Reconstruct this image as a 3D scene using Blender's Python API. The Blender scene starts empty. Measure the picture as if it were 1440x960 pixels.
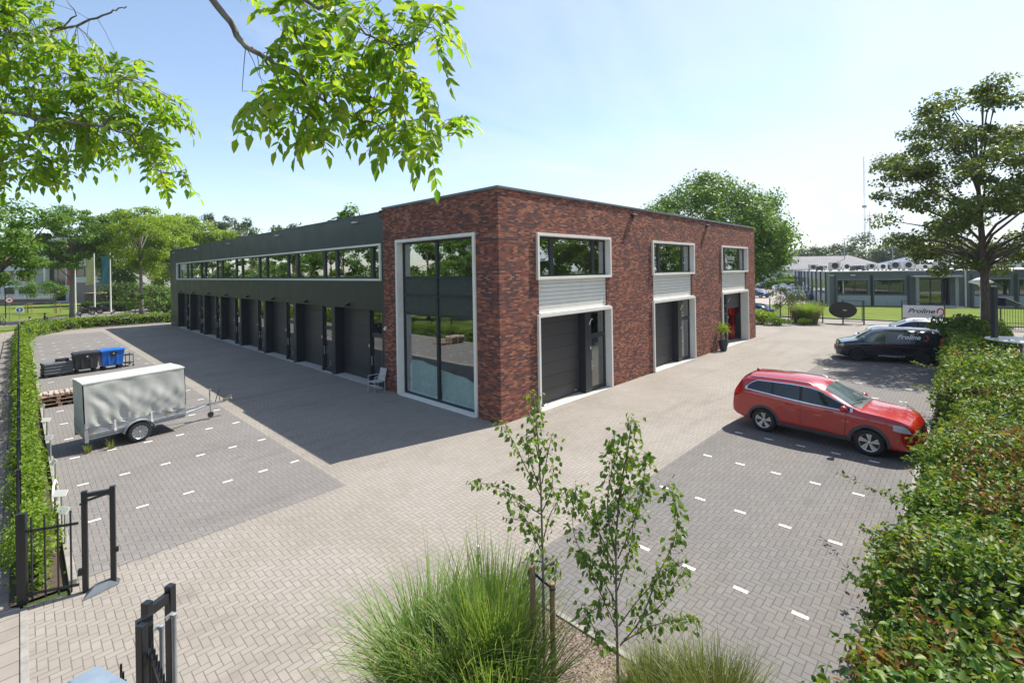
import bpy, math, random, bmesh
import numpy as np
from mathutils import Vector, Matrix
R = math.radians
random.seed(7)
rng = np.random.default_rng(11)
S = bpy.context.scene
COL = S.collection

# ------------------------------------------------------------------ camera, sky, sun, exposure
F_PX, CY_PX, ROLL, YAW = 668.6, 380.5, R(.932), R(43.924)
CAM = np.array([-10.819, -11.008, 5.0])
DR = np.array([math.sin(YAW), math.cos(YAW)]); DL = np.array([-math.cos(YAW), math.sin(YAW)])
cam_d = bpy.data.cameras.new('camera'); cam = bpy.data.objects.new('camera', cam_d); COL.objects.link(cam)
cam_d.sensor_width = 36; cam_d.lens = F_PX / 1440 * 36
cam_d.shift_y = -(480 - CY_PX) / 1440
cam_d.clip_start = .05; cam_d.clip_end = 4000
cam.location = CAM
f_w = Vector((DR[1], DL[1], 0)); r_w = Vector((DR[0], DL[0], 0)); u_w = Vector((0, 0, 1))
r2 = r_w * math.cos(ROLL) + u_w * -math.sin(ROLL) * 1.0
u2 = u_w * math.cos(ROLL) + r_w * math.sin(ROLL) * 1.0
cam.matrix_world = Matrix(((r2.x, u2.x, -f_w.x, CAM[0]), (r2.y, u2.y, -f_w.y, CAM[1]), (r2.z, u2.z, -f_w.z, CAM[2]), (0, 0, 0, 1)))
S.camera = cam

SUN = Vector((5.18, -1.16, 7.776)).normalized()
wd = bpy.data.worlds.new('World'); S.world = wd; wd.use_nodes = True
def world():
    nt = wd.node_tree; nt.nodes.clear(); N = nt.nodes.new; L = nt.links.new
    sky = N('ShaderNodeTexSky'); sky.sky_type = 'NISHITA'; sky.sun_disc = False
    sky.sun_elevation = math.asin(SUN.z); sky.sun_rotation = math.atan2(SUN.x, SUN.y)
    sky.air_density = 1.0; sky.dust_density = .5; sky.ozone_density = 1.0; sky.altitude = 0
    tc = N('ShaderNodeTexCoord'); sp = N('ShaderNodeSeparateXYZ'); L(tc.outputs['Generated'], sp.inputs[0])
    def m(op, a, b=None, c=None):
        n = N('ShaderNodeMath'); n.operation = op
        for i, v in enumerate((a, b, c)):
            if v is None: continue
            if isinstance(v, (int, float)): n.inputs[i].default_value = v
            else: L(v, n.inputs[i])
        return n.outputs[0]
    zc = m('ADD', m('MAXIMUM', sp.outputs[2], 0.0), .12)
    cb = N('ShaderNodeCombineXYZ'); L(m('DIVIDE', sp.outputs[0], zc), cb.inputs[0]); L(m('DIVIDE', sp.outputs[1], zc), cb.inputs[1])
    mp = N('ShaderNodeMapping'); mp.inputs['Rotation'].default_value = (0, 0, R(25)); mp.inputs['Scale'].default_value = (.55, 1.0, 1); L(cb.outputs[0], mp.inputs[0])
    n1 = N('ShaderNodeTexNoise'); n1.inputs['Scale'].default_value = 1.25; n1.inputs['Detail'].default_value = 9; n1.inputs['Roughness'].default_value = .58; n1.inputs['Distortion'].default_value = .5
    L(mp.outputs[0], n1.inputs['Vector'])
    # the veil of thin cloud lies towards +x (the right of the photograph)
    side = m('MULTIPLY_ADD', m('SUBTRACT', sp.outputs[0], sp.outputs[1]), .6, .50)
    side = m('MINIMUM', m('MAXIMUM', side, 0.0), 1.0)
    thr = m('MULTIPLY_ADD', side, .34, m('SUBTRACT', n1.outputs['Fac'], .60))
    cl = m('MINIMUM', m('MAXIMUM', m('MULTIPLY', thr, 3.4), 0.0), 1.0)
    low = m('SUBTRACT', 1.0, m('MINIMUM', m('MULTIPLY', m('MAXIMUM', sp.outputs[2], 0.0), 1.15), .45))
    cl = m('MULTIPLY_ADD', m('MULTIPLY', cl, low), 1.0, .05)
    mx = N('ShaderNodeMix'); mx.data_type = 'RGBA'; L(cl, mx.inputs['Factor'])
    L(sky.outputs[0], mx.inputs['A']); mx.inputs['B'].default_value = SKY_CLOUD
    bg = N('ShaderNodeBackground'); bg.inputs['Strength'].default_value = SKY_STRENGTH; L(mx.outputs['Result'], bg.inputs[0])
    out = N('ShaderNodeOutputWorld'); L(bg.outputs[0], out.inputs[0])
SKY_CLOUD = (4.15, 4.5, 4.9, 1); SKY_STRENGTH = .122
world()
sl = bpy.data.lights.new('sun', 'SUN'); sl.energy = 4.6; sl.angle = R(.5); sl.color = (1, .95, .87)
so = bpy.data.objects.new('sun', sl); COL.objects.link(so); so.location = (20, -10, 40)
so.rotation_euler = (-SUN).to_track_quat('-Z', 'Y').to_euler()
S.view_settings.view_transform = 'Standard'; S.view_settings.look = 'None'; S.view_settings.exposure = .88; S.view_settings.gamma = 1
S.render.engine = 'CYCLES'
S.cycles.max_bounces = 7; S.cycles.diffuse_bounces = 3; S.cycles.glossy_bounces = 4; S.cycles.transmission_bounces = 4; S.cycles.transparent_max_bounces = 12
S.cycles.sample_clamp_indirect = 6

# ------------------------------------------------------------------ measuring helpers
def ray(x, y):
    xr = x - 720; yr = y - CY_PX
    a = xr * math.cos(ROLL) - yr * math.sin(ROLL); b = xr * math.sin(ROLL) + yr * math.cos(ROLL)
    c = np.array([a / F_PX, 1.0]); return np.array([c @ DR, c @ DL, -b / F_PX])
def G(x, y, z=0.):
    d = ray(x, y); return CAM + d * ((z - CAM[2]) / d[2])
def D(x, y, dist):       # point at camera depth dist
    return CAM + ray(x, y) * dist

# ------------------------------------------------------------------ materials
MATS = {}
class NT:
    def __init__(s, name):
        s.mt = bpy.data.materials.new(name); s.mt.use_nodes = True; s.t = s.mt.node_tree
        s.b = s.t.nodes['Principled BSDF']; s.o = s.t.nodes['Material Output']
    def n(s, ty, **k):
        x = s.t.nodes.new('ShaderNode' + ty)
        for a, v in k.items(): setattr(x, a, v)
        return x
    def l(s, a, b): s.t.links.new(a, b)
    def put(s, sock, v):
        if isinstance(v, (int, float, tuple, list)): sock.default_value = v
        else: s.l(v, sock)
    def m(s, op, a, b=None, c=None):
        x = s.n('Math', operation=op)
        for i, v in enumerate((a, b, c)):
            if v is not None: s.put(x.inputs[i], v)
        return x.outputs[0]
    def noise(s, vec, scale, detail=4, rough=.55, dist=0):
        x = s.n('TexNoise'); x.inputs['Scale'].default_value = scale; x.inputs['Detail'].default_value = detail
        x.inputs['Roughness'].default_value = rough; x.inputs['Distortion'].default_value = dist
        if vec is not None: s.l(vec, x.inputs['Vector'])
        return x.outputs['Fac']
    def obj(s): return s.n('TexCoord').outputs['Object']
    def pos(s): return s.n('NewGeometry').outputs['Position']
    def ramp(s, fac, stops, interp='LINEAR'):
        x = s.n('ValToRGB'); x.color_ramp.interpolation = interp
        e = x.color_ramp.elements
        while len(e) > 1: e.remove(e[-1])
        e[0].position = stops[0][0]; e[0].color = (*stops[0][1], 1)
        for p, c in stops[1:]:
            k = e.new(p); k.color = (*c, 1)
        s.l(fac, x.inputs[0]); return x.outputs[0]
    def mix(s, fac, a, b, blend='MIX'):
        x = s.n('Mix', data_type='RGBA', blend_type=blend); s.put(x.inputs['Factor'], fac)
        for k, v in (('A', a), ('B', b)):
            if isinstance(v, tuple) and len(v) == 3: v = (*v, 1)
            s.put(x.inputs[k], v)
        return x.outputs['Result']
    def rng(s, v, a, b, c, d, clamp=True):
        x = s.n('MapRange', clamp=clamp); s.put(x.inputs[0], v)
        for i, k in enumerate((a, b, c, d)): x.inputs[i + 1].default_value = k
        return x.outputs[0]
    def bump(s, h, strength=.3, dist=.01):
        x = s.n('Bump'); x.inputs['Strength'].default_value = strength; x.inputs['Distance'].default_value = dist
        s.l(h, x.inputs['Height']); s.l(x.outputs[0], s.b.inputs['Normal'])
    def xyz(s, vec):
        x = s.n('SeparateXYZ'); s.l(vec, x.inputs[0]); return x.outputs

def mat(name, col, rough=.6, metal=0., var=.12, scale=6., bump=0., coat=0., spec=.5):
    if name in MATS: return MATS[name]
    t = NT(name); b = t.b
    nz = t.noise(t.obj(), scale, 6, .6)
    f = t.rng(nz, .3, .7, 1 - var, 1 + var)
    v = t.n('VectorMath', operation='SCALE'); v.inputs[0].default_value = col; t.l(f, v.inputs['Scale'])
    t.l(v.outputs[0], b.inputs['Base Color'])
    t.l(t.rng(nz, .3, .7, max(.02, rough * .85), min(1, rough * 1.15)), b.inputs['Roughness'])
    b.inputs['Metallic'].default_value = metal; b.inputs['Coat Weight'].default_value = coat; b.inputs['Coat Roughness'].default_value = .04
    b.inputs['Specular IOR Level'].default_value = spec
    if bump: t.bump(t.noise(t.obj(), scale * 6, 4), bump, .01)
    MATS[name] = t.mt; return t.mt

def paver_mat(name, col, col2, joint, unit=.104, var=.10, stain=(.8, .78, .74), wet=.86):
    t = NT(name); p = t.xyz(t.pos()); X = t.m('DIVIDE', p[0], unit); Y = t.m('DIVIDE', p[1], unit)
    i = t.m('FLOOR', X); j = t.m('FLOOR', Y); fx = t.m('FRACT', X); fy = t.m('FRACT', Y)
    k = t.m('FLOORED_MODULO', t.m('ADD', i, j), 4.0)
    e = [t.m('COMPARE', k, float(q), .1) for q in range(4)]
    big = 9.0
    # distance to each side, ignored on the side shared by a brick's two halves
    dl = t.m('MULTIPLY_ADD', e[1], big, fx); dr = t.m('MULTIPLY_ADD', e[0], big, t.m('SUBTRACT', 1.0, fx))
    db = t.m('MULTIPLY_ADD', e[3], big, fy); dt = t.m('MULTIPLY_ADD', e[2], big, t.m('SUBTRACT', 1.0, fy))
    d = t.m('MINIMUM', t.m('MINIMUM', dl, dr), t.m('MINIMUM', db, dt))
    bi = t.m('SUBTRACT', i, e[1]); bj = t.m('SUBTRACT', j, e[3])
    cb = t.n('CombineXYZ'); t.l(bi, cb.inputs[0]); t.l(bj, cb.inputs[1]); t.l(t.m('ADD', e[0], e[1]), cb.inputs[2])
    wn = t.n('TexWhiteNoise', noise_dimensions='3D'); t.l(cb.outputs[0], wn.inputs['Vector'])
    c = t.mix(t.rng(wn.outputs['Value'], 0, 1, 0, 1), col, col2)
    big_n = t.noise(t.pos(), .35, 6, .62, .3); fine = t.noise(t.pos(), 60, 3, .6); mid = t.noise(t.pos(), 2.2, 6, .65)
    c = t.mix(t.rng(big_n, .38, .68, 0, .75), c, t.mix(1.0, c, stain, 'MULTIPLY'))
    c = t.mix(t.rng(mid, .45, .75, 0, .5), c, t.mix(1.0, c, (.84, .83, .82), 'MULTIPLY'))
    c = t.mix(t.rng(fine, .3, .7, 0, .35), c, t.mix(1.0, c, (.82, .82, .82), 'MULTIPLY'))
    mp = t.n('Mapping'); mp.inputs['Scale'].default_value = (.10, 1.3, 1); mp.inputs['Rotation'].default_value = (0, 0, R(4)); t.l(t.pos(), mp.inputs[0])
    tr = t.noise(mp.outputs[0], 1.0, 4, .6, .6)
    c = t.mix(t.rng(tr, .54, .68, 0, .5), c, t.mix(1.0, c, (.74, .73, .73), 'MULTIPLY'))
    spot = t.noise(t.pos(), 1.25, 2, .4, .2)
    c = t.mix(t.rng(spot, .70, .78, 0, .4), c, t.mix(1.0, c, (.55, .54, .53), 'MULTIPLY'))
    moss = t.noise(t.pos(), .55, 6, .7); joint = t.mix(t.rng(moss, .52, .66, 0, .8), joint, tuple(a * b for a, b in zip(joint, (.75, 1.05, .55))))
    jm = t.rng(d, .03, .085, 1, 0)
    c = t.mix(t.m('MULTIPLY', jm, t.rng(mid, .3, .7, .95, .5)), c, joint)
    t.l(c, t.b.inputs['Base Color']); t.b.inputs['Roughness'].default_value = .85
    t.b.inputs['Specular IOR Level'].default_value = .3
    t.bump(t.m('ADD', t.m('MULTIPLY', jm, -1.0), t.m('ADD', t.m('MULTIPLY', fine, .35), t.m('MULTIPLY', wn.outputs['Value'], .4))), .5, .006)
    MATS[name] = t.mt; return t.mt

def brick_mat(name, axis):
    t = NT(name); p = t.xyz(t.pos()); z = p[2]; u0 = p[axis]
    row = t.m('FLOOR', t.m('DIVIDE', z, .0625)); fz = t.m('FRACT', t.m('DIVIDE', z, .0625))
    rn = t.n('TexWhiteNoise', noise_dimensions='1D'); t.l(row, rn.inputs['W'])
    u = t.m('ADD', t.m('DIVIDE', u0, .195), t.m('ADD', t.m('MULTIPLY', row, .5), t.m('MULTIPLY', rn.outputs['Value'], .5)))
    col = t.m('FLOOR', u); fu = t.m('FRACT', u)
    cb = t.n('CombineXYZ'); t.l(col, cb.inputs[0]); t.l(row, cb.inputs[1])
    wn = t.n('TexWhiteNoise', noise_dimensions='2D'); t.l(cb.outputs[0], wn.inputs['Vector'])
    w2 = t.n('TexWhiteNoise', noise_dimensions='3D'); cb2 = t.n('CombineXYZ'); t.l(col, cb2.inputs[0]); t.l(row, cb2.inputs[1]); cb2.inputs[2].default_value = 5.3; t.l(cb2.outputs[0], w2.inputs['Vector'])
    patch = t.noise(t.pos(), 1.1, 3, .5)
    v = t.m('ADD', wn.outputs['Value'], t.rng(patch, .35, .65, -.11, .11))
    c = t.ramp(v, [(0, (.09, .058, .06)), (.16, (.125, .06, .055)), (.30, (.185, .066, .05)), (.52, (.27, .086, .055)), (.76, (.36, .122, .07)), (.95, (.46, .20, .12))], 'LINEAR')
    c = t.mix(t.rng(w2.outputs['Value'], 0, 1, 0, .35), c, t.mix(1.0, c, (.6, .62, .7), 'MULTIPLY'))
    fine = t.noise(t.pos(), 45, 4, .6)
    c = t.mix(t.rng(fine, .35, .7, 0, .5), c, t.mix(1.0, c, (.62, .6, .6), 'MULTIPLY'))
    du = t.m('MULTIPLY', t.m('MINIMUM', fu, t.m('SUBTRACT', 1.0, fu)), .21); dz = t.m('MULTIPLY', t.m('MINIMUM', fz, t.m('SUBTRACT', 1.0, fz)), .0625)
    jm = t.rng(t.m('MINIMUM', du, dz), .003, .008, 1, 0)
    c = t.mix(jm, c, (.15, .125, .115))
    t.l(c, t.b.inputs['Base Color']); t.b.inputs['Roughness'].default_value = .88; t.b.inputs['Specular IOR Level'].default_value = .25
    t.bump(t.m('ADD', t.m('MULTIPLY', jm, -1.2), t.m('ADD', t.m('MULTIPLY', wn.outputs['Value'], .9), t.m('MULTIPLY', fine, .4))), .9, .009)
    MATS[name] = t.mt; return t.mt

def leaf_mat(name, cols, trans=.35, rough=.5, gloss=.35, spots=None):
    t = NT(name); g = t.n('NewGeometry'); r = g.outputs['Random Per Island']
    stops = [(i / max(1, len(cols) - 1), c) for i, c in enumerate(cols)]
    c = t.ramp(r, stops)
    big = t.noise(t.pos(), .8, 3, .5)
    c = t.mix(t.rng(big, .35, .65, 0, .5), c, t.mix(1.0, c, (.72, .8, .6), 'MULTIPLY'))
    if spots:
        sp = t.noise(t.pos(), spots[1], 3, .55)
        c = t.mix(t.m('MULTIPLY', t.rng(sp, spots[2], spots[2] + .06, 0, 1), t.rng(t.m('FRACT', t.m('MULTIPLY', r, 7.3)), .3, .5, 0, 1)), c, spots[0])
    t.l(c, t.b.inputs['Base Color']); t.b.inputs['Roughness'].default_value = rough; t.b.inputs['Specular IOR Level'].default_value = gloss
    tr = t.n('BsdfTranslucent'); t.l(t.mix(1.0, c, (1.5, 1.35, .55), 'MULTIPLY'), tr.inputs[0])
    mx = t.n('MixShader'); mx.inputs[0].default_value = trans; t.l(t.b.outputs[0], mx.inputs[1]); t.l(tr.outputs[0], mx.inputs[2]); t.l(mx.outputs[0], t.o.inputs[0])
    MATS[name] = t.mt; return t.mt

def glass_mat(name, tint=(.75, .8, .8), refl=.3, rough=.0, wav=.0):
    t = NT(name); t.t.nodes.remove(t.b)
    gl = t.n('BsdfGlossy'); gl.inputs['Color'].default_value = (.95, .97, 1, 1); gl.inputs['Roughness'].default_value = rough
    tp = t.n('BsdfTransparent'); tp.inputs[0].default_value = (*tint, 1)
    if wav:
        bp = t.n('Bump'); bp.inputs['Strength'].default_value = wav; bp.inputs['Distance'].default_value = .02
        t.l(t.noise(t.pos(), 1.3, 2), bp.inputs['Height']); t.l(bp.outputs[0], gl.inputs['Normal'])
    fr = t.n('LayerWeight'); fr.inputs[0].default_value = .5
    mx = t.n('MixShader'); t.l(t.m('MINIMUM', t.m('MULTIPLY_ADD', t.m('POWER', fr.outputs['Facing'], 4.0), .9, refl), 1.0), mx.inputs[0]); t.l(tp.outputs[0], mx.inputs[1]); t.l(gl.outputs[0], mx.inputs[2]); t.l(mx.outputs[0], t.o.inputs[0])
    MATS[name] = t.mt; return t.mt

def bark_mat(name, a, b):
    t = NT(name); mp = t.n('Mapping'); mp.inputs['Scale'].default_value = (9, 9, 2.2); t.l(t.obj(), mp.inputs[0])
    n = t.noise(mp.outputs[0], 1.6, 8, .65); t.l(t.mix(t.rng(n, .3, .7, 0, 1), a, b), t.b.inputs['Base Color']); t.b.inputs['Roughness'].default_value = .9; t.bump(n, .6, .02)
    MATS[name] = t.mt; return t.mt

# ------------------------------------------------------------------ mesh building
def link(o, parent=None):
    COL.objects.link(o)
    if parent is not None: o.parent = parent
    return o
def tag(o, label=None, cat=None, group=None, kind=None):
    if label: o['label'] = label
    if cat: o['category'] = cat
    if group: o['group'] = group
    if kind: o['kind'] = kind
    return o
def empty(name, loc, rz=0, label=None, cat=None, group=None):
    o = bpy.data.objects.new(name, None); link(o); o.location = loc; o.rotation_euler = (0, 0, rz); o.empty_display_size = .2
    return tag(o, label, cat, group)
def copy_tree(o, parent=None, remap=None):
    c = o.copy(); COL.objects.link(c); c.parent = parent
    for ch in [k for k in bpy.data.objects if k.parent == o]: copy_tree(ch, c)
    return c
def swap_material(root, old, new):
    for k in [root] + list(root.children_recursive):
        if k.type == 'MESH' and any(s.material == old for s in k.material_slots):
            k.data = k.data.copy()
            for i, mm in enumerate(k.data.materials):
                if mm == old: k.data.materials[i] = new

class MB:
    def __init__(s): s.v = []; s.f = []; s.mi = []; s.cur = 0
    def add(s, vs, fs):
        o = len(s.v); s.v += [tuple(map(float, q)) for q in vs]; s.f += [tuple(i + o for i in q) for q in fs]; s.mi += [s.cur] * len(fs); return s
    def box(s, x0, x1, y0, y1, z0, z1):
        return s.add([(x0, y0, z0), (x1, y0, z0), (x1, y1, z0), (x0, y1, z0), (x0, y0, z1), (x1, y0, z1), (x1, y1, z1), (x0, y1, z1)],
                     [(0, 3, 2, 1), (4, 5, 6, 7), (0, 1, 5, 4), (1, 2, 6, 5), (2, 3, 7, 6), (3, 0, 4, 7)])
    def bx(s, cx, cy, cz, sx, sy, sz, rz=0., ry=0., rx=0.):
        M = Matrix.Translation((cx, cy, cz)) @ Matrix.Rotation(rz, 4, 'Z') @ Matrix.Rotation(ry, 4, 'Y') @ Matrix.Rotation(rx, 4, 'X')
        vs = [M @ Vector((a * sx / 2, b * sy / 2, c * sz / 2)) for c in (-1, 1) for a, b in ((-1, -1), (1, -1), (1, 1), (-1, 1))]
        return s.add(vs, [(0, 3, 2, 1), (4, 5, 6, 7), (0, 1, 5, 4), (1, 2, 6, 5), (2, 3, 7, 6), (3, 0, 4, 7)])
    def prism(s, poly, a, b, axis='z'):     # poly 2d extruded along axis from a to b
        n = len(poly)
        def P(p, t): return (p[0], p[1], t) if axis == 'z' else ((p[0], t, p[1]) if axis == 'y' else (t, p[0], p[1]))
        return s.add([P(p, a) for p in poly] + [P(p, b) for p in poly], [tuple(range(n))[::-1], tuple(range(n, 2 * n))] + [(i, (i + 1) % n, n + (i + 1) % n, n + i) for i in range(n)])
    def tube(s, pts, r, n=8, cap=True):
        pts = [Vector(p) for p in pts]; k = len(pts)
        rr = [r] * k if isinstance(r, (int, float)) else list(r)
        vs = []; up = Vector((0, 0, 1)); prev = None
        for i, p in enumerate(pts):
            d = (pts[min(i + 1, k - 1)] - pts[max(i - 1, 0)]).normalized()
            a = prev if prev is not None else (Vector((1, 0, 0)) if abs(d.z) > .9 else up)
            x = (a - d * a.dot(d)).normalized(); y = d.cross(x); prev = x
            for j in range(n):
                t = 2 * math.pi * j / n; vs.append(p + (x * math.cos(t) + y * math.sin(t)) * rr[i])
        fs = [(i * n + j, i * n + (j + 1) % n, (i + 1) * n + (j + 1) % n, (i + 1) * n + j) for i in range(k - 1) for j in range(n)]
        if cap: fs += [tuple(range(n))[::-1], tuple((k - 1) * n + j for j in range(n))]
        return s.add(vs, fs)
    def lathe(s, prof, c=(0, 0, 0), n=24, axis='z', cap=True):  # prof [(r,h)]
        vs = []
        for r, h in prof:
            for j in range(n):
                t = 2 * math.pi * j / n; a, b = r * math.cos(t), r * math.sin(t)
                q = (a, b, h) if axis == 'z' else ((a, h, b) if axis == 'y' else (h, a, b))
                vs.append((q[0] + c[0], q[1] + c[1], q[2] + c[2]))
        k = len(prof); fs = [(i * n + j, i * n + (j + 1) % n, (i + 1) * n + (j + 1) % n, (i + 1) * n + j) for i in range(k - 1) for j in range(n)]
        if cap: fs += [tuple(range(n))[::-1], tuple((k - 1) * n + j for j in range(n))]
        return s.add(vs, fs)
    def grid(s, fn, nu, nv):
        vs = [fn(i / nu, j / nv) for i in range(nu + 1) for j in range(nv + 1)]
        return s.add(vs, [(i * (nv + 1) + j, (i + 1) * (nv + 1) + j, (i + 1) * (nv + 1) + j + 1, i * (nv + 1) + j + 1) for i in range(nu) for j in range(nv)])
    def build(s, name, m, parent=None, smooth=False, angle=None, bevel=0, recalc=True, **tags):
        me = bpy.data.meshes.new(name); me.from_pydata(s.v, [], s.f)
        for x in (m if isinstance(m, (list, tuple)) else [m]): me.materials.append(x)
        if isinstance(m, (list, tuple)): me.polygons.foreach_set('material_index', s.mi)
        if recalc:
            b = bmesh.new(); b.from_mesh(me); bmesh.ops.recalc_face_normals(b, faces=b.faces); b.to_mesh(me); b.free()
        if smooth:
            me.polygons.foreach_set('use_smooth', [True] * len(me.polygons))
            if angle is not None: me.set_sharp_from_angle(angle=R(angle))
        o = bpy.data.objects.new(name, me); link(o, parent)
        if bevel:
            bv = o.modifiers.new('bevel', 'BEVEL'); bv.width = bevel; bv.segments = 2; bv.limit_method = 'ANGLE'; bv.angle_limit = R(40)
        return tag(o, **tags)

def np_mesh(name, V, Fidx, m, parent=None, smooth=False):
    me = bpy.data.meshes.new(name); V = np.asarray(V, np.float32); Fidx = np.asarray(Fidx, np.int32); k = Fidx.shape[1]
    me.vertices.add(len(V)); me.vertices.foreach_set('co', V.ravel())
    me.loops.add(Fidx.size); me.loops.foreach_set('vertex_index', Fidx.ravel())
    me.polygons.add(len(Fidx)); me.polygons.foreach_set('loop_start', np.arange(0, Fidx.size, k, dtype=np.int32))
    try: me.polygons.foreach_set('loop_total', np.full(len(Fidx), k, np.int32))
    except Exception: pass
    me.update(calc_edges=True); me.materials.append(m)
    if smooth: me.polygons.foreach_set('use_smooth', [True] * len(Fidx))
    o = bpy.data.objects.new(name, me); link(o, parent); return o
def unit(a): return a / np.maximum(np.linalg.norm(a, axis=-1, keepdims=True), 1e-9)
def leaves(C, A, N, L, W, fold=.12, fine=False, curl=0.):
    """leaf blades: base C, axis A, face normal N, length L, width W"""
    A = unit(A); Sd = unit(np.cross(A, N)); N = unit(np.cross(Sd, A)); L = np.asarray(L)[:, None]; W = np.asarray(W)[:, None]; n = len(C)
    if fine:
        tip = C + A * L - N * L * (.10 + curl)
        v = [C, C + A * L * .3 + Sd * W * .5 + N * W * fold, C + A * L * .68 + Sd * W * .34 + N * W * fold * .6 - N * L * curl * .4, tip,
             C + A * L * .68 - Sd * W * .34 + N * W * fold * .6 - N * L * curl * .4, C + A * L * .3 - Sd * W * .5 + N * W * fold]
        V = np.stack(v, 1).reshape(-1, 3); b = np.arange(n)[:, None] * 6
        Fs = np.concatenate([b + [0, 1, 2, 3], b + [0, 3, 4, 5]], 1).reshape(-1, 4)
    else:
        v = [C, C + A * L * .45 + Sd * W * .5 + N * W * fold, C + A * L, C + A * L * .45 - Sd * W * .5 + N * W * fold]
        V = np.stack(v, 1).reshape(-1, 3); b = np.arange(n)[:, None] * 4
        Fs = (b + [0, 1, 2, 3]).reshape(-1, 4)
    return V, Fs
class Acc:
    def __init__(s): s.V = []; s.F = []; s.n = 0
    def add(s, V, Fs): s.V.append(V); s.F.append(Fs + s.n); s.n += len(V)
    def build(s, name, m, parent=None): return np_mesh(name, np.concatenate(s.V), np.concatenate(s.F), m, parent)
def rdir(n, zb=0.):
    d = rng.normal(size=(n, 3)); d[:, 2] += zb; return unit(d)

M = dict(
    light=paver_mat('light_clinker_paving', (.305, .277, .245), (.276, .250, .220), (.105, .09, .072)),
    pleft=paver_mat('grey_brown_clinker_paving', (.215, .202, .192), (.195, .182, .172), (.08, .07, .062), stain=(.86, .85, .84)),
    pright=paver_mat('dark_grey_clinker_paving', (.165, .158, .151), (.145, .139, .133), (.062, .055, .05), stain=(1.18, 1.1, 1.02)),
    brickx=brick_mat('red_brown_brick_front', 0), bricky=brick_mat('red_brown_brick_side', 1),
    white=mat('off_white_coated_frame', (.74, .72, .66), .45, var=.05, scale=2),
    cream=mat('cream_ribbed_cladding', (.70, .69, .64), .5, var=.05, scale=2),
    anth=mat('anthracite_frame', (.022, .026, .032), .38, var=.15, scale=3),
    black=mat('black_coated_steel', (.012, .014, .017), .35, var=.2, scale=8),
    door=mat('dark_grey_sectional_door', (.052, .050, .052), .42, var=.08, scale=3),
    green=mat('dark_green_metal_cladding', (.048, .056, .046), .36, var=.10, scale=1.5),
    coping=mat('grey_metal_coping', (.13, .15, .16), .4, .3, var=.1),
    conc=mat('pale_concrete', (.42, .41, .38), .85, var=.18, scale=9, bump=.2),
    dark=mat('dark_interior', (.03, .03, .03), .9), inwall=mat('interior_plaster', (.22, .22, .21), .8),
    roof=mat('grey_roof_felt', (.22, .22, .22), .9, var=.2), mwhite=mat('white_marking', (.72, .72, .69), .75, var=.12, scale=14),
    steel=mat('galvanised_steel', (.36, .38, .40), .42, .55, var=.22, scale=7), alu=mat('bright_alloy', (.62, .62, .63), .3, .8, var=.08),
    rubber=mat('black_rubber', (.018, .018, .019), .75, var=.25, scale=12), plastic=mat('black_plastic', (.015, .015, .016), .5, var=.2),
    chrome=mat('chrome_trim', (.7, .71, .72), .18, 1., var=.05),
    glass=glass_mat('window_glass', (.80, .85, .83), .30, wav=.02), glassc=glass_mat('corner_window_glass', (.88, .94, .92), .20, wav=.02), glassd=glass_mat('door_glass', (.6, .65, .65), .16),
    bark=bark_mat('brown_bark', (.055, .042, .032), (.16, .125, .095)), barkg=bark_mat('grey_bark', (.08, .072, .06), (.24, .215, .18)), wood=bark_mat('stake_wood', (.16, .10, .05), (.34, .23, .12)),
)
HAZE = True

# ------------------------------------------------------------------ ground, paving, roads
def sheet(name, poly, z, m, kind='structure', label=None, th=None):
    mb = MB()
    if th: mb.prism(poly, z - th, z)
    else: mb.add([(x, y, z) for x, y in poly], [tuple(range(len(poly)))])
    o = mb.build(name, m); tag(o, label, kind=kind); return o
def grass_mat(name, a, b, c):
    t = NT(name); n1 = t.noise(t.pos(), .5, 5, .6); n2 = t.noise(t.pos(), 18, 5, .7)
    col = t.mix(t.rng(n1, .35, .65, 0, 1), a, b); col = t.mix(t.rng(n2, .4, .7, 0, .8), col, c)
    t.l(col, t.b.inputs['Base Color']); t.b.inputs['Roughness'].default_value = .95; t.b.inputs['Specular IOR Level'].default_value = .1; t.bump(n2, .9, .04); MATS[name] = t.mt; return t.mt
M['lawn'] = grass_mat('mown_lawn', (.11, .155, .026), (.165, .21, .036), (.075, .11, .02))
M['earth'] = grass_mat('field_green', (.06, .085, .03), (.09, .11, .045), (.04, .06, .02))
M['kerb'] = mat('weathered_kerb_concrete', (.25, .235, .21), .9, var=.25, scale=5, bump=.2)
M['soil'] = mat('dark_garden_soil', (.07, .05, .035), .95, var=.4, scale=14, bump=.5)
def asphalt_mat(name, a, b):
    t = NT(name); n1 = t.noise(t.pos(), .4, 5, .6); n2 = t.noise(t.pos(), 50, 3, .7)
    c = t.mix(t.rng(n1, .35, .65, 0, 1), a, b); c = t.mix(t.rng(n2, .35, .7, 0, .5), c, t.mix(1., c, (.7, .7, .7), 'MULTIPLY'))
    t.l(c, t.b.inputs['Base Color']); t.b.inputs['Roughness'].default_value = .9; t.bump(n2, .3, .005); MATS[name] = t.mt; return t.mt
M['road'] = asphalt_mat('road_clinker', (.27, .235, .21), (.21, .185, .17)); M['asph'] = asphalt_mat('pale_asphalt', (.36, .31, .28), (.29, .26, .24))
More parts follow.
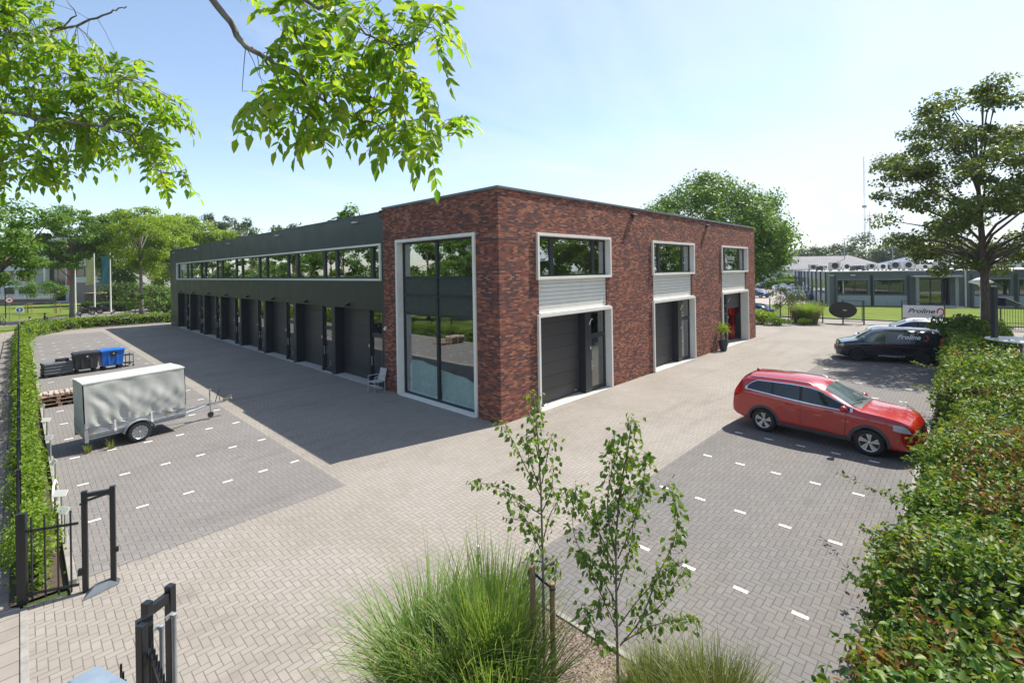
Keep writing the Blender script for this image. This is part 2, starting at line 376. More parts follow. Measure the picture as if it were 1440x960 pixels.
def tile_mat():
    t = NT('concrete_path_tiles'); p = t.xyz(t.pos()); U = .3
    X = t.m('DIVIDE', p[0], U); Y = t.m('DIVIDE', p[1], U); i = t.m('FLOOR', X); Y = t.m('ADD', Y, t.m('MULTIPLY', i, .5)); j = t.m('FLOOR', Y)
    fx = t.m('FRACT', X); fy = t.m('FRACT', Y)
    d = t.m('MINIMUM', t.m('MINIMUM', fx, t.m('SUBTRACT', 1., fx)), t.m('MINIMUM', fy, t.m('SUBTRACT', 1., fy)))
    cb = t.n('CombineXYZ'); t.l(i, cb.inputs[0]); t.l(j, cb.inputs[1]); wn = t.n('TexWhiteNoise', noise_dimensions='2D'); t.l(cb.outputs[0], wn.inputs['Vector'])
    c = t.mix(wn.outputs['Value'], (.27, .24, .21), (.22, .195, .17)); n = t.noise(t.pos(), 1.5, 6, .6)
    c = t.mix(t.rng(n, .4, .7, 0, .6), c, t.mix(1., c, (.72, .68, .62), 'MULTIPLY')); jm = t.rng(d, .02, .04, 1, 0); c = t.mix(t.m('MULTIPLY', jm, .85), c, (.1, .085, .07))
    t.l(c, t.b.inputs['Base Color']); t.b.inputs['Roughness'].default_value = .9; t.bump(t.m('MULTIPLY', jm, -1.), .4, .006); return t.mt
M['tile'] = tile_mat()

sheet('ground', [(-1500, -1500), (1500, -1500), (1500, 1500), (-1500, 1500)], -.05, M['earth'])
yard = [(-10.3, -13), (30, -13), (39, -13.8), (38.2, -4.8), (37.2, -1.6), (34.4, 2.6), (33.8, 9), (26, 9), (26, 51.2), (-6.5, 51.2), (-8.9, 49.3), (-10.0, 46), (-10.3, 43)]
sheet('paving', yard, 0, M['light'])
sheet('entrance_paving', [(-10.78, -30), (-10.3, -30), (-10.3, -.72), (-10.78, -.55)], 0, M['light'])
sheet('paving_behind_camera', [(-10.3, -30), (30, -30), (30, -13), (-10.3, -13)], 0, M['light'])
sheet('sidewalk', [(-14, -30), (-10.86, -30), (-10.86, -.5), (-10.98, -.4), (-10.98, 44), (-10.6, 49), (-9, 54.5), (-11.2, 55.5), (-12.4, 51), (-12.9, 44), (-13.2, 20), (-14, 10)], -.008, M['tile'])
sheet('parking_left', [(-10.2, -.35), (-5.52, -.35), (-5.52, 46.8), (-9.6, 46.8), (-10.15, 44.5), (-10.2, 43)], .004, M['pleft'])
sheet('parking_right', [(-5.42, -5.42), (30.2, -5.42), (30.2, -10.0), (-5.42, -10.0)], .004, M['pright'])
def kerbline(name, pts, w=.1, h=.1, z=0, m=None):
    mb = MB()
    for (a, b) in zip(pts[:-1], pts[1:]):
        L = math.dist(a, b); n = max(1, round(L)); an = math.atan2(b[1] - a[1], b[0] - a[0])
        for i in range(n):
            t = (i + .5) / n; mb.bx(a[0] + (b[0] - a[0]) * t, a[1] + (b[1] - a[1]) * t, z + h / 2 - .1, L / n - .008, w, h + .2, an)
    return tag(mb.build(name, m or M['kerb'], bevel=.006), kind='structure')
kerbline('kerb_left_lot', [(-10.26, -.45), (-10.26, 43), (-10.08, 46), (-8.95, 49.4), (-6.5, 51.3), (0, 51.3)], .1, .1)
kerbline('kerb_right_lot', [(-8, -10.05), (30.2, -10.05)], .1, .09)
kerbline('kerb_path', [(-10.82, -30), (-10.82, -.6)], .08, .012)
kerbline('kerb_path_edge', [(-9.2, 55.6), (-11.35, 54.6), (-12.55, 51), (-13.05, 44), (-13.35, 20), (-14.1, 10)], .12, .02)
kerbline('kerb_planting_bed', [(-5.45, -10), (-5.45, -6.15)], .08, .04)
kerbline('kerb_bed_end', [(-5.5, -6.15), (-8.3, -6.15), (-9.4, -7.8)], .08, .03)
sheet('soil_left_hedge', [(-10.98, -.4), (-10.32, -.4), (-10.32, 43), (-10.1, 46.2), (-9, 49.6), (-6.5, 51.4), (1, 51.4), (1, 53.2), (-7, 53.2), (-10.4, 50), (-11, 44)], -.003, M['soil'])
sheet('soil_right_hedge', [(-9, -10.1), (31, -10.1), (31, -12.7), (-9, -12.7)], .005, M['soil'])
# parking marks: white clinkers set in rows
mk = MB()
for i in range(13):
    x = 4.2 + 2.42 * (i - 3) if i else -3.1
    x = [-3.11, -.65, 1.83, 4.20][i] if i < 4 else 4.20 + 2.4 * (i - 3)
    for y in (-5.93, -6.75, -7.57, -8.39, -9.2):
        if x < -3 and y > -6: continue
        mk.add([(x - .037 + a, y - .105 + b, .008) for a, b in ((0, 0), (.075, 0), (.075, .21), (0, .21))], [(0, 1, 2, 3)])
for y in [2.03, 4.5, 6.96, 9.2, 11.44, 13.65, 16.0, 18.4, 20.8, 23.2, 25.6, 28, 30.4, 32.8, 35.2, 37.6, 40]:
    for x in (-9.79, -9.0, -8.15, -7.35, -6.55, -5.76):
        mk.add([(x - .105 + a, y - .037 + b, .008) for a, b in ((0, 0), (.21, 0), (.21, .075), (0, .075))], [(0, 1, 2, 3)])
tag(mk.build('parking_markings', M['mwhite']), kind='structure')
# land beyond the yard, right
sheet('road_right', [(33.2, -60), (46, -60), (42.55, -30), (42.3, -4), (40.4, 6), (39, 40), (34.2, 40), (34.6, 2.6), (37.4, -1.6), (38.3, -4.8), (39.1, -13.8), (33.2, -40)], -.02, M['road'])
sheet('lawn_right', [(42.75, -30), (75, -30), (68, -15), (61.2, 1.5), (63, 14), (52, 14), (49.2, 12), (44, 12), (41.5, 6), (42.45, -4)], -.012, M['lawn'])
sheet('strip_of_grass_by_road', [(41.5, 6), (44, 12), (49.2, 12), (52, 14), (46, 30), (41, 30)], -.014, M['lawn'])
sheet('car_park', [(52, 14), (63, 3), (84, 10.5), (110, 22), (96, 60), (60, 46), (47, 28)], -.010, M['asph'])
kerbline('kerb_road_right', [(42.7, -30), (42.5, -4), (41.3, 6), (40.2, 12)], .14, .1, -.02)
kerbline('kerb_road_near', [(39.2, -13.8), (38.4, -4.8), (37.4, -1.5), (34.6, 2.6)], .1, .03)
sheet('soil_gate_bed', [(34.4, 2.7), (37.3, -1.7), (37.9, -1.2), (38.6, 2.2), (37, 8), (34, 8)], .004, M['soil'])
# land beyond the yard, left
sheet('lawn_left', [(-40, 70), (-10, 71), (-6, 78), (2, 84), (14, 92), (14, 120), (-40, 112)], -.012, M['lawn'])
sheet('verge_left', [(-13.5, 57), (-9.6, 55.8), (-7, 53.3), (1.5, 53.3), (1.5, 55.5), (-6.5, 57), (-11, 62.5), (-22, 62.5), (-22, 57)], -.012, M['lawn'])
sheet('road_left', [(-40, 62.6), (-11, 62.6), (-6.4, 57.2), (2, 55.7), (30, 55.7), (30, 90), (14, 90), (2, 83), (-5, 77), (-9, 70.7), (-40, 69.8)], -.02, M['road'])
sheet('verge_beside_path', [(-30, 8), (-14.3, 8), (-13.5, 20), (-13.2, 44), (-12.7, 51), (-11.5, 55), (-14, 57), (-30, 57)], -.015, M['lawn'])

def text_mesh(name, body, size, m, parent, M4, extrude=.002, shear=0., ital=0, sx=1., bold=0.):
    cu = bpy.data.curves.new(name, 'FONT'); cu.body = body; cu.size = size; cu.extrude = extrude; cu.shear = shear; cu.align_x = 'CENTER'; cu.align_y = 'CENTER'; cu.offset = bold
    o = bpy.data.objects.new(name, cu); COL.objects.link(o); bpy.context.view_layer.update()
    me = bpy.data.meshes.new_from_object(o.evaluated_get(bpy.context.evaluated_depsgraph_get())); bpy.data.objects.remove(o)
    me.transform(M4 @ Matrix.Diagonal((sx, 1, 1, 1))); me.materials.clear(); me.materials.append(m)
    q = bpy.data.objects.new(name, me); link(q, parent); return q

# ------------------------------------------------------------------ the building
X1, Y1, Y2, HB, HG = 25.462, 7.035, 48.251, 7.776, 7.633
def wallgrid(mb, axis, plane, u0, u1, z0, z1, holes, th):
    us = sorted({u0, u1} | {h[0] for h in holes} | {h[1] for h in holes})
    for a, b in zip(us[:-1], us[1:]):
        zs = [z0]; hs = sorted([h for h in holes if h[0] <= a + 1e-6 and h[1] >= b - 1e-6], key=lambda h: h[2])
        for h in hs:
            if h[2] > zs[-1] + 1e-6: zs += [h[2], h[3]]
            else: zs[-1:] = [h[3]]
        zs.append(z1)
        for p, q in zip(zs[::2], zs[1::2]):
            if q - p > 1e-4:
                if axis == 'x': mb.box(a, b, plane, plane + th, p, q)
                else: mb.box(plane, plane + th, a, b, p, q)
def clad_mat(name, base, axis, pitch, horiz=False, w=.02, dark=.45):
    t = NT(name); p = t.xyz(t.pos()); f = t.m('FRACT', t.m('DIVIDE', p[2] if horiz else p[axis], pitch))
    d = t.m('MULTIPLY', t.m('MINIMUM', f, t.m('SUBTRACT', 1., f)), pitch); jm = t.rng(d, w * .4, w, 1, 0)
    wn = t.n('TexWhiteNoise', noise_dimensions='1D'); t.l(t.m('FLOOR', t.m('DIVIDE', p[2] if horiz else p[axis], pitch)), wn.inputs['W'])
    n = t.noise(t.pos(), .7, 5, .6); v = t.n('VectorMath', operation='SCALE'); v.inputs[0].default_value = base
    t.l(t.m('MULTIPLY', t.rng(n, .3, .7, .88, 1.12), t.m('MULTIPLY_ADD', wn.outputs['Value'], .12, .94)), v.inputs['Scale'])
    t.l(t.mix(t.m('MULTIPLY', jm, dark * 2), v.outputs[0], tuple(k * .25 for k in base)), t.b.inputs['Base Color'])
    t.l(t.rng(n, .3, .7, .34, .5), t.b.inputs['Roughness']); t.bump(t.m('ADD', t.m('MULTIPLY', jm, -1.), t.m('MULTIPLY', n, .3)), .5, .01); MATS[name] = t.mt; return t.mt
M['clad'] = clad_mat('dark_green_panel_cladding', (.032, .036, .032), 1, 1.06); M['sect'] = clad_mat('sectional_door_panels', (.048, .047, .050), 0, .5, True, .016, .49)
M['groove'] = mat('groove_shadow_gap', (.30, .30, .28), .7)
M['ribs'] = clad_mat('cream_ribs', (.70, .69, .64), 0, .165, True, .014, .3)
B = empty('commercial_building', (0, 0, 0), 0, 'long two-storey commercial building with red brick corner block and dark green panelled wing', 'building')
units = [(1.842, 6.613, False), (10.289, 15.086, False), (19.127, 23.832, True)]
WB, WT, DT = 4.652, 6.328, 3.415
brx = MB(); wallgrid(brx, 'x', 0, 0.35, X1, -.1, HB - .09, [(a + .05, b - .05, -.1, DT - .05) for a, b, _ in units] + [(a + .12, b - .28, DT - .05, WB + .05) for a, b, _ in units] + [(a + .05, b - .05, WB + .05, WT - .05) for a, b, _ in units], .35)
brx.box(0, .35, 0, .35, -.1, HB - .09)
brx.build('brick_front', M['brickx'], B)
bry = MB(); wallgrid(bry, 'y', 0.0, .35, Y1, -.1, HB - .09, [(1.167, 5.968, -.1, WT - .05)], .35)
bry.build('brick_side', M['bricky'], B)
# side skin of the corner pier, drawn with the side's own coursing
c_ = MB(); c_.box(-.003, 0, -.003, .35, -.1, HB - .09); c_.build('brick_corner', M['bricky'], B)
m_ = MB(); m_.box(X1 - .35, X1 - .002, .35, Y1 + 6, -.1, HB - .09); m_.box(.35, X1 - .35, Y1 + 5.7, Y1 + 6, -.1, HB - .09); m_.box(.0, .35, Y1 - .002, Y1 + .3, HG - .3, HB - .1); m_.build('brick_rear', M['bricky'], B)
cp = MB()
for x0, x1, y0, y1 in ((-.04, X1 + .04, -.04, .38), (-.04, .38, .38, Y1 + .04), (X1 - .38, X1 + .04, .38, Y1 + 6.04), (.38, X1 - .38, Y1 + 5.66, Y1 + 6.04)): cp.box(x0, x1, y0, y1, HB - .09, HB)
cp.build('coping', M['coping'], B, bevel=.008)
g_ = MB(); wy = [7.25 + 4.765 * k for k in range(8)]
holes = [(y + .0, y + 4.46, -.1, 3.36) for y in wy] + [(7.27, 45.16, 4.70, 6.21)]
wallgrid(g_, 'y', .02, Y1, Y2, -.1, HG - .06, holes, .25)
g_.box(.27, 13, Y2 - .25, Y2, -.1, HG - .06); g_.box(12.75, 13, Y1 + 6, Y2 - .25, -.1, HG - .06)
g_.build('wing_cladding', M['clad'], B)
cg = MB(); cg.box(.0, .3, Y1 + .05, Y2 + .03, HG - .06, HG); cg.box(.3, 13, Y2 - .27, Y2 + .03, HG - .06, HG); cg.build('wing_coping', M['anth'], B)
rf = MB(); rf.box(.35, X1 - .35, .35, Y1 + 5.7, 7.1, 7.25); rf.box(.27, 12.75, Y1 + 5.7, Y2 - .25, 7.1, 7.25); rf.build('roof', M['roof'], B)
fl = MB(); fl.box(.7, X1 - .36, .6, Y1 + 5.6, 3.75, 4.05); fl.box(1.2, 12.7, Y1 + 5.6, Y2 - .3, 3.75, 4.05); fl.build('upper_floor', M['inwall'], B)
pt = MB()
for x in (8.4, 17.9): pt.box(x, x + .12, .36, 12, 0, 7.1)
pt.box(.6, 12.7, Y1 + 2.2, Y1 + 2.3, 4.05, 7.1); pt.box(.9, 1.0, Y1 + .4, Y2 - .3, 0, 3.75); pt.box(3.2, 3.3, Y1 + 2.3, Y2 - .3, 4.05, 7.1)
pt.box(8.6, 17.8, 6, 6.1, 4.05, 7.1); pt.box(.6, 8.3, 6.6, 6.7, 4.05, 7.1); pt.box(18.1, 25, 6, 6.1, 4.05, 7.1); pt.box(.4, 8.3, 7.2, 7.3, 0, 3.75); pt.box(8.6, 17.8, 6.4, 6.5, 0, 3.75)
pt.box(25.02, 25.1, .36, 12, 0, 7.1); pt.build('partition', M['inwall'], B)
bf = MB(); bf.box(.36, X1 - .36, .5, 12, -.1, .012); bf.box(.3, 12.7, 12, Y2 - .3, -.1, .012); bf.build('shop_floor', M['conc'], B)

def ring(mb, axis, u0, u1, z0, z1, w, a, b, bottom=True, wb=None):
    """rectangular surround; a..b is its depth across the wall"""
    def bx(p, q, r, s):
        if axis == 'x': mb.box(p, q, a, b, r, s)
        else: mb.box(a, b, p, q, r, s)
    wb = wb or w
    bx(u0, u0 + w, z0, z1 - w); bx(u1 - w, u1, z0, z1 - w); bx(u0, u1, z1 - w, z1)
    if bottom: bx(u0 + w, u1 - w, z0, z0 + wb)
def pane(name, axis, u0, u1, z0, z1, at, m, parent):
    mb = MB()
    if axis == 'x': mb.box(u0, u1, at, at + .012, z0, z1)
    else: mb.box(at, at + .012, u0, u1, z0, z1)
    return mb.build(name, m, parent)
for k, (a, b, mir) in enumerate(units):
    # first-floor window
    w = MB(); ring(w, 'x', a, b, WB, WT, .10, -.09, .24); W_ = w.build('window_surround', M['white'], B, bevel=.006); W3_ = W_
    fr = MB(); ring(fr, 'x', a + .1, b - .1, WB + .1, WT - .1, .07, .17, .25)
    f1, f2 = a + .97, b - 1.10
    fr.box(f1, f1 + .2, .16, .245, WB + .17, WT - .17); fr.box(f2, f2 + .17, .16, .245, WB + .17, WT - .17)
    fr.box(a + .17, b - .17, .1, .16, WB + .1, WB + .135)
    fr.build('window_frame', M['anth'], W_)
    for p, q in ((a + .17, f1), (f1 + .2, f2), (f2 + .17, b - .17)): pane('glass_pane', 'x', p, q, WB + .17, WT - .17, .20, M['glass'], W_)
    # cream ribbed panel
    p_ = MB(); p_.box(a + .12, b - .28, .10, .34, DT - .045, WB + .045)
    P_ = p_.build('cladding_panel', M['groove'], B); p_ = MB()
    for j in range(8): p_.box(a + .12, b - .28, .055, .10, DT + .06 + j * .148, DT + .06 + j * .148 + .134)
    p_.build('ribs', M['cream'], P_, bevel=.006)
    # ground-floor opening
    s_ = MB(); ring(s_, 'x', a, b, 0.02, DT, .10, -.09, .42, bottom=False); s_.box(a + .1, b - .1, -.085, .42, DT - .1 + .1, DT + .055); S_ = s_.build('door_surround', M['white'], B, bevel=.006)
    th = MB(); th.box(a + .1, b - .1, -.11, .6, -.05, .022); th.build('threshold', M['conc'], S_)
    g0, g1 = (a + .1, a + 3.12) if not mir else (b - 3.25, b - .1)
    d0, d1 = (g1 + .42, b - .1) if not mir else (a + .1, g0 - .25)
    pl0, pl1 = (g1, g1 + .42) if not mir else (g0 - .25, g0)
    pil = MB(); pil.box(pl0, pl1, .16, .62, .02, DT - .1); pil.build('door_post', M['anth'], S_)
    if not mir:
        gd = MB(); gd.box(g0, g1, .50, .55, .025, DT - .1); GD = gd.build('garage_door', M['sect'], B)
        h = MB(); h.bx(g1 - .25, .485, .16, .14, .03, .05); h.build('handle', M['alu'], GD)
    else:
        gd = MB(); gd.box(g0, g1, .50, .55, 2.25, DT - .1); gd.build('garage_door', M['sect'], B)
    d = MB(); ring(d, 'x', d0, d1, .03, 2.28, .11, .22, .29, wb=.14); ring(d, 'x', d0, d1, 2.28, DT - .1, .08, .222, .288)
    DD = d.build('entrance_door', M['anth'], B)
    pane('glass_pane', 'x', d0 + .11, d1 - .11, .17, 2.17, .25, M['glassd'], DD); pane('transom_pane', 'x', d0 + .08, d1 - .08, 2.36, DT - .18, .25, M['glassd'], DD)
    h = MB(); h.box(d0 + .03, d0 + .07, .19, .22, .9, 1.3); h.bx(d0 + .11, .165, 1.06, .14, .02, .02)
    for z in (.35, 1.3, 2.0, 2.5): h.box(d1 - .03, d1 + .0, .19, .22, z, z + .1)
    h.build('handle', M['alu'], DD)
    lb = MB(); lb.box((pl0 + pl1) / 2 + .12, (pl0 + pl1) / 2 + .17, .145, .16, 1.75, 1.87); lb.build('intercom', M['white'], DD)
    hk = MB(); q = pl0 + .28; hk.tube([(q, .16, 2.75), (q, .1, 2.9), (q + .02, .05, 3.0), (q + .06, .03, 2.98)], .018, 6); hk.build('door_lamp', M['alu'], DD)
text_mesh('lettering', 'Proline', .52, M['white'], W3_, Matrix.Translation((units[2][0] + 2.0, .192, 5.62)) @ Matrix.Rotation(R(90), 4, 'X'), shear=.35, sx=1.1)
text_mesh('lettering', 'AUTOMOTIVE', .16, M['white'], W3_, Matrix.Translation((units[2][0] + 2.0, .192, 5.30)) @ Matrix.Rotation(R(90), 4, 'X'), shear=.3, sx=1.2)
for x in (8.56, 16.95):
    lm = MB(); lm.bx(x, -.10, 7.42, .34, .18, .10, 0, 0, R(20)); lm.box(x - .05, x + .05, -.06, 0, 7.3, 7.45); lm.build('wall_lamp', mat('bronze_lamp', (.09, .07, .06), .5), B, bevel=.01)
# big corner window, left face
w = MB(); ring(w, 'y', 1.117, 6.018, 0.02, WT, .115, -.07, .34, bottom=False); w.box(-.075, .34, 1.232, 5.903, -.05, .05); W_ = w.build('window_surround', M['white'], B, bevel=.006)
fr = MB(); ya, yb, ym = 1.232, 5.903, 3.60
ring(fr, 'y', ya, yb, .05, WT - .115, .07, .22, .32); fr.box(.20, .32, ym - .055, ym + .055, .12, WT - .185)
for z in (3.28, 4.03, 4.74): fr.box(.215, .318, ya + .07, yb - .07, z, z + .095)
FR = fr.build('window_frame', M['anth'], W_)
pn = MB()
for y0, y1 in ((ya + .07, ym - .055), (ym + .055, yb - .07)):
    for z0, z1 in ((3.375, 4.03), (4.125, 4.74)): pn.box(.25, .31, y0, y1, z0, z1)
    pane('glass_pane', 'y', y0, y1, .12, 3.28, .26, M['glassc'], W_); pane('glass_pane', 'y', y0, y1, 4.835, WT - .185, .26, M['glass'], W_)
pn.build('spandrel_panel', mat('slate_blue_panel', (.045, .055, .06), .25, var=.05), W_)
# strip window of the wing
w = MB(); ring(w, 'y', 7.224, 45.2, 4.655, 6.259, .085, -.06, .22); W_ = w.build('window_surround', M['white'], B, bevel=.005)
fr = MB(); ring(fr, 'y', 7.309, 45.115, 4.74, 6.174, .05, .10, .20); gl = []
for k in range(8):
    y = 8.24 + 4.765 * k - .0
    fr.box(.09, .21, y - .22, y, 4.79, 6.124)
    if y + 3.18 < 45: fr.box(.09, .21, y + 3.18, y + 3.42, 4.79, 6.124)
    gl.append((y, min(y + 3.18, 45.06))); 
    if y + 4.2 < 45: gl.append((y + 3.42, y + 4.545))
    if y + 1.0 < 45: fr.box(.10, .2, y, min(y + 3.18, 45.06), 4.79, 4.83)
gl.append((7.359, 8.02))
fr.build('window_frame', M['anth'], W_)
for a, b in gl: pane('glass_pane', 'y', a, b, 4.8, 6.124, .15, M['glass'], W_)
bl = MB()
for j in range(9): bl.bx(.3, 7.7, 4.95 + j * .13, .05, .42, .012, 0, R(25))
bl.build('window_blind', M['white'], W_)
for k, y in enumerate(wy):
    gd = MB(); gd.box(.50, .55, y + 1.2, y + 4.46, .025, 3.36); GD = gd.build('garage_door', M['sect'], B)
    ps = MB(); ps.box(.05, .56, y + 1.08, y + 1.2, .0, 3.36); ps.build('door_post', M['anth'], GD); ps = MB(); ps.box(.02, .5, y + 4.4, y + 4.458, 0, 3.355); ps.build('door_post', M['anth'], GD)
    th = MB(); th.box(-.06, .6, y + 1.2, y + 4.4, -.05, .03); th.build('threshold', M['conc'], GD)
    d = MB(); ring(d, 'y', y + .02, y + 1.08, .03, 2.25, .10, .12, .19, wb=.13); ring(d, 'y', y + .02, y + 1.08, 2.25, 3.36, .08, .122, .188)
    DD = d.build('entrance_door', M['anth'], B); pane('glass_pane', 'y', y + .12, y + .98, .16, 2.15, .15, M['glassd'], DD); pane('transom_pane', 'y', y + .10, y + 1.0, 2.33, 3.28, .15, M['glassd'], DD)
    h = MB(); h.bx(.09, y + 1.02, 1.08, .03, .03, .42); h.bx(.075, y + .3, .5, .02, .02, .3); h.bx(.03, y + 1.13, 1.75, .03, .07, .13); h.build('handle', M['alu'], DD)
    th = MB(); th.box(-.07, .3, y + .02, y + 1.05, -.05, .026); th.build('door_step', M['conc'], DD)
    lm = MB(); lm.bx(-.07, y + 2.9, 3.52, .2, .14, .09, 0, R(-25)); lm.box(-.02, .02, y + 2.86, y + 2.94, 3.46, 3.6); lm.build('wall_lamp', M['black'], B)
for k in range(5):
    lm = MB(); lm.bx(-.06, 9.38 + 9.45 * k if k < 4 else 46.2, 7.33, .16, .34, .05); lm.build('wall_light', M['white'], B, bevel=.01)
cm = MB(); cm.lathe([(.001, -.0), (.05, .01), (.06, .06), (.04, .11), (.001, .13)], (-.13, 6.86, 2.62), 12, 'x'); cm.bx(-.05, 6.86, 2.7, .1, .05, .06); cm.build('security_camera', M['white'], B, smooth=True, angle=40)
for x, y, s in ((10.6, 3.2, 1.1), (25.0 - 2, 5.2, 1.3), (15.2, 6.4, 1.0)):
    hv = MB(); hv.box(x - s / 2, x + s / 2, y - .4, y + .4, 7.26, 8.0 + .25); HV = hv.build('rooftop_unit', M['steel'], B, bevel=.02)
    for q in (0, 1): gr = MB(); gr.box(x - s * .42 + q * s * .45, x - s * .06 + q * s * .45, y - .415, y - .401, 7.9, 8.2); gr.build('vent_grille', M['anth'], HV)
# unseen-through-glass shopfit: a pale protective sheet leaning inside the corner window
sh = MB()
def shf(u, v):
    y = 1.35 + u * 4.4; top = 1.30 - .55 * max(0, (1 - u) - .45) ** 1.0 * 1.6 + .08 * math.sin(u * 9)
    return (.36 + .18 * v * .6 + .03 * math.sin(u * 31 + v * 7) + .02 * math.sin(v * 23 + u * 5), y, .03 + v * top)
sh.grid(shf, 60, 14); sh.build('dust_sheet', mat('pale_dust_sheet', (.78, .84, .82), .7), smooth=True, label='pale crumpled sheet hanging behind the lower panes of the tall corner window', cat='sheet')

# ------------------------------------------------------------------ vehicles
def paint(name, col, metal=.3, flake=0):
    t = NT(name); b = t.b; n = t.noise(t.obj(), 3, 3)
    v = t.n('VectorMath', operation='SCALE'); v.inputs[0].default_value = col; t.l(t.rng(n, .3, .7, .95, 1.05), v.inputs['Scale']); t.l(v.outputs[0], b.inputs['Base Color'])
    b.inputs['Metallic'].default_value = metal; b.inputs['Roughness'].default_value = .24; b.inputs['Coat Weight'].default_value = 1; b.inputs['Coat Roughness'].default_value = .03
    MATS[name] = t.mt; return t.mt
def lens_mat(name, col, rough=.12):
    m = mat(name, col, rough, 0, .2, 30, coat=1.0); return m
M['cglass'] = mat('tinted_car_glass', (.012, .016, .018), .03, 0, .1, 2, spec=.6)
M['wglass'] = mat('windscreen_glass', (.07, .095, .095), .04, 0, .5, 1.6, spec=.9)
M['lens'] = lens_mat('clear_lamp_lens', (.42, .45, .47)); M['red_lens'] = lens_mat('red_lamp_lens', (.75, .02, .02))
M['clad_grey'] = mat('grey_sill_plastic', (.055, .058, .06), .6, var=.15)
M['plate'] = mat('yellow_number_plate', (.65, .45, .04), .4)

def smooth_prof(pts, xs, k=3):
    x, z = zip(*sorted(pts)); v = np.interp(xs, x, z)
    for _ in range(k): v[1:-1] = (v[:-2] + 2 * v[1:-1] + v[2:]) / 4
    return v
class Body:
    def __init__(s, L, W, zl, top, belt, plan, tumble=.2, crown=.02, n=110):
        s.L, s.W = L, W; h = L / 2
        e = np.sin(np.linspace(-1, 1, n) * math.pi / 2) * h
        s.xs = e; s.top = smooth_prof(top, e, 2); s.belt = smooth_prof(belt, e, 3); s.w = smooth_prof(plan, e, 3) * W / 2
        s.zl = smooth_prof(zl, e, 2); s.tum = tumble; s.crown = crown
    def prof(s, x):
        f = lambda a: float(np.interp(x, s.xs, a))
        zt, zb, w, zl = f(s.top), f(s.belt), f(s.w), f(s.zl)
        zb = min(zb, zt - .02); cab = min(1, max(0, (zt - zb - .05) / .4))
        ze = max(zb + .012, zt - .035 - .055 * cab); we = w * (.90 - s.tum * cab)
        zl = min(zl, zb - .05); d = zb - zl
        return [(0, zl), (.8 * w, zl), (.965 * w, zl + .04), (.985 * w, zl + .2 * d), (w, zl + .42 * d), (.978 * w, zl + .70 * d), (.988 * w, zl + .82 * d), (.95 * w, zb), (we + .03 * cab + .01, ze - .045 * cab), (we - .03, ze), (.6 * we, zt - s.crown * .4), (0, zt + s.crown * .3)]
    def side(s, x, z):      # half width of the body at (x, z)
        p = s.prof(x); 
        for (y0, z0), (y1, z1) in zip(p[1:9], p[2:10]):
            if z0 <= z <= z1 and z1 > z0: return y0 + (y1 - y0) * (z - z0) / (z1 - z0)
        return p[2][0] if z < p[2][1] else p[9][0]
    def topz(s, x, y):
        p = s.prof(x)[9:]; y = abs(y)
        for (y0, z0), (y1, z1) in zip(p[:-1], p[1:]):
            if y1 <= y <= y0: return z1 + (z0 - z1) * (y - y1) / max(1e-6, y0 - y1)
        return p[0][1]
    def inside(s, x, y, z):
        p = s.prof(x); 
        if z < p[0][1] or z > s.topz(x, y): return False
        return abs(y) < s.side(x, z)
    def nose(s, y, z, sign=1):
        lo, hi = 0, s.L / 2
        for _ in range(24):
            m_ = (lo + hi) / 2
            if s.inside(sign * m_, y, z): lo = m_
            else: hi = m_
        return sign * lo
    def mesh(s, name, m, parent, wheels, r):
        mb = MB(); vs = []; n = len(s.xs); k = 22
        for x in s.xs:
            p = s.prof(x); ring_ = [(x, y, z) for y, z in p] + [(x, -y, z) for y, z in p[-2:0:-1]]
            vs += ring_
        fs = [(i * k + j, i * k + (j + 1) % k, (i + 1) * k + (j + 1) % k, (i + 1) * k + j) for i in range(n - 1) for j in range(k)]
        fs += [tuple(range(k)), tuple((n - 1) * k + j for j in range(k))]
        mb.add(vs, fs); o = mb.build(name, m, parent, smooth=True, angle=38)
        cut = MB()
        for wx in wheels:
            for sg in (-1, 1):
                y0, y1 = sorted((sg * (s.W / 2 - .30), sg * (s.W / 2 + .2))); cut.lathe([(r + .055, y0), (r + .055, y1)], (wx, 0, r), 32, 'y')
        c = cut.build('cutter', M['plastic']); md = o.modifiers.new('b', 'BOOLEAN'); md.object = c; md.operation = 'DIFFERENCE'; md.solver = 'EXACT'
        c.location = parent.location; c.rotation_euler = parent.rotation_euler
        bpy.context.view_layer.update(); dg = bpy.context.evaluated_depsgraph_get()
        me = bpy.data.meshes.new_from_object(o.evaluated_get(dg)); o.modifiers.clear(); o.data = me
        me.polygons.foreach_set('use_smooth', [True] * len(me.polygons)); me.set_sharp_from_angle(angle=R(38))
        bpy.data.objects.remove(c); return o
    def side_patch(s, name, m, parent, x0, x1, lo, hi, sg, off=.006, nx=24, nz=5, th=None):
        mb = MB()
        def fn(u, v):
            x = x0 + (x1 - x0) * u; a, b = lo(x), hi(x); z = a + (b - a) * v; return (x, sg * (s.side(x, z) + off), z)
        mb.grid(fn, nx, nz); return mb.build(name, m, parent, smooth=True)
    def top_patch(s, name, m, parent, x0, x1, mar=.05, off=.007, nx=14, ny=10, mar1=None):
        mb = MB(); mar1 = mar if mar1 is None else mar1
        def fn(u, v):
            x = x0 + (x1 - x0) * u; w = s.prof(x)[9][0] - (mar + (mar1 - mar) * u); y = -w + 2 * w * v
            return (x + off * (.8 if x1 > 0 else -.8), y, s.topz(x, y) + off)
        mb.grid(fn, nx, ny); return mb.build(name, m, parent, smooth=True)
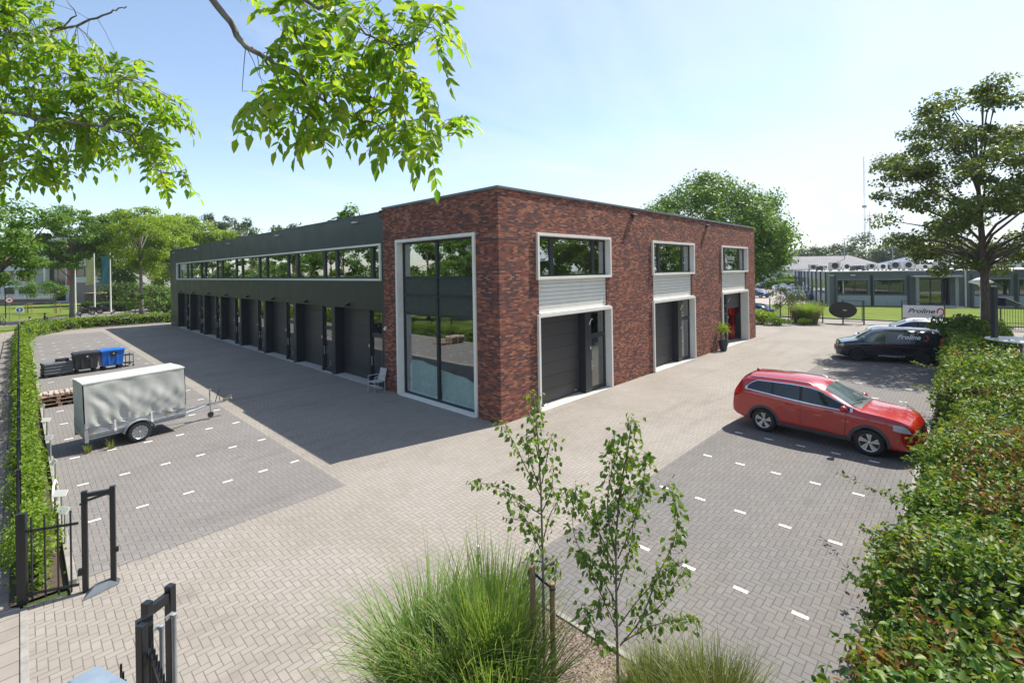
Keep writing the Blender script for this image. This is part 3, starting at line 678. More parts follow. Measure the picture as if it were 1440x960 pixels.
    def end_patch(s, name, m, parent, y0, y1, z0, z1, sign=1, off=.008, ny=10, nz=4, bow=0):
        mb = MB()
        def fn(u, v):
            y = y0 + (y1 - y0) * u; z = z0 + (z1 - z0) * v + bow * (1 - (2 * u - 1) ** 2); return (s.nose(y, z, sign) + sign * off, y, z)
        mb.grid(fn, ny, nz); return mb.build(name, m, parent, smooth=True)

def wheel(parent, x, y, r, w, sg, spokes=7, bright=None, dark=None, twist=.25):
    """tyre with its rim as child"""
    y0 = y - sg * w; bright = bright or M['alu']; dark = dark or M['plastic']
    t = MB(); prof = [(r * .66, 0), (r * .80, -.012), (r * .95, .004), (r, .03), (r, w - .03), (r * .95, w), (r * .66, w)]
    t.lathe([(a, y0 + sg * b) for a, b in [(q[0], w - q[1]) for q in prof]], (x, 0, r), 36, 'y', cap=False); T = t.build('wheel', M['rubber'], parent, smooth=True, angle=40)
    d = MB(); d.lathe([(.001, y0 + sg * (w - .07)), (r * .64, y0 + sg * (w - .06)), (r * .66, y0)], (x, 0, r), 32, 'y', cap=False); d.build('brake_disc', dark, T, smooth=True, angle=40)
    q = MB(); yo = y0 + sg * (w - .012)
    q.lathe([(r * .69, yo + sg * .002), (r * .66, yo), (r * .62, yo - sg * .014), (r * .615, yo - sg * .04)], (x, 0, r), 36, 'y', cap=False)
    for i in range(spokes):
        a0 = 2 * math.pi * i / spokes
        def pt(rr, da, dy): a = a0 + da; return (x + rr * math.cos(a), yo - sg * dy, r + rr * math.sin(a))
        r0, r1 = r * .13, r * .645; ws = 2 * math.pi / spokes * .30
        for d0, d1 in (((-ws, .0), (twist - ws * .55, twist + ws * .1)), ((.35 * ws, ws * 1.3), (twist + ws * .3, twist + ws * .95))) if twist else (((-ws, ws), (-ws * .5, ws * .5)),):
            V = [pt(r0, d0[0], .02), pt(r0, d0[1], .02), pt(r1, d1[1], .008), pt(r1, d1[0], .008)]
            q.add(V + [(a, b - sg * .03, c) for a, b, c in V], [(0, 1, 2, 3), (4, 7, 6, 5), (0, 4, 5, 1), (1, 5, 6, 2), (2, 6, 7, 3), (3, 7, 4, 0)])
    q.lathe([(.001, yo - sg * .004), (r * .11, yo - sg * .008), (r * .16, yo - sg * .03)], (x, 0, r), 16, 'y', cap=False)
    q.build('rim', bright, T, smooth=True, angle=35); return T

def arc_band(body, name, m, parent, wx, r, rin, rout, sg, zmin, off=.014):
    mb = MB(); n = 26; a0 = math.asin(max(-1, (zmin - r) / rout)); an = [a0 + (math.pi - 2 * a0) * i / n for i in range(n + 1)]
    V = []
    for a in an:
        for rr in (rin, rout):
            px, pz = wx + rr * math.cos(a), r + rr * math.sin(a); y = body.side(px, pz)
            V += [(px, sg * (y + off), pz), (px, sg * (y - .05), pz)]
    fs = []
    for i in range(n):
        b = i * 4; c = b + 4; fs += [(b, b + 2, c + 2, c), (b + 1, c + 1, c + 3, b + 3), (b, c, c + 1, b + 1), (b + 2, b + 3, c + 3, c + 2)]
    mb.add(V, fs); return mb.build(name, m, parent, smooth=True, angle=40)

def suv(name, label, loc, rz, pm, scale=(1, 1, 1), detail=True, group=None, dark_rim=False, rear_fancy=True):
    c = empty(name, loc, rz, label, 'car', group)
    L = 4.58 * scale[0]; W = 1.82; k = scale[2]; h = L / 2
    top = [(-h, .62), (-h + .02, .95), (-h + .08, 1.16), (-h + .26, 1.46 * k), (-h + .46, 1.60 * k), (-1.3, 1.63 * k), (-.6, 1.655 * k), (-.1, 1.645 * k), (.22, 1.575 * k), (.48, 1.44 * k), (.98, 1.19 * k), (1.10, 1.155), (1.55, 1.125), (1.95, 1.07), (h - .14, .97), (h - .04, .82), (h, .55)]
    belt = [(-h, .58), (-h + .06, .98), (-h + .35, 1.21), (-1.5, 1.19), (-.8, 1.13), (0, 1.08), (1.2, 1.05), (1.8, 1.0), (2.1, .90), (h, .55)]
    plan = [(-h, .78), (-h + .06, .88), (-h + .25, .95), (-h + .7, .985), (-1, 1), (1.2, 1), (1.75, .985), (2.0, .94), (h - .12, .84), (h - .03, .72), (h, .6)]
    zl = [(-h, .46), (-h + .15, .36), (-h + .5, .27), (-1, .25), (1.2, .25), (1.8, .25), (h - .1, .27), (h, .36)]
    b = Body(L, W, zl, top, belt, plan, .115); r = .345; wr, wf = -1.31, 1.31
    b.mesh('body', pm, c, (wr, wf), r)
    for sg in (-1, 1):
        for wx in (wr, wf):
            wheel(c, wx, sg * (W / 2 - .035), r, .22, sg, 5, None if not dark_rim else M['plastic'])
            arc_band(b, 'wheel_arch_trim', M['clad_grey'], c, wx, r, r + .045, r + .115, sg, .30)
        b.side_patch('sill_trim', M['clad_grey'], c, wr + r + .06, wf - r - .06, lambda x: .26, lambda x: .40, sg, .014)
        zt_ = lambda x: b.prof(x)[8][1] - .012
        zb_ = lambda x: b.prof(x)[7][1] + .022
        xr0, xf1 = -h + .50, .90
        def hi(x):
            t = (x - xr0) / .55; lim = zb_(x) + .03 + (.37 * k) * max(0, min(1, t)) ** .6; return max(zb_(x) + .01, min(zt_(x) - .02, lim))
        if detail:
            b.side_patch('window_trim', M['chrome'], c, xr0 - .05, xf1 + .06, lambda x: zb_(x) - .022, lambda x: hi(min(max(x, xr0), xf1)) + .018, sg, .003, 40, 6)
        for q0, q1, gname in ((xr0, -1.08, 'quarter_window'), (-1.02, -.33, 'rear_window'), (-.25, xf1, 'front_window')):
            b.side_patch(gname, M['cglass'], c, q0, q1, zb_, hi, sg, .008, 22, 6)
        b.side_patch('window_pillar', M['plastic'], c, -1.085, -1.015, zb_, hi, sg, .0065, 3, 6); b.side_patch('window_pillar', M['plastic'], c, -.335, -.245, zb_, hi, sg, .0065, 3, 6)
        if detail:
            for x in (-.29, .80):
                sm = MB(); sm.grid(lambda u, v, x=x: (x + .006 * (2 * u - 1) + (.05 * (v - .5) if x > .5 else 0), sg * (b.side(x, .40 + .66 * v) + .003), .40 + .66 * v), 1, 14); sm.build('door_gap', M['plastic'], c)
            sm = MB(); sm.grid(lambda u, v: (wr + .09 + (.40) * v ** .6 + .006 * (2 * u - 1), sg * (b.side(wr + .3, .76 + .3 * v) + .003), .76 + .3 * v), 1, 10)
            sm.build('door_gap', M['plastic'], c)
            for x in (-.55, .45):
                hd = MB(); hd.bx(x - .04, sg * (b.side(x, .97) + .018), .975, .20, .03, .032); hd.build('door_handle', pm, c, bevel=.012)
            rl = MB(); rl.tube([(x, sg * (b.prof(x)[9][0] - .02), b.prof(x)[9][1] + (.035 if -1.75 < x < .0 else .0)) for x in np.linspace(-1.9, .12, 18)], .016, 6); rl.build('roof_rail', M['chrome'] if not dark_rim else M['plastic'], c, smooth=True)
        mi = MB(); mi.lathe([(.001, -.13), (.55, -.11), (.85, -.05), (1, .02), (.9, .10), (.5, .14), (.001, .15)], (0, 0, 0), 14, 'y'); mi.v = [(.80 + x * .085, sg * (b.side(1.0, 1.02) + .13 + y * .8), 1.15 + z * .088) for x, y, z in mi.v]; mi.tube([(.81, sg * (b.side(1.0, 1.02) - .02), 1.08), (.81, sg * (b.side(1.0, 1.02) + .08), 1.11)], .03, 6); mi.build('side_mirror', pm, c, smooth=True)
        b.side_patch('headlight', M['lens'], c, 1.82, h - .075, lambda x: .76 - .03 * (x - 1.8) + .05 * max(0, (2.0 - x) * 2.5), lambda x: min(.92, b.prof(x)[7][1] - .01) - .05 * max(0, x - 1.9), sg, .007, 14, 4)
        b.side_patch('tail_light', M['red_lens'], c, -h + .06, -h + .27, lambda x: .93 + .16 * ((x + h) / .34), lambda x: min(1.36, b.prof(x)[8][1] - .01), sg, .009, 8, 5)
        if detail:
            b.end_patch('fog_light', M['lens'], c, sg * .50, sg * .72, .40, .47, 1, .012, 5, 2)
    b.top_patch('windscreen', M['wglass'], c, .27, 1.0, .05, .008, 14, 12, .03)
    b.top_patch('rear_screen', M['cglass'], c, -h + .14, -h + .50, .10, .008, 8, 10)
    if detail:
        wp = MB()
        for yy, l in ((.32, .55), (-.18, .5)): wp.tube([(1.03, yy, b.topz(1.03, yy) + .03), (.92, yy - l, b.topz(.92, yy - l) + .025)], .008, 5)
        wp.build('wiper', M['plastic'], c); b.top_patch('wiper_cowl', M['plastic'], c, 1.0, 1.10, .10, .006, 3, 10)
        b.end_patch('grille', M['plastic'], c, -.50, .50, .66, .80, 1, .006, 14, 4); b.end_patch('grille_bar', M['chrome'], c, -.46, .46, .76, .795, 1, .014, 14, 2); b.end_patch('badge', M['chrome'], c, -.07, .07, .70, .81, 1, .022, 3, 3)
        b.end_patch('lower_grille', M['plastic'], c, -.66, .66, .34, .50, 1, .008, 14, 4); b.end_patch('bumper_trim', M['clad_grey'], c, -.70, .70, .275, .335, 1, .012, 14, 2)
        b.end_patch('number_plate', M['plate'], c, -.26, .26, .47, .57, 1, .02, 6, 2)
        b.end_patch('rear_number_plate', M['plate'], c, -.26, .26, .80, .90, -1, .01, 6, 2); b.end_patch('rear_bumper', M['clad_grey'], c, -.8, .8, .46, .58, -1, .012, 12, 2)
        an = MB(); an.prism([(-1.82, 1.60 * k), (-1.66, 1.62 * k), (-1.80, 1.69 * k)], -.015, .015, 'y'); an.build('antenna', pm, c)
    return c

red = paint('metallic_red_paint', (.38, .006, .006), .08)
whitep = paint('white_car_paint', (.72, .73, .73), .0); whitep2 = paint('pearl_grey_car_paint', (.55, .57, .60), .3); navy = paint('blue_black_van_paint', (.008, .014, .026), .35)
def heading(fx, fy): return math.atan2(fy, fx)
fw = np.array([-.09, -.995]); rt = np.array([fw[1], -fw[0]])   # right-hand side of the car
k_ = 1.03
mid = (np.array([4.79, -6.47]) + np.array([4.55, -9.02])) / 2 - rt * .875
suv('red_car', 'shiny red sport utility car parked nose to the hedge with alloy wheels and grey arches', (mid[0], mid[1], .006), heading(*fw), red, (1, 1, 1.03))

# dark panel van
def van():
    f = np.array([-.247, .969]); lt = np.array([-f[1], f[0]]); mid = (np.array([19.42, -6.67]) + np.array([20.09, -9.3])) / 2 - lt * .88
    c = empty('panel_van', (mid[0], mid[1], .006), heading(*f), 'dark blue-black panel van with white and red lettering parked next to two white cars', 'van')
    L, W = 4.36, 1.84; h = L / 2
    top = [(-h, .7), (-h + .02, 1.1), (-h + .05, 1.5), (-h + .12, 1.66), (-h + .4, 1.72), (-.6, 1.74), (.2, 1.72), (.52, 1.65), (1.22, 1.17), (1.34, 1.11), (1.75, 1.03), (h - .14, .95), (h - .03, .72), (h, .55)]
    belt = [(-h, .66), (-h + .04, 1.0), (-h + .3, 1.06), (0, 1.03), (1.2, 1.0), (1.75, .95), (h - .12, .85), (h, .5)]
    plan = [(-h, .90), (-h + .05, .95), (-h + .3, .985), (-1, 1), (1.2, 1), (1.7, .98), (2.0, .93), (h - .08, .80), (h, .66)]
    zl = [(-h, .38), (-h + .2, .28), (0, .22), (1.8, .22), (h, .30)]
    b = Body(L, W, zl, top, belt, plan, .045); r = .335; wr, wf = -1.33, 1.30
    b.mesh('body', navy, c, (wr, wf), r)
    for sg in (-1, 1):
        for wx in (wr, wf): wheel(c, wx, sg * (W / 2 - .03), r, .21, sg, 10, M['plastic'], M['plastic'], 0); arc_band(b, 'wheel_arch_trim', M['plastic'], c, wx, r, r + .045, r + .10, sg, .28)
        zb_ = lambda x: b.prof(x)[7][1] + .03; hi = lambda x: min(1.56, b.prof(x)[8][1] - .05)
        b.side_patch('front_window', M['wglass'] if sg > 0 else M['cglass'], c, .10, .95, zb_, lambda x: max(zb_(x) + .01, hi(x)), sg, .008, 18, 6)
        for x in (.02, 1.08, -.98):
            sm = MB(); sm.grid(lambda u, v, x=x: (x + .006 * (2 * u - 1), sg * (b.side(x, .34 + (1.16 if x < .5 else .6) * v) + .003), .34 + (1.16 if x < .5 else .6) * v), 1, 18)
            sm.build('door_gap', M['plastic'], c)
        b.side_patch('side_moulding', M['plastic'], c, wr + r + .08, wf - r - .08, lambda x: .42, lambda x: .50, sg, .012)
        hd = MB(); hd.bx(.25, sg * (b.side(.25, 1.0) + .015), 1.0, .2, .03, .035); hd.bx(-.15, sg * (b.side(-.15, 1.0) + .015), 1.0, .2, .03, .035); hd.build('door_handle', M['plastic'], c, bevel=.01)
        mi = MB(); mi.bx(1.0, sg * (b.side(1.0, 1.1) + .13), 1.17, .14, .2, .24, 0); mi.build('side_mirror', M['plastic'] if sg < 0 else mat('mirror_cap', (.12, .2, .2), .15), c, bevel=.05)
        b.side_patch('headlight', M['lens'], c, 1.86, h - .06, lambda x: .74, lambda x: min(.95, b.prof(x)[7][1] - .01), sg, .007, 10, 4)
        b.side_patch('tail_light', M['red_lens'], c, -h + .02, -h + .16, lambda x: .85, lambda x: 1.35, sg, .008, 5, 5)
    b.top_patch('windscreen', M['wglass'], c, .58, 1.24, .06, .008, 14, 12, .03)
    b.end_patch('grille', M['plastic'], c, -.55, .55, .50, .70, 1, .008, 12, 4); b.end_patch('number_plate', M['plate'], c, -.26, .26, .42, .52, 1, .02, 6, 2)
    # lettering on both flanks
    wt = mat('white_lettering', (.75, .75, .76), .5); rd = mat('red_lettering', (.45, .03, .03), .5)
    for sg in (1, -1):
        y = sg * (b.side(-.95, 1.42) + .006)
        Mx = lambda x, z, tilt: Matrix.Translation((x, sg * (b.side(x, z) + .008), z)) @ Matrix.Rotation(math.pi if sg > 0 else 0, 4, 'Z') @ Matrix.Rotation(R(90) - sg * 0 - tilt, 4, 'X')
        text_mesh('lettering', 'Proline', .30, wt, c, Mx(-.80, 1.34, R(9)), shear=.35, sx=1.05, bold=.006)
        text_mesh('lettering', 'AUTOMOTIVE', .075, rd, c, Mx(-.66, 1.17, R(6)), shear=.3, sx=1.4)
        text_mesh('web_address', 'prolineautoparts.nl', .12, wt, c, Mx(-.1, .36, R(-6)), shear=.2, sx=1.15)
        lg = MB()
        for i in range(9):
            a = R(-110 + 24 * i); xx = -1.46 - sg * 0 + .10 * math.cos(a) * (-sg if sg > 0 else 1) ; zz = 1.32 + .13 * math.sin(a)
            lg.bx(xx, sg * (b.side(xx, zz) + .008), zz, .055, .004, .05, 0, a)
        lg.build('emblem', rd, c)
        b.side_patch('red_stripe', rd, c, -1.6, .7, lambda x: .845 + .02 * x, lambda x: .862 + .02 * x, sg, .006, 20, 1)
van()
suv('white_car', 'low white hatchback with dark rails half hidden behind the dark van', (23.2, -8.1, .006), R(91), whitep, (.93, 1, .9), dark_rim=True)
suv('white_estate_car', 'tall silver-white sport utility car parked in front of the lettered banner', (27.5, -8.35, .006), R(96), whitep2, (1.02, 1, 1.02), dark_rim=True)

# ------------------------------------------------------------------ covered trailer
def trailer():
    f = np.array([math.cos(R(11.5)), math.sin(R(11.5))]); c0 = np.array([-9.52, 7.20])
    c = empty('covered_trailer', (c0[0], c0[1], -.02), R(6.3), 'small galvanised box trailer under a wrinkled grey canvas cover', 'trailer')
    c.rotation_euler.y = -R(1.4)
    L, W = 2.45, 1.24; y0, y1 = 0, W   # origin at near rear corner, y away from the camera
    fr = MB(); fr.box(.0, L, .02, .06, .36, .42); fr.box(0, L, W - .06, W - .02, .36, .42); fr.box(0, .05, .06, W - .06, .36, .42); fr.box(L - .05, L, .06, W - .06, .36, .42); fr.box(.02, L - .02, .06, W - .06, .41, .44)
    fr.box(-.035, .055, -.012, .05, .30, .86); fr.box(-.035, .055, W - .05, W + .012, .30, .86); fr.build('chassis', M['steel'], c, bevel=.006)
    for ya, yb in ((-.005, .022), (W - .022, W + .005)):
        s = MB(); s.box(.058, L - .004, ya, yb, .44, .80)
        for z in (.50, .74): s.box(.06, L - .01, ya - .012, ya, z, z + .035)
        s.build('side_board', M['steel'], c, bevel=.004)
    s = MB(); s.box(L - .003, L + .025, .0, W, .42, .80); s.build('front_board', M['steel'], c); s = MB(); s.box(-.03, -.004, .052, W - .052, .42, .80); s.build('tail_board', M['steel'], c)
    # canvas
    t = MB()
    def tarp(face):
        def fn(u, v):
            if face == 0: x, y, z = u * (L + .02) - .01, -.025, .70 + v * 1.30
            elif face == 1: x, y, z = u * (L + .02) - .01, W + .025, .76 + v * 1.24
            elif face == 2: x, y, z = -.035, u * (W + .05) - .025, .52 + v * 1.48
            elif face == 3: x, y, z = L + .03, u * (W + .05) - .025, .76 + v * 1.24
            else: x, y, z = u * (L + .07) - .037, v * (W + .05) - .025, 2.0
            e = min(1, 12 * min(u, 1 - u)) * min(1, 10 * (1 - v)); 
            q1 = math.sin(x * 9 + z * 5.5 + 1.3 * math.sin(z * 4 + x)) * math.sin(z * 3.1 + x * 1.7); q2 = math.sin((x - 1.2) * 3.2 - z * 7 + 2 * math.sin(x * 2.2)); q3 = math.sin(x * 21 + 9 * z * (1 if x < 1 else -1) + math.sin(z * 9))
            lowf = (1 - v) ** 1.5; d = (.013 * q1 + .010 * q2 + .009 * q3 * lowf * 1.8) * e
            if face == 0: y += d - .012 * math.sin(math.pi * v); z += (.035 * math.sin(x * 5) * (1 - v) + .02 * math.sin(x * 17) * (1 - v))
            elif face == 1: y -= d
            elif face == 2: x += .5 * d + .012 * math.sin(y * 16)
            elif face == 3: x -= .5 * d
            else: z += .008 * math.sin(x * 6) * math.sin(y * 5) - .01 * math.sin(math.pi * u) + .012 * math.sin(math.pi * v)
            return (x, y, z)
        return fn
    canv = NT('grey_canvas'); n = canv.noise(canv.obj(), 2.2, 5); n2 = canv.noise(canv.obj(), 7, 5, .6, 1.2)
    z = canv.xyz(canv.obj())[2]
    cc = canv.mix(canv.rng(n, .35, .7, 0, 1), (.44, .445, .41), (.38, .385, .355)); cc = canv.mix(canv.m('MULTIPLY', canv.rng(n2, .5, .7, 0, .6), canv.rng(z, .8, 1.3, 1, 0)), cc, (.26, .26, .22))
    canv.l(cc, canv.b.inputs['Base Color']); canv.b.inputs['Roughness'].default_value = .62; canv.bump(n2, .25, .02); MATS['canvas'] = canv.mt
    for k_, (nu, nv) in enumerate(((72, 40), (30, 16), (24, 30), (20, 16), (20, 12))): t.grid(tarp(k_), nu, nv)
    T = t.build('canvas_cover', canv.mt, c, smooth=True, angle=50)
    cv = MB(); cv.box(-.042, L + .036, -.034, -.028, 1.965, 2.0); cv.build('cover_seam', mat('pale_canvas_seam', (.5, .5, .46), .6), T)
    for x in (.63, 1.52):
        st = MB(); st.box(x, x + .045, -.05, -.035, .50, .80); st.box(x - .01, x + .055, -.06, -.02, .47, .53)
        st.build('cover_strap', mat('white_strap', (.6, .6, .58), .6), T)
    # mudguard + wheels
    wx, r = 1.20, .30
    for sg, yy in ((-1, -.13), (1, W + .13)):
        m_ = MB(); n = 16; V = []
        for i in range(n + 1):
            a = R(8 + 164 * i / n); 
            for rr in (r + .05, r + .065):
                V += [(wx + rr * 1.08 * math.cos(a), yy - sg * .12, r + rr * math.sin(a)), (wx + rr * 1.08 * math.cos(a), yy + sg * .09, r + rr * math.sin(a))]
        fs = []
        for i in range(n):
            q = i * 4; w = q + 4; fs += [(q, q + 1, w + 1, w), (q + 2, w + 2, w + 3, q + 3), (q, w, w + 2, q + 2), (q + 1, q + 3, w + 3, w + 1)]
        m_.add(V, fs + [(0, 2, 3, 1), (n * 4, n * 4 + 1, n * 4 + 3, n * 4 + 2)]); m_.build('mudguard', M['steel'], c, smooth=True, angle=40)
        wheel(c, wx, yy + sg * .07, r, .165, sg, 12, M['alu'], M['steel'], 0)
    ax = MB(); ax.tube([(wx, -.1, .3), (wx, W + .1, .3)], .035, 8); ax.build('axle', M['steel'], c)
    db = MB(); ym = W / 2
    db.tube([(L - .3, ym - .42, .37), (L + .75, ym - .05, .43), (L + 1.0, ym, .46)], .03, 6); db.tube([(L - .3, ym + .42, .37), (L + .75, ym + .05, .43)], .03, 6); db.box(L + .55, L + 1.45, ym - .035, ym + .035, .42, .49)
    DB = db.build('drawbar', M['steel'], c)
    cp_ = MB(); cp_.box(L + 1.38, L + 1.62, ym - .04, ym + .04, .46, .53); cp_.lathe([(.001, .42), (.05, .43), (.055, .5), (.03, .54)], (L + 1.62, ym, 0), 12); cp_.tube([(L + 1.45, ym, .53), (L + 1.60, ym, .60), (L + 1.66, ym, .59)], .014, 6); cp_.build('coupling', mat('worn_steel', (.22, .2, .18), .5, .5), DB)
    jk = MB(); jk.tube([(L + .93, ym - .07, .14), (L + .93, ym - .07, .98)], .022, 8); jk.tube([(L + .90, ym - .07, .98), (L + .98, ym - .07, .98)], .012, 6); jk.box(L + .90, L + .96, ym - .1, ym - .04, .42, .52)
    jw = MB(); jw.lathe([(.04, -.025), (.09, -.03), (.10, 0), (.09, .03), (.04, .025)], (L + .93, ym - .07, .10), 16, 'y'); JW = jk.build('jockey_stand', M['steel'], c); jw.build('jockey_wheel', M['rubber'], JW, smooth=True, angle=40)
    hb = MB(); hb.tube([(L + 1.12, ym, .49), (L + 1.2, ym, .75), (L + 1.27, ym, .90)], .014, 6); hb.tube([(L + 1.27, ym, .48), (L + 1.24, ym + .02, .72)], .012, 6); hb.build('handbrake_lever', M['plastic'], DB)
    lp = MB(); lp.box(.12, .16, -.03, -.02, .52, .56); lp.box(1.95, 2.02, -.022, -.018, .57, .60); lp.build('side_reflector', mat('amber_reflector', (.6, .3, .02), .3), c)
trailer()

# ------------------------------------------------------------------ wheelie containers, panels, pallets
def container(label, loc, rz, m, md):
    c = empty('waste_container', loc, rz, label, 'waste container')
    w, d, h = .98, .80, 1.02
    b = MB(); V = []
    for z, s, t in ((.20, .86, .80), (.24, .90, .84), (.95, 1.0, 1.0), (1.0, 1.04, 1.05)):
        V += [(-w / 2 * s, -d / 2 * t, z), (w / 2 * s, -d / 2 * t, z), (w / 2 * s, d / 2 * t, z), (-w / 2 * s, d / 2 * t, z)]
    b.add(V, [(i * 4 + j, i * 4 + (j + 1) % 4, i * 4 + 4 + (j + 1) % 4, i * 4 + 4 + j) for i in range(3) for j in range(4)] + [(0, 3, 2, 1), (12, 13, 14, 15)])
    for x in (-.18, .18): b.prism([(x - .05, .26), (x + .05, .26), (x + .06, .92), (x - .06, .92)], -d / 2 * 1.0 - .0, -d / 2 + .06, 'y')
    b.build('bin_body', m, c, bevel=.025)
    l = MB(); l.grid(lambda u, v: (-w / 2 * 1.07 + u * w * 1.07, -d / 2 * 1.1 + v * d * 1.15, 1.02 + .10 * math.sin(math.pi * min(1, v * .62 + .16)) - .02 * abs(2 * u - 1) ** 3), 10, 10)
    l.grid(lambda u, v: (-w / 2 * 1.07 + u * w * 1.07, -d / 2 * 1.1, .985 + v * (.035 + .10 * math.sin(math.pi * .16) - .0 * u) - .02 * abs(2 * u - 1) ** 3 * v), 10, 1); l.box(-w / 2 * 1.05, w / 2 * 1.05, -d / 2 * 1.08, d / 2 * 1.04, .985, 1.03)
    l.build('bin_lid', m, c, smooth=True, angle=35)
    dk = MB(); dk.lathe([(.001, -d / 2 - .02), (.15, -d / 2 - .02), (.16, -d / 2 + .02)], (.02, 0, .86), 16, 'y'); dk.build('slot_cover', md, c)
    lk = MB(); lk.lathe([(.001, -d / 2 - .045), (.045, -d / 2 - .04), (.05, -d / 2)], (.02, 0, .87), 10, 'y'); lk.build('lock', M['alu'], c)
    hn = MB()
    for sx in (-1, 1): hn.tube([(sx * w * .5, -.2, .82), (sx * w * .56, -.2, .84), (sx * w * .56, .2, .84), (sx * w * .5, .2, .82)], .018, 6)
    hn.build('side_handle', m, c)
    for sx in (-1, 1):
        for sy in (-1, 1):
            q = MB(); q.lathe([(.03, -.02), (.085, -.025), (.09, 0), (.085, .025), (.03, .02)], (sx * .34, sy * .27, .09), 14, 'y'); q.box(sx * .34 - .03, sx * .34 + .03, sy * .27 - .035, sy * .27 + .035, .12, .21); q.build('castor', M['rubber'], c)
bk = mat('weathered_black_plastic', (.028, .03, .034), .5, var=.2); bl_ = mat('bright_blue_plastic', (.006, .115, .46), .38, var=.1)
container('black four-wheeled waste container beside the stacked grey panels', (-8.42, 22.72, .006), R(5), bk, M['plastic'])
container('bright blue four-wheeled waste container to the right of the black one', (-7.36, 22.88, .006), R(8), bl_, M['plastic'])
gp = mat('blue_grey_panel_plastic', (.12, .135, .155), .5, var=.2, scale=5)
c = empty('stacked_panels', (-9.48, 22.75, .004), R(9), 'stack of blue-grey plastic panels on a low pallet beside the black container', 'stacked panels')
for k in range(4):
    q = MB(); dx = random.uniform(-.02, .02); q.box(-.56 + dx, .54 + dx, -.40, .40, .14 + k * .145, .14 + k * .145 + .13)
    for s_ in (-.3, .28): q.box(-.56 + dx, .54 + dx, -.42, -.40, .14 + k * .145 + .03, .14 + k * .145 + .055)
    q.build('panel', gp, c, bevel=.018)
pb = MB(); pb.box(-.58, .58, -.42, .42, .09, .13); [pb.box(x - .06, x + .06, -.42, .42, 0, .09) for x in (-.5, 0, .5)]; pb.build('pallet_base', M['plastic'], c)
c = empty('tool_case', (-9.30, 22.85, .715), R(14), 'small black case lying on top of the grey panels', 'case')
q = MB(); q.box(-.24, .24, -.14, .14, .0, .14); q.build('case_body', M['plastic'], c, bevel=.02); q = MB(); q.tube([(-.08, -.14, .08), (-.08, -.18, .09), (.08, -.18, .09), (.08, -.14, .08)], .012, 6); q.build('handle', bk, c)
c = empty('dark_trolley', (-6.62, 23.15, .004), R(12), 'dark metal hand trolley standing just right of the blue container', 'trolley')
q = MB(); [q.tube([(a, b_, .08), (a, b_, .72)], .018, 6) for a in (-.18, .18) for b_ in (-.25, .25)]; q.box(-.2, .2, -.27, .27, .18, .21); q.box(-.2, .2, -.27, .27, .62, .65); q.build('trolley_frame', M['black'], c)
for a in (-.18, .18):
    for b_ in (-.25, .25): w = MB(); w.lathe([(.02, -.015), (.05, -.02), (.05, .02), (.02, .015)], (a, b_, .05), 10, 'y'); w.build('castor', M['rubber'], c)

pw = mat('weathered_pallet_wood', (.30, .20, .135), .85, var=.35, scale=11, bump=.3)
def pallet(loc, rz, label, group):
    c = empty('wooden_pallet', loc, rz, label, 'pallet', group)
    d = MB()
    for i in range(7): y = -.40 + .8 * (i + .5) / 7; d.box(-.6, .6, y - .045, y + .045, .118, .14)
    d.build('deck_boards', pw, c); s = MB()
    for x in (-.53, 0, .53): s.box(x - .06, x + .06, -.4, .4, .10, .117); s.box(x - .06, x + .06, -.4, .4, 0, .018)
    s.build('stringer_boards', pw, c); b = MB()
    for x in (-.53, 0, .53):
        for y in (-.34, 0, .34): b.box(x - .06, x + .06, y - .05, y + .05, .019, .099)
    b.build('blocks', pw, c); return c
for k in range(3):
    pallet((-9.80 + (.02, -.03, -.03)[k], 15.02, .004 + .143 * k), R((6, 4, 8)[k]), ('bottom wooden pallet of the stack beside the left hedge', 'middle wooden pallet of the stack beside the left hedge', 'top wooden pallet of the stack, loaded with pale stones')[k], 'wooden pallets stacked by the hedge')
pallet((-8.95, 15.2, .004), R(3), 'single wooden pallet sticking out behind the covered trailer', 'wooden pallets stacked by the hedge')
pv = mat('sand_coloured_clinkers', (.42, .34, .28), .85, var=.25, scale=9)
n_ = 0
for i in range(7):
    for j in range(4):
        if random.random() < .88:
            c = MB(); c.box(-.055, .055, -.09, .09, 0, .085); o = c.build('paving_block', pv, bevel=.006, label='loose sand-coloured paving block lying on the top pallet', cat='paving block', group='paving blocks laid out on the pallet stack')
            o.location = (-10.30 + i * .155 + random.uniform(-.02, .02), 14.70 + j * .2 + random.uniform(-.02, .02) + i * .012, .434); o.rotation_euler = (0, 0, R(random.uniform(-14, 14)))

# ------------------------------------------------------------------ chair and potted plant at the building
c = empty('garden_chair', (-.40, 7.08, 0), R(180), 'light metal garden chair with armrests beside the brick corner', 'chair')
cm_ = mat('pale_grey_chair_metal', (.42, .41, .42), .5, var=.15)
for sy in (-1, 1):
    for x0, x1, ztop in ((.24, .22, .66), (-.22, -.26, .66)):
        q = MB(); q.tube([(x0, sy * .27, 0), (x1, sy * .27, ztop)], .014, 6); q.build('leg', cm_, c)
    q = MB(); q.tube([(.24, sy * .27, .64), (.20, sy * .27, .67), (-.26, sy * .27, .67)], .015, 6); q.build('armrest', cm_, c)
q = MB(); q.box(-.24, .24, -.25, .25, .42, .45); q.build('seat', cm_, c, bevel=.01)
q = MB(); q.grid(lambda u, v: (-.24 - .12 * v, -.25 + .5 * u, .44 + .5 * v), 6, 6); q.grid(lambda u, v: (-.255 - .12 * v, -.25 + .5 * u, .44 + .5 * v), 6, 6); q.build('backrest', cm_, c)

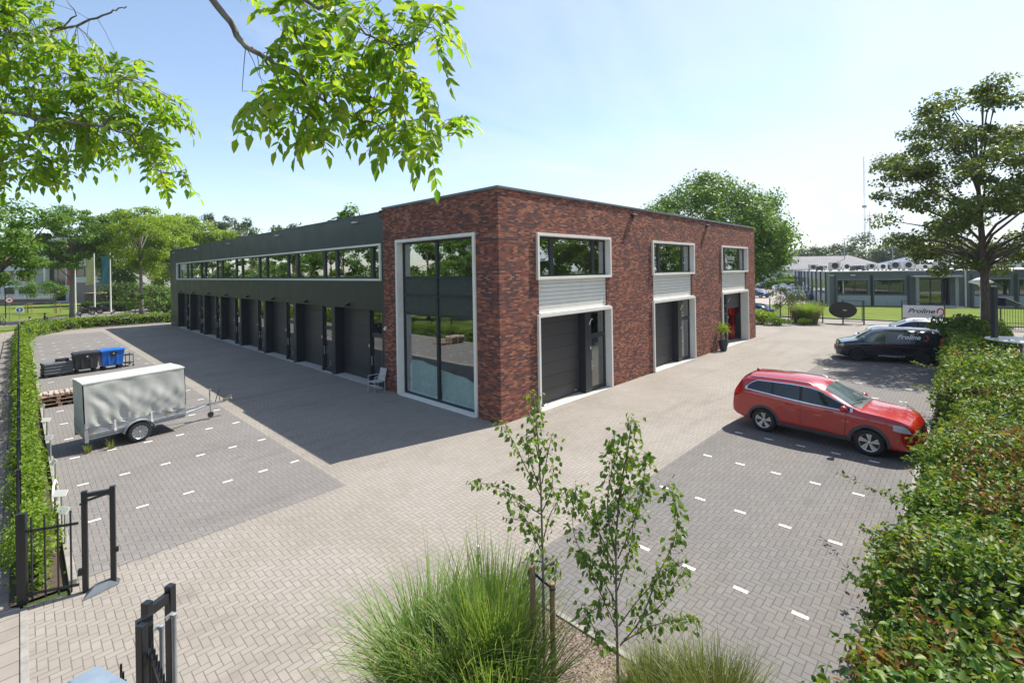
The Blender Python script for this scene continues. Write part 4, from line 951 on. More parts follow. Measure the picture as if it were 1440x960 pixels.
# ------------------------------------------------------------------ leaves, hedges and trees
YG = [(.075, .15, .018), (.11, .20, .025), (.17, .26, .03), (.09, .17, .02)]
M['leaf_hedge'] = leaf_mat('hedge_leaf', [(.05, .12, .02), (.08, .17, .025), (.15, .24, .03), (.06, .12, .028), (.23, .29, .04), (.12, .20, .06)], .38, .48, .35, ((.20, .11, .04), 1.1, .595))
M['leaf_hedge2'] = leaf_mat('bright_hedge_leaf', [(.11, .20, .02), (.17, .28, .03), (.23, .33, .04), (.09, .17, .02)], .42)
M['leaf_brown'] = leaf_mat('dry_leaf', [(.16, .07, .03), (.24, .11, .04), (.20, .14, .05)], .2)
M['leaf_ash'] = leaf_mat('overhanging_leaflet', [(.11, .25, .025), (.19, .35, .03), (.29, .43, .045), (.12, .26, .028), (.36, .44, .06)], .62, .4, .5)
M['leaf_birch'] = leaf_mat('young_tree_leaf', [(.075, .16, .03), (.11, .21, .035), (.20, .29, .045), (.085, .15, .035)], .42, .4, .5)
M['leaf_dark'] = leaf_mat('dark_tree_leaf', [(.04, .078, .02), (.06, .105, .022), (.10, .155, .03)], .35)
M['leaf_maple'] = leaf_mat('maple_leaf', [(.055, .095, .022), (.085, .14, .025), (.13, .185, .035), (.18, .20, .05)], .42, .45, .45)
M['leaf_mid'] = leaf_mat('mid_green_leaf', [(.07, .15, .02), (.10, .20, .024), (.15, .26, .034)], .42)
M['leaf_yel'] = leaf_mat('yellow_green_leaf', [(.18, .28, .02), (.25, .36, .028), (.14, .24, .02)], .5)
M['leaf_grey'] = leaf_mat('grey_green_leaf', [(.09, .115, .055), (.12, .15, .07), (.08, .12, .05)], .25)
M['leaf_far'] = leaf_mat('distant_leaf', [(.045, .085, .035), (.07, .12, .04), (.10, .15, .05)], .25)
M['blade'] = leaf_mat('grass_blade', [(.11, .23, .035), (.17, .30, .06), (.27, .36, .13), (.09, .18, .035), (.32, .36, .17)], .48, .45, .4)
M['straw'] = leaf_mat('dry_straw_blade', [(.30, .24, .13), (.42, .36, .22), (.22, .16, .08)], .25)
M['blade2'] = leaf_mat('yellow_grass_blade', [(.14, .19, .04), (.2, .25, .06), (.28, .29, .10), (.10, .15, .03)], .3)

def hedge(name, label, segs, z1, m, dens, ls, fine=False, width=None, core=True, seed=0, rough=.09, group=None, zlow=.05):
    """segs: list of (x0,y0,x1,y1,width[,height])"""
    c = empty(name, (segs[0][0], segs[0][1], 0), 0, label, 'hedge', group); ox, oy = segs[0][0], segs[0][1]
    A = Acc(); cm = MB()
    for sgm in segs:
        x0, y0, x1, y1, w = sgm[:5]; H = sgm[5] if len(sgm) > 5 else z1; dn = sgm[6] if len(sgm) > 6 else dens; lz = sgm[7] if len(sgm) > 7 else ls
        L = math.hypot(x1 - x0, y1 - y0); d = np.array([x1 - x0, y1 - y0]) / L; nn = np.array([-d[1], d[0]])
        for part, area in (('top', L * w), ('a', L * (H - zlow)), ('b', L * (H - zlow) * .6), ('e', 2 * w * H)):
            n = int(area * dn)
            t = rng.random(n) * L; 
            if part == 'top': s = (rng.random(n) - .5) * w; z = np.full(n, H); no = np.tile([0, 0, 1.], (n, 1))
            elif part in 'ab':
                sg = 1 if part == 'a' else -1
                s = np.full(n, sg * w / 2); z = zlow + rng.random(n) * (H - zlow); no = np.tile([nn[0] * sg, nn[1] * sg, .35], (n, 1))
            else: t = np.where(rng.random(n) < .5, 0, L); s = (rng.random(n) - .5) * w; z = zlow + rng.random(n) * (H - zlow); no = np.stack([d[0] * np.sign(t - L / 2), d[1] * np.sign(t - L / 2), np.full(n, .3)], 1)
            # uneven surface
            wob = np.sin(t * 2.1 + seed + s * 1.7) * .6 + np.sin(t * 5.3 + z * 4 + s * 3.9) * .45 + np.sin(t * 11 + z * 9 + s * 8) * .3
            P0 = np.stack([x0 + d[0] * t + nn[0] * s, y0 + d[1] * t + nn[1] * s, z], 1)
            slow = np.sin(P0[:, 0] * .9 + seed) * np.sin(P0[:, 1] * 2.3 + P0[:, 2] * 2 + seed) + .6 * np.sin(P0[:, 0] * 2.7 + P0[:, 2] * 3.1) 
            off = rough * .8 * slow + rough * wob + rng.normal(size=n) * rough * .6 - np.abs(rng.normal(size=n)) * rough * .8
            P = np.stack([x0 + d[0] * t + nn[0] * s, y0 + d[1] * t + nn[1] * s, z], 1) + unit(no) * off[:, None]
            P[:, 2] = np.maximum(P[:, 2], .03)
            gap = np.sin(P0[:, 0] * 4.3 + seed) * np.sin(P0[:, 1] * 6.1 + P0[:, 2] * 5.3) + .5 * np.sin(P0[:, 0] * 9.7 + P0[:, 1] * 7 + P0[:, 2] * 8); keep = (gap > -.75) | (rng.random(n) < .25)
            P = P[keep]; no = no[keep]; n = len(P)
            N = unit(unit(no) * .55 + rng.normal(size=(n, 3)) * .55 + [0, 0, .25]); T = unit(np.cross(N, rdir(n)) + unit(no) * .35 + [0, 0, -.15])
            Lf = lz * rng.uniform(.6, 1.25, n); V, Fs = leaves(P - [ox, oy, 0], T, N, Lf, Lf * .62, .12, fine, .1 if fine else 0)
            A.add(V, Fs)
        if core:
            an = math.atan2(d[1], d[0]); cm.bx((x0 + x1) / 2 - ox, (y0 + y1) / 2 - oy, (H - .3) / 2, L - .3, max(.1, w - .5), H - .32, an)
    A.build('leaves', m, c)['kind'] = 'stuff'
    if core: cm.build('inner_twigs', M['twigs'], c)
    return c
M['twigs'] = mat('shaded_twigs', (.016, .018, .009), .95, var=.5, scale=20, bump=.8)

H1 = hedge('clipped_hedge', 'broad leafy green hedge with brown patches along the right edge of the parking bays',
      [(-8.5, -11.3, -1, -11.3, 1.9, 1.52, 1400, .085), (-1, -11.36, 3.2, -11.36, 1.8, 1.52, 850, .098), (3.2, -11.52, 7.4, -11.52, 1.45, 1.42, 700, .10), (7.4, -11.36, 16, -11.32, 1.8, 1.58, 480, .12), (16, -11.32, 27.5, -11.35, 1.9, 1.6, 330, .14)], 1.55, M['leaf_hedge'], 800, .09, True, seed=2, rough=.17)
A = Acc()
for px, py, sp, n in ((1405, 640, .45, 420), (1432, 700, .5, 360), (1385, 610, .4, 200), (1425, 560, .6, 200), (1300, 870, .25, 60)):
    p = G(px, py, 1.6); P = p + rng.normal(size=(n, 3)) * [sp, sp, .07] + [0, 0, .05] - [-8.5, -11.2, 0]
    N = unit(rng.normal(size=(n, 3)) * .6 + [0, 0, .6]); Lf = rng.uniform(.05, .085, n); V, Fs = leaves(P, rdir(n), N, Lf, Lf * .6, .15, True, .2); A.add(V, Fs)
A.build('brown_leaves', M['leaf_brown'], H1)['kind'] = 'stuff'
# long shoots leaning out of the hedge over the bays
A = Acc(); tw = MB()
shoots = [((1290, 720, 1.35), (1230, 690, 1.25), (1168, 662, 1.0)), ((1275, 760, 1.2), (1235, 748, 1.15), (1200, 738, 1.0)), ((1290, 850, 1.3), (1230, 820, 1.2), (1170, 805, .95)), ((1270, 920, 1.2), (1210, 895, 1.1), (1165, 890, .95)),
          ((1340, 560, 1.5), (1300, 545, 1.45), (1272, 538, 1.35)), ((1330, 520, 1.5), (1290, 512, 1.45), (1278, 508, 1.35)), ((1280, 800, 1.2), (1240, 785, 1.1), (1222, 790, .95))]
shoots = [[G(*q) for q in s_] for s_ in shoots]
for i in range(58):
    x = -7.6 + 22 * (i / 58) ** 1.3 + rng.uniform(-.3, .3); top_ = i % 3
    if 2.8 < x < 7.6: continue
    b0 = np.array([x, -10.45 if not top_ else rng.uniform(-12.1, -10.5), rng.uniform(.5, 1.5) if not top_ else 1.5]); dv = np.array([rng.normal() * .25, .38 if not top_ else rng.normal() * .2, .15 if not top_ else .3]) * rng.uniform(.5, 1.15)
    shoots.append([b0, b0 + dv * .7 + [0, 0, .06], b0 + dv * 1.35 - [0, 0, .04]])
for s_ in shoots:
    p = s_; pts = [p[0] * (1 - t) ** 2 + 2 * p[1] * t * (1 - t) + p[2] * t * t for t in np.linspace(0, 1, 9)]
    tw.tube([q - [-8.5, -11.2, 0] for q in pts], [.007 - .0006 * i for i in range(9)], 5)
    n = 46; t = rng.random(n) ** .8; B0 = np.array([pts[min(8, int(a * 8))] * (1 - (a * 8) % 1) + pts[min(8, int(a * 8) + 1)] * ((a * 8) % 1) for a in t]) - [-8.5, -11.2, 0]
    dr_ = unit(rng.normal(size=(n, 3)) * .8 + [0, .3, -.2]); Lf = rng.uniform(.05, .085, n); V, Fs = leaves(B0 + rng.normal(size=(n, 3)) * .03, dr_, unit(rng.normal(size=(n, 3)) * .5 + [0, 0, .7]), Lf, Lf * .62, .12, True, .1); A.add(V, Fs)
A.build('shoot_leaves', M['leaf_hedge'], H1)['kind'] = 'stuff'; tw.build('shoots', M['bark'], H1)

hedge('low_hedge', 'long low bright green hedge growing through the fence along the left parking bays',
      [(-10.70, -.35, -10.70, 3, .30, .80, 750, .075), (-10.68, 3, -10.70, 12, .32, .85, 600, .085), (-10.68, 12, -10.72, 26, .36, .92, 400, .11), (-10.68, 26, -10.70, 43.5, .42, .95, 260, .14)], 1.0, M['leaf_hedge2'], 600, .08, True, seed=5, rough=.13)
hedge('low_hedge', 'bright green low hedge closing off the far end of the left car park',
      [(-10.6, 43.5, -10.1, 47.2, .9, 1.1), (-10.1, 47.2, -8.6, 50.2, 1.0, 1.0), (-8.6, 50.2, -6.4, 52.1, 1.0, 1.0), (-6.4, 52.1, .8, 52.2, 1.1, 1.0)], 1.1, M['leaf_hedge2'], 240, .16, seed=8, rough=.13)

def blob(name, label, cat, c, r, m, n, ls, fine=False, kids='leaves', group=None, stem=None):
    """rounded shrub: leaves spread through uneven lobes"""
    o = empty(name, (c[0], c[1], 0), 0, label, cat, group)
    lobes = [(rng.normal(size=3) * [.38, .38, .22] * r, rng.uniform(.4, .75)) for _ in range(9)]
    P = []; Nn = []
    for k in range(n):
        ce, q = lobes[k % 9]; d = rdir(1, .3)[0]; rr = q * (1 - .5 * rng.random() ** 2.2); P.append(ce + d * rr * r); Nn.append(d)
    P = np.array(P); P[:, 2] += r[2] * .85; P[:, 2] = np.maximum(P[:, 2], .05); Nn = np.array(Nn)
    N = unit(Nn * .5 + rng.normal(size=(n, 3)) * .5 + [0, 0, .2]); T = unit(np.cross(N, rdir(n)) + [0, 0, -.2]); Lf = ls * rng.uniform(.6, 1.3, n)
    V, Fs = leaves(P, T, N, Lf, Lf * .6, .12, fine); q = np_mesh(kids, V, Fs, m, o); q['kind'] = 'stuff'
    s = MB()
    for i in range(5): a = i * 1.3; s.tube([(.05 * math.cos(a), .05 * math.sin(a), 0), (r[0] * .45 * math.cos(a), r[1] * .45 * math.sin(a), r[2] * 1.1)], [.03, .01], 5)
    s.build('stems', M['bark'], o); return o
blob('round_bush', 'tall rounded light green bush rising at the far end of the right hedge', 'bush', (23.3, -11.0), np.array([1.5, 1.3, 1.55]), M['leaf_hedge'], 9000, .15)

def tree(name, label, base, height, crown_z0, rad, m, n, ls, trunk_r=.2, clumps=60, clump_r=.9, bark=None, seed=0, airy=.5, lean=(0, 0), group=None, cat='tree', shape=None, limbs=12, flat=.6, fork=None):
    rs = np.random.default_rng(seed + 100); base = np.array([base[0], base[1], 0.0]) if len(base) < 3 else np.array(base, float)
    o = empty(name, tuple(base), 0, label, cat, group); bark = bark or M['bark']
    ch = height - crown_z0; cz = crown_z0 + ch * .5; fork = fork or crown_z0 + ch * .12
    tk = MB(); top = np.array([lean[0], lean[1], crown_z0 + ch * .72])
    def tr(t): return np.array([lean[0] * t + .12 * math.sin(t * 5 + seed) * t, lean[1] * t + .12 * math.cos(t * 4 + seed) * t, top[2] * t])
    tk.tube([tr(t) - (np.array([0, 0, .1]) if t == 0 else 0) for t in np.linspace(0, 1, 9)], [trunk_r * (1.35 if t == 0 else (1 - .85 * t)) for t in np.linspace(0, 1, 9)], 9)
    cc = []
    for i in range(clumps):
        for _ in range(30):
            d = rs.normal(size=3); d /= np.linalg.norm(d); q = d * rs.uniform(airy, 1) ** .6
            w = 1.0
            if shape == 'fan': w = .45 + .75 * (q[2] * .5 + .5) if q[2] < .5 else 1.05 - .3 * (q[2] - .5)
            if shape == 'maple': w = 1.0 - .42 * max(0, q[2]) ** 1.2 - .25 * max(0, -q[2] - .55)
            p = np.array([q[0] * rad * w, q[1] * rad * w, cz + q[2] * ch / 2 * .93]); 
            if rs.random() < .9: break
        p[:2] += lean; cc.append(p)
    cc = np.array(cc)
    far = cc[np.argsort(-np.linalg.norm(cc - [lean[0], lean[1], cz], axis=1))]
    for p in far[:limbs]:
        zs = max(fork * .9, min(top[2] * .9, p[2] * .55 + .1 * ch)); a = tr(zs / top[2]); mid_ = a * .45 + p * .55 + [0, 0, .10 * ch * .4] + rs.normal(size=3) * .2
        rr = trunk_r * .42 * (1 - .5 * zs / height); tk.tube([a, a * .75 + mid_ * .25 + [0, 0, .03 * ch], mid_, p], [rr, rr * .8, rr * .5, rr * .15], 6)
    tk.build('trunk', bark, o, smooth=True)
    idx = rs.integers(0, clumps, n); d = rs.normal(size=(n, 3)); d /= np.linalg.norm(d, axis=1, keepdims=True)
    cr = clump_r * rs.uniform(.6, 1.35, clumps); P = cc[idx] + d * (cr[idx] * rs.uniform(.25, 1, n) ** .7)[:, None] * [1, 1, flat]
    outw = unit(P - [lean[0], lean[1], cz - ch * .2]); N = unit(d * .5 + outw * .35 + rs.normal(size=(n, 3)) * .45 + [0, 0, .3]); T = unit(np.cross(N, rs.normal(size=(n, 3))) + [0, 0, -.25])
    Lf = ls * rs.uniform(.6, 1.35, n); V, Fs = leaves(P, T, N, Lf, Lf * .62, .12)
    np_mesh('crown', V, Fs, m, o); return o
def treeat(px, depth, top, wpx, name, label, m, n, ls, z0f=.25, **k):
    p = D(px, CY_PX, depth); hz = CY_PX - (px - 720) * math.tan(ROLL)
    h = 5 + (hz - top) * depth / F_PX; return tree(name, label, (p[0], p[1]), h, h * z0f, wpx / 2 * depth / F_PX, m, n, ls, **k)

# the tall tree beside the right hedge
tree('maple_tree', 'tall open-crowned tree with forked trunk behind the right hedge', (25.0, -11.62), 15.6, 3.4, 4.9, M['leaf_maple'], 36000, .185, trunk_r=.25, clumps=170, clump_r=.84, seed=3, airy=.15, lean=(.3, .2), limbs=44, flat=.5, fork=4.6, shape='maple')

# ------------------------------------------------------------------ overhanging tree (trunk out of frame on the left)
def overhang():
    tb = (-13.6, -4.6); o = empty('overhanging_tree', (tb[0], tb[1], 0), 0, 'tree reaching into the top of the picture with fresh green feathery leaves', 'tree'); O = np.array([tb[0], tb[1], 0])
    tk = MB(); tk.tube([(0, 0, -.1), (.05, .05, 3), (.1, -.1, 6), (.2, -.3, 8.5), (.4, -.4, 11)], [.30, .24, .2, .15, .05], 12); tk.build('trunk', M['bark'], o, smooth=True)
    top = np.array([.12, -.2, 7.2]); br = MB()
    def path(pts, r0, r1, root=None):
        P = [D(*q) - O for q in pts]
        if root is not None: P = [np.array(root), (np.array(root) + P[0]) / 2 + [0, 0, .3]] + P
        # smooth
        Q = []
        for i in range(len(P) - 1):
            a, b, c_, d = P[max(i - 1, 0)], P[i], P[i + 1], P[min(i + 2, len(P) - 1)]
            for t in np.linspace(0, 1, 4, endpoint=False): Q.append(.5 * ((2 * b) + (-a + c_) * t + (2 * a - 5 * b + 4 * c_ - d) * t * t + (-a + 3 * b - 3 * c_ + d) * t ** 3))
        Q.append(P[-1]); Q = [q + rng.normal(size=3) * .006 for q in Q]
        br.tube(Q, list(np.linspace(r0, r1, len(Q))), 7); return Q
    k = 3.4
    paths = [path([(180, -170, k), (290, -12, k), (330, 42, k), (345, 64, k), (372, 82, k), (402, 95, k), (432, 122, k), (452, 140, k), (470, 155, k), (490, 163, k), (522, 172, k)], .030, .006, top),
             path([(345, 64, k), (366, 78, k), (382, 100, k), (396, 122, k), (412, 140, k), (420, 158, k)], .010, .004),
             path([(330, -120, k + .2), (425, -2, k + .1), (460, 12, k + .1), (490, 34, k + .1), (515, 48, k + .1), (550, 66, k + .1)], .024, .006, top + [0, 0, .5]),
             path([(522, 172, k), (555, 185, k), (590, 180, k), (610, 200, k)], .006, .003), path([(550, 66, k + .1), (580, 60, k), (600, 40, k)], .007, .003), path([(540, 52, k + .1), (572, 90, k + .2), (590, 120, k + .2)], .008, .003),
             path([(420, 158, k), (440, 175, k), (450, 195, k)], .004, .002), path([(452, 140, k), (430, 80, k), (410, 40, k)], .007, .003), path([(390, 88, k), (400, 40, k), (420, 10, k)], .007, .003)]
    k2 = 5.0
    lp = [path([(-260, 20, k2), (-10, 57, k2), (40, 56, k2), (72, 44, k2), (108, 36, k2), (145, 22, k2), (162, 14, k2), (178, 10, k2)], .026, .005, top),
          path([(80, 42, k2), (98, 30, k2), (105, 18, k2), (95, 0, k2)], .010, .004),
          path([(-200, 60, k2 + .3), (-10, 62, k2 + .3), (38, 76, k2 + .3), (75, 74, k2 + .3), (108, 66, k2 + .3)], .016, .004, top),
          path([(38, 76, k2 + .3), (60, 84, k2 + .3), (85, 100, k2 + .3), (110, 112, k2 + .3)], .009, .004),
          path([(-220, 130, k2 - .2), (8, 156, k2 - .2), (50, 168, k2 - .2), (100, 172, k2 - .2), (140, 178, k2 - .2), (172, 186, k2 - .2), (198, 191, k2 - .2)], .034, .007, top - [0, 0, .8]),
          path([(185, 190, k2 - .2), (205, 222, k2 - .2), (228, 243, k2 - .2), (260, 240, k2 - .2)], .010, .003),
          path([(145, 178, k2 - .2), (165, 145, k2 - .2), (170, 112, k2 - .2), (205, 120, k2 - .2)], .012, .004),
          path([(60, 168, k2), (40, 200, k2), (60, 225, k2)], .010, .004), path([(100, 172, k2 - .2), (135, 150, k2), (160, 130, k2)], .010, .003)]
    br.build('branches', bark_mat('lichen_bark', (.045, .036, .028), (.30, .27, .21)), o, smooth=True)
    def inpoly(x, y, P):
        r = False; j = len(P) - 1
        for i in range(len(P)):
            if (P[i][1] > y) != (P[j][1] > y) and x < (P[j][0] - P[i][0]) * (y - P[i][1]) / (P[j][1] - P[i][1]) + P[i][0]: r = not r
            j = i
        return r
    A = Acc(); tw = MB()
    def compound(base, d, ln, ll, pairs):
        """pinnate leaf"""
        d = unit(d); g_ = np.array([0, 0, -1.]); P = [base + d * ln * t + g_ * ln * .35 * t * t for t in np.linspace(0, 1, pairs + 2)]
        C, T, N, Ls = [], [], [], []
        sd = unit(np.cross(d, [0, 0, 1.]) + rng.normal(size=3) * .25); up = unit(np.cross(sd, d))
        for i in range(1, pairs + 1):
            for s_ in (-1, 1):
                C.append(P[i]); T.append(sd * s_ * .85 + d * .5 + g_ * rng.uniform(.1, .7) + rng.normal(size=3) * .12); N.append(up + rng.normal(size=3) * .35); Ls.append(ll * rng.uniform(.7, 1.1) * (.75 + .25 * math.sin(math.pi * i / (pairs + 1))))
        C.append(P[-1]); T.append(unit(P[-1] - P[-2]) + g_ * .2); N.append(up + rng.normal(size=3) * .2); Ls.append(ll * 1.05)
        Ls = np.array(Ls); V, Fs = leaves(np.array(C), np.array(T), np.array(N), Ls, Ls * .46, .10, True, .10); A.add(V, Fs)
        tw.tube(P, .0018, 4, False)
    sets = [(paths, [(318, -12), (450, -20), (622, -12), (636, 60), (640, 100), (632, 130), (655, 190), (652, 225), (628, 232), (590, 244), (575, 250), (545, 232), (532, 196), (500, 176), (470, 172), (452, 205), (438, 214), (400, 188), (370, 186), (332, 165), (338, 140), (376, 116), (372, 84), (398, 60), (352, 26)], k, 215, .20, .108),
            (lp, [(-60, -20), (58, -12), (78, 28), (118, 48), (126, 72), (190, 80), (215, 112), (250, 135), (272, 158), (270, 172), (235, 178), (225, 196), (258, 220), (286, 250), (262, 262), (220, 250), (186, 222), (160, 212), (140, 236), (104, 230), (92, 256), (60, 262), (-60, 250)], k2, 520, .22, .104)]
    for PT, poly, kk, n, ln, ll in sets:
        allp = np.array([q for p_ in PT for q in p_[2:]]) + O
        xs = [p[0] for p in poly]; ys = [p[1] for p in poly]; cnt = 0
        while cnt < n:
            x = random.uniform(min(xs), max(xs)); y = random.uniform(min(ys), max(ys))
            if not inpoly(x, y, poly): continue
            # clumpy: skip some cells
            if math.sin(x * .09 + 1.7) * math.sin(y * .11 + x * .03) < -.35 and random.random() < .75: continue
            s_ = D(x, y, kk + random.gauss(0, .22)); near = allp[np.argmin(np.linalg.norm(allp - s_, axis=1))]; v = s_ - near
            if np.linalg.norm(v) > .62: continue
            base = s_ - unit(v) * ln * .5 - O + [0, 0, .03]
            if np.linalg.norm(v) > ln * .6: tw.tube([near - O, (near - O) * .5 + base * .5 + [0, 0, .02], base], [.003, .0025, .002], 4, False)
            dd = unit(v) + rng.normal(size=3) * .45 + [0, 0, -.25]; compound(base, dd, ln * random.uniform(.8, 1.25), ll, random.choice([3, 4, 4, 5])); cnt += 1
    A.build('leaves', M['leaf_ash'], o)['kind'] = 'stuff'; tw.build('twigs', M['bark'], o)
overhang()

# ------------------------------------------------------------------ planting bed in the foreground
mu = NT('bark_mulch'); vo = mu.n('TexVoronoi', feature='F1'); vo.inputs['Scale'].default_value = 46; vo.inputs['Randomness'].default_value = 1
mp_ = mu.n('Mapping'); mp_.inputs['Scale'].default_value = (1, 1.8, 1); mu.l(mu.pos(), mp_.inputs[0]); mu.l(mp_.outputs[0], vo.inputs['Vector'])
rr_ = mu.xyz(vo.outputs['Color'])[0]; cc = mu.ramp(rr_, [(0, (.04, .028, .02)), (.35, (.11, .08, .06)), (.7, (.20, .15, .12)), (1, (.29, .23, .19))]); mu.l(cc, mu.b.inputs['Base Color']); mu.b.inputs['Roughness'].default_value = .9; mu.bump(rr_, 1., .02); M['mulch'] = mu.mt
sheet('soil_planting_bed', [(-5.5, -10), (-5.5, -6.18), (-8.3, -6.18), (-9.4, -7.8), (-9.4, -10)], .016, M['mulch'])
n = 2600; P = np.stack([rng.uniform(-8.5, -5.52, n), rng.uniform(-9.8, -6.25, n), np.full(n, .024)], 1); N = unit(rng.normal(size=(n, 3)) * .35 + [0, 0, 1]); a_ = rng.uniform(0, 6.28, n)
V, Fs = leaves(P, np.stack([np.cos(a_), np.sin(a_), rng.normal(size=n) * .12], 1), N, rng.uniform(.02, .055, n), rng.uniform(.012, .024, n), .1)
o = np_mesh('bark_chips', V, Fs, leaf_mat('wood_chip', [(.12, .075, .05), (.25, .17, .12), (.38, .29, .22), (.08, .05, .035)], .0, .9, .1)); tag(o, kind='stuff', label='brown bark chips covering the planting bed under the young trees')

def grass_clump(name, label, c, n, h, spread, m, w=.011, droop=1., group=None, cat='ornamental grass', rbase=.22, plumes=0):
    o = empty(name, (c[0], c[1], 0), 0, label, cat, group); k = 7
    a = rng.uniform(0, 2 * math.pi, n); rb = rbase * np.sqrt(rng.random(n)); B0 = np.stack([rb * np.cos(a), rb * np.sin(a), np.full(n, .0)], 1)
    a2 = a + rng.normal(size=n) * .7; H = h * rng.uniform(.5, 1.08, n); S_ = spread * rng.uniform(.1, 1.1, n) * H / h; dr = droop * rng.uniform(.1, 1.0, n) * H
    out = np.stack([np.cos(a2), np.sin(a2), 0 * a2], 1); sd = np.stack([-np.sin(a2), np.cos(a2), 0 * a2], 1); tw_ = rng.normal(size=n) * .8; sd = unit(sd + out * tw_[:, None] * .5)
    V = []
    for i in range(k):
        t = i / (k - 1); p = B0 + out * (S_ * (t ** 1.5))[:, None]; p[:, 2] = H * (t - 0) * 1.05 - dr * .45 * t ** 3.2; ww = w * (1 - t ** 2.2 * .93) * .5
        V += [p + sd * ww, p - sd * ww]
    V = np.stack(V, 1); b = np.arange(n)[:, None] * (2 * k); Fs = np.concatenate([b + [2 * i, 2 * i + 2, 2 * i + 3, 2 * i + 1] for i in range(k - 1)], 0)
    V[:, :, 2] = np.maximum(V[:, :, 2], .01)
    q = np_mesh('blades', V.reshape(-1, 3), Fs, m, o); q['kind'] = 'stuff'
    if cat != 'weed':
        j = rng.random(n) < .13; V2 = V[j] + 0; nn = len(V2); lean_ = rng.normal(size=(nn, 1, 2)) * .22; tt = (np.arange(2 * k) // 2 / (k - 1))[None, :, None]
        V2[:, :, :2] += lean_ * tt ** 2; V2[:, :, 2] *= (1 - .35 * rng.random((nn, 1)) * tt[:, :, 0]); b = np.arange(nn)[:, None] * (2 * k); F2 = np.concatenate([b + [2 * i, 2 * i + 2, 2 * i + 3, 2 * i + 1] for i in range(k - 1)], 0)
        q = np_mesh('dry_blades', V2.reshape(-1, 3), F2, M['straw'], o); q['kind'] = 'stuff'
    return o
gg = 'ornamental grasses in the planting bed'
grass_clump('ornamental_grass', 'tall arching grass clump at the bottom of the picture, leftmost in the bed', (-7.62, -6.62), 1900, 1.50, 1.15, M['blade'], .017, 1.0, gg, rbase=.34)
grass_clump('ornamental_grass', 'upright grass clump directly left of the staked young tree', (-6.95, -6.88), 1700, 1.62, .8, M['blade'], .017, .8, gg, rbase=.30)
grass_clump('ornamental_grass', 'lower dense grass clump in front of the two tall ones at the bottom edge', (-7.35, -7.35), 1500, 1.45, .9, M['blade'], .017, .9, gg, rbase=.36)
gg2 = 'low yellow-green grasses right of the young trees'
grass_clump('feather_grass', 'low yellow-green grass beside the kerb, right under the multi-stemmed young tree', (-5.90, -8.45), 1700, .66, .45, M['blade2'], .008, .8, gg2, rbase=.30)
grass_clump('feather_grass', 'low yellow-green grass at the bottom edge, farthest right in the bed', (-5.72, -9.0), 2000, .85, .55, M['blade2'], .008, .8, gg2, rbase=.34)
grass_clump('feather_grass', 'short bright grass at the foot of the multi-stemmed young tree', (-6.40, -8.45), 1400, .5, .42, M['blade2'], .008, .8, gg2, rbase=.30)

def young_tree(label, base, stem, brs, per, seed, ll=.075):
    rs = np.random.default_rng(seed); O = np.array([base[0], base[1], 0]); dep = float((O - CAM)[:2] @ np.array([DR[1], DL[1]]))
    o = empty('young_birch_tree', (base[0], base[1], 0), 0, label, 'young tree'); s = MB()
    st = [D(x, y, dep) - O for x, y in stem]; off = st[0].copy(); st = [q - np.array([off[0], off[1], 0]) * (1 - min(1, q[2] / 2)) for q in st]; st = [np.array([0, 0, 0.])] + st
    s.tube(st, list(np.linspace(.019, .003, len(st))), 8); s.build('trunk', M['barkg'], o, smooth=True)
    b = MB(); A = Acc(); allp = []
    def smooth(P):
        Q = []
        for i in range(len(P) - 1):
            a, b_, c_, d = P[max(i - 1, 0)], P[i], P[i + 1], P[min(i + 2, len(P) - 1)]
            for t in np.linspace(0, 1, 5, endpoint=False): Q.append(.5 * ((2 * b_) + (-a + c_) * t + (2 * a - 5 * b_ + 4 * c_ - d) * t * t + (-a + 3 * b_ - 3 * c_ + d) * t ** 3))
        return Q + [P[-1]]
    for br in brs + [(stem[-4:], 1.0)]:
        pts, dn = br; dd = rs.uniform(-.38, .38); P = [D(x, y, dep + dd * min(1, i / max(1, len(pts) - 1)) * 1.0) - O for i, (x, y) in enumerate(pts)]
        Q = smooth(P); b.tube(Q, list(np.linspace(.008, .002, len(Q))), 5)
        L = sum(np.linalg.norm(np.array(Q[i + 1]) - Q[i]) for i in range(len(Q) - 1)); n = int(L * per * dn)
        for _ in range(n):
            t = rs.uniform(.18, 1); i = min(len(Q) - 2, int(t * (len(Q) - 1))); p = Q[i] + (Q[i + 1] - Q[i]) * rs.random(); sd = rs.normal(size=3) * [.055, .055, .03]
            q = p + sd; allp.append((q, p))
    s2 = MB()
    for q, p in allp: s2.tube([p, q], .0012, 3, False)
    s2.build('leaf_stalks', M['bark'], o)['kind'] = 'stuff'
    b.build('branches', bark_mat('reddish_young_bark', (.10, .045, .03), (.2, .12, .08)), o, smooth=True)
    C = np.array([q for q, p in allp]); n = len(C); T = unit(rs.normal(size=(n, 3)) * .45 + (C - np.array([p for q, p in allp])) * 6 + [0, 0, -.75]); N = unit(rs.normal(size=(n, 3)) * .7 + [0, 0, .25]); Lf = ll * rs.uniform(.6, 1.2, n)
    V, Fs = leaves(C, T, N, Lf, Lf * .70, .12, True, .08); A.add(V, Fs); A.build('leaves', M['leaf_birch'], o)['kind'] = 'stuff'; return o
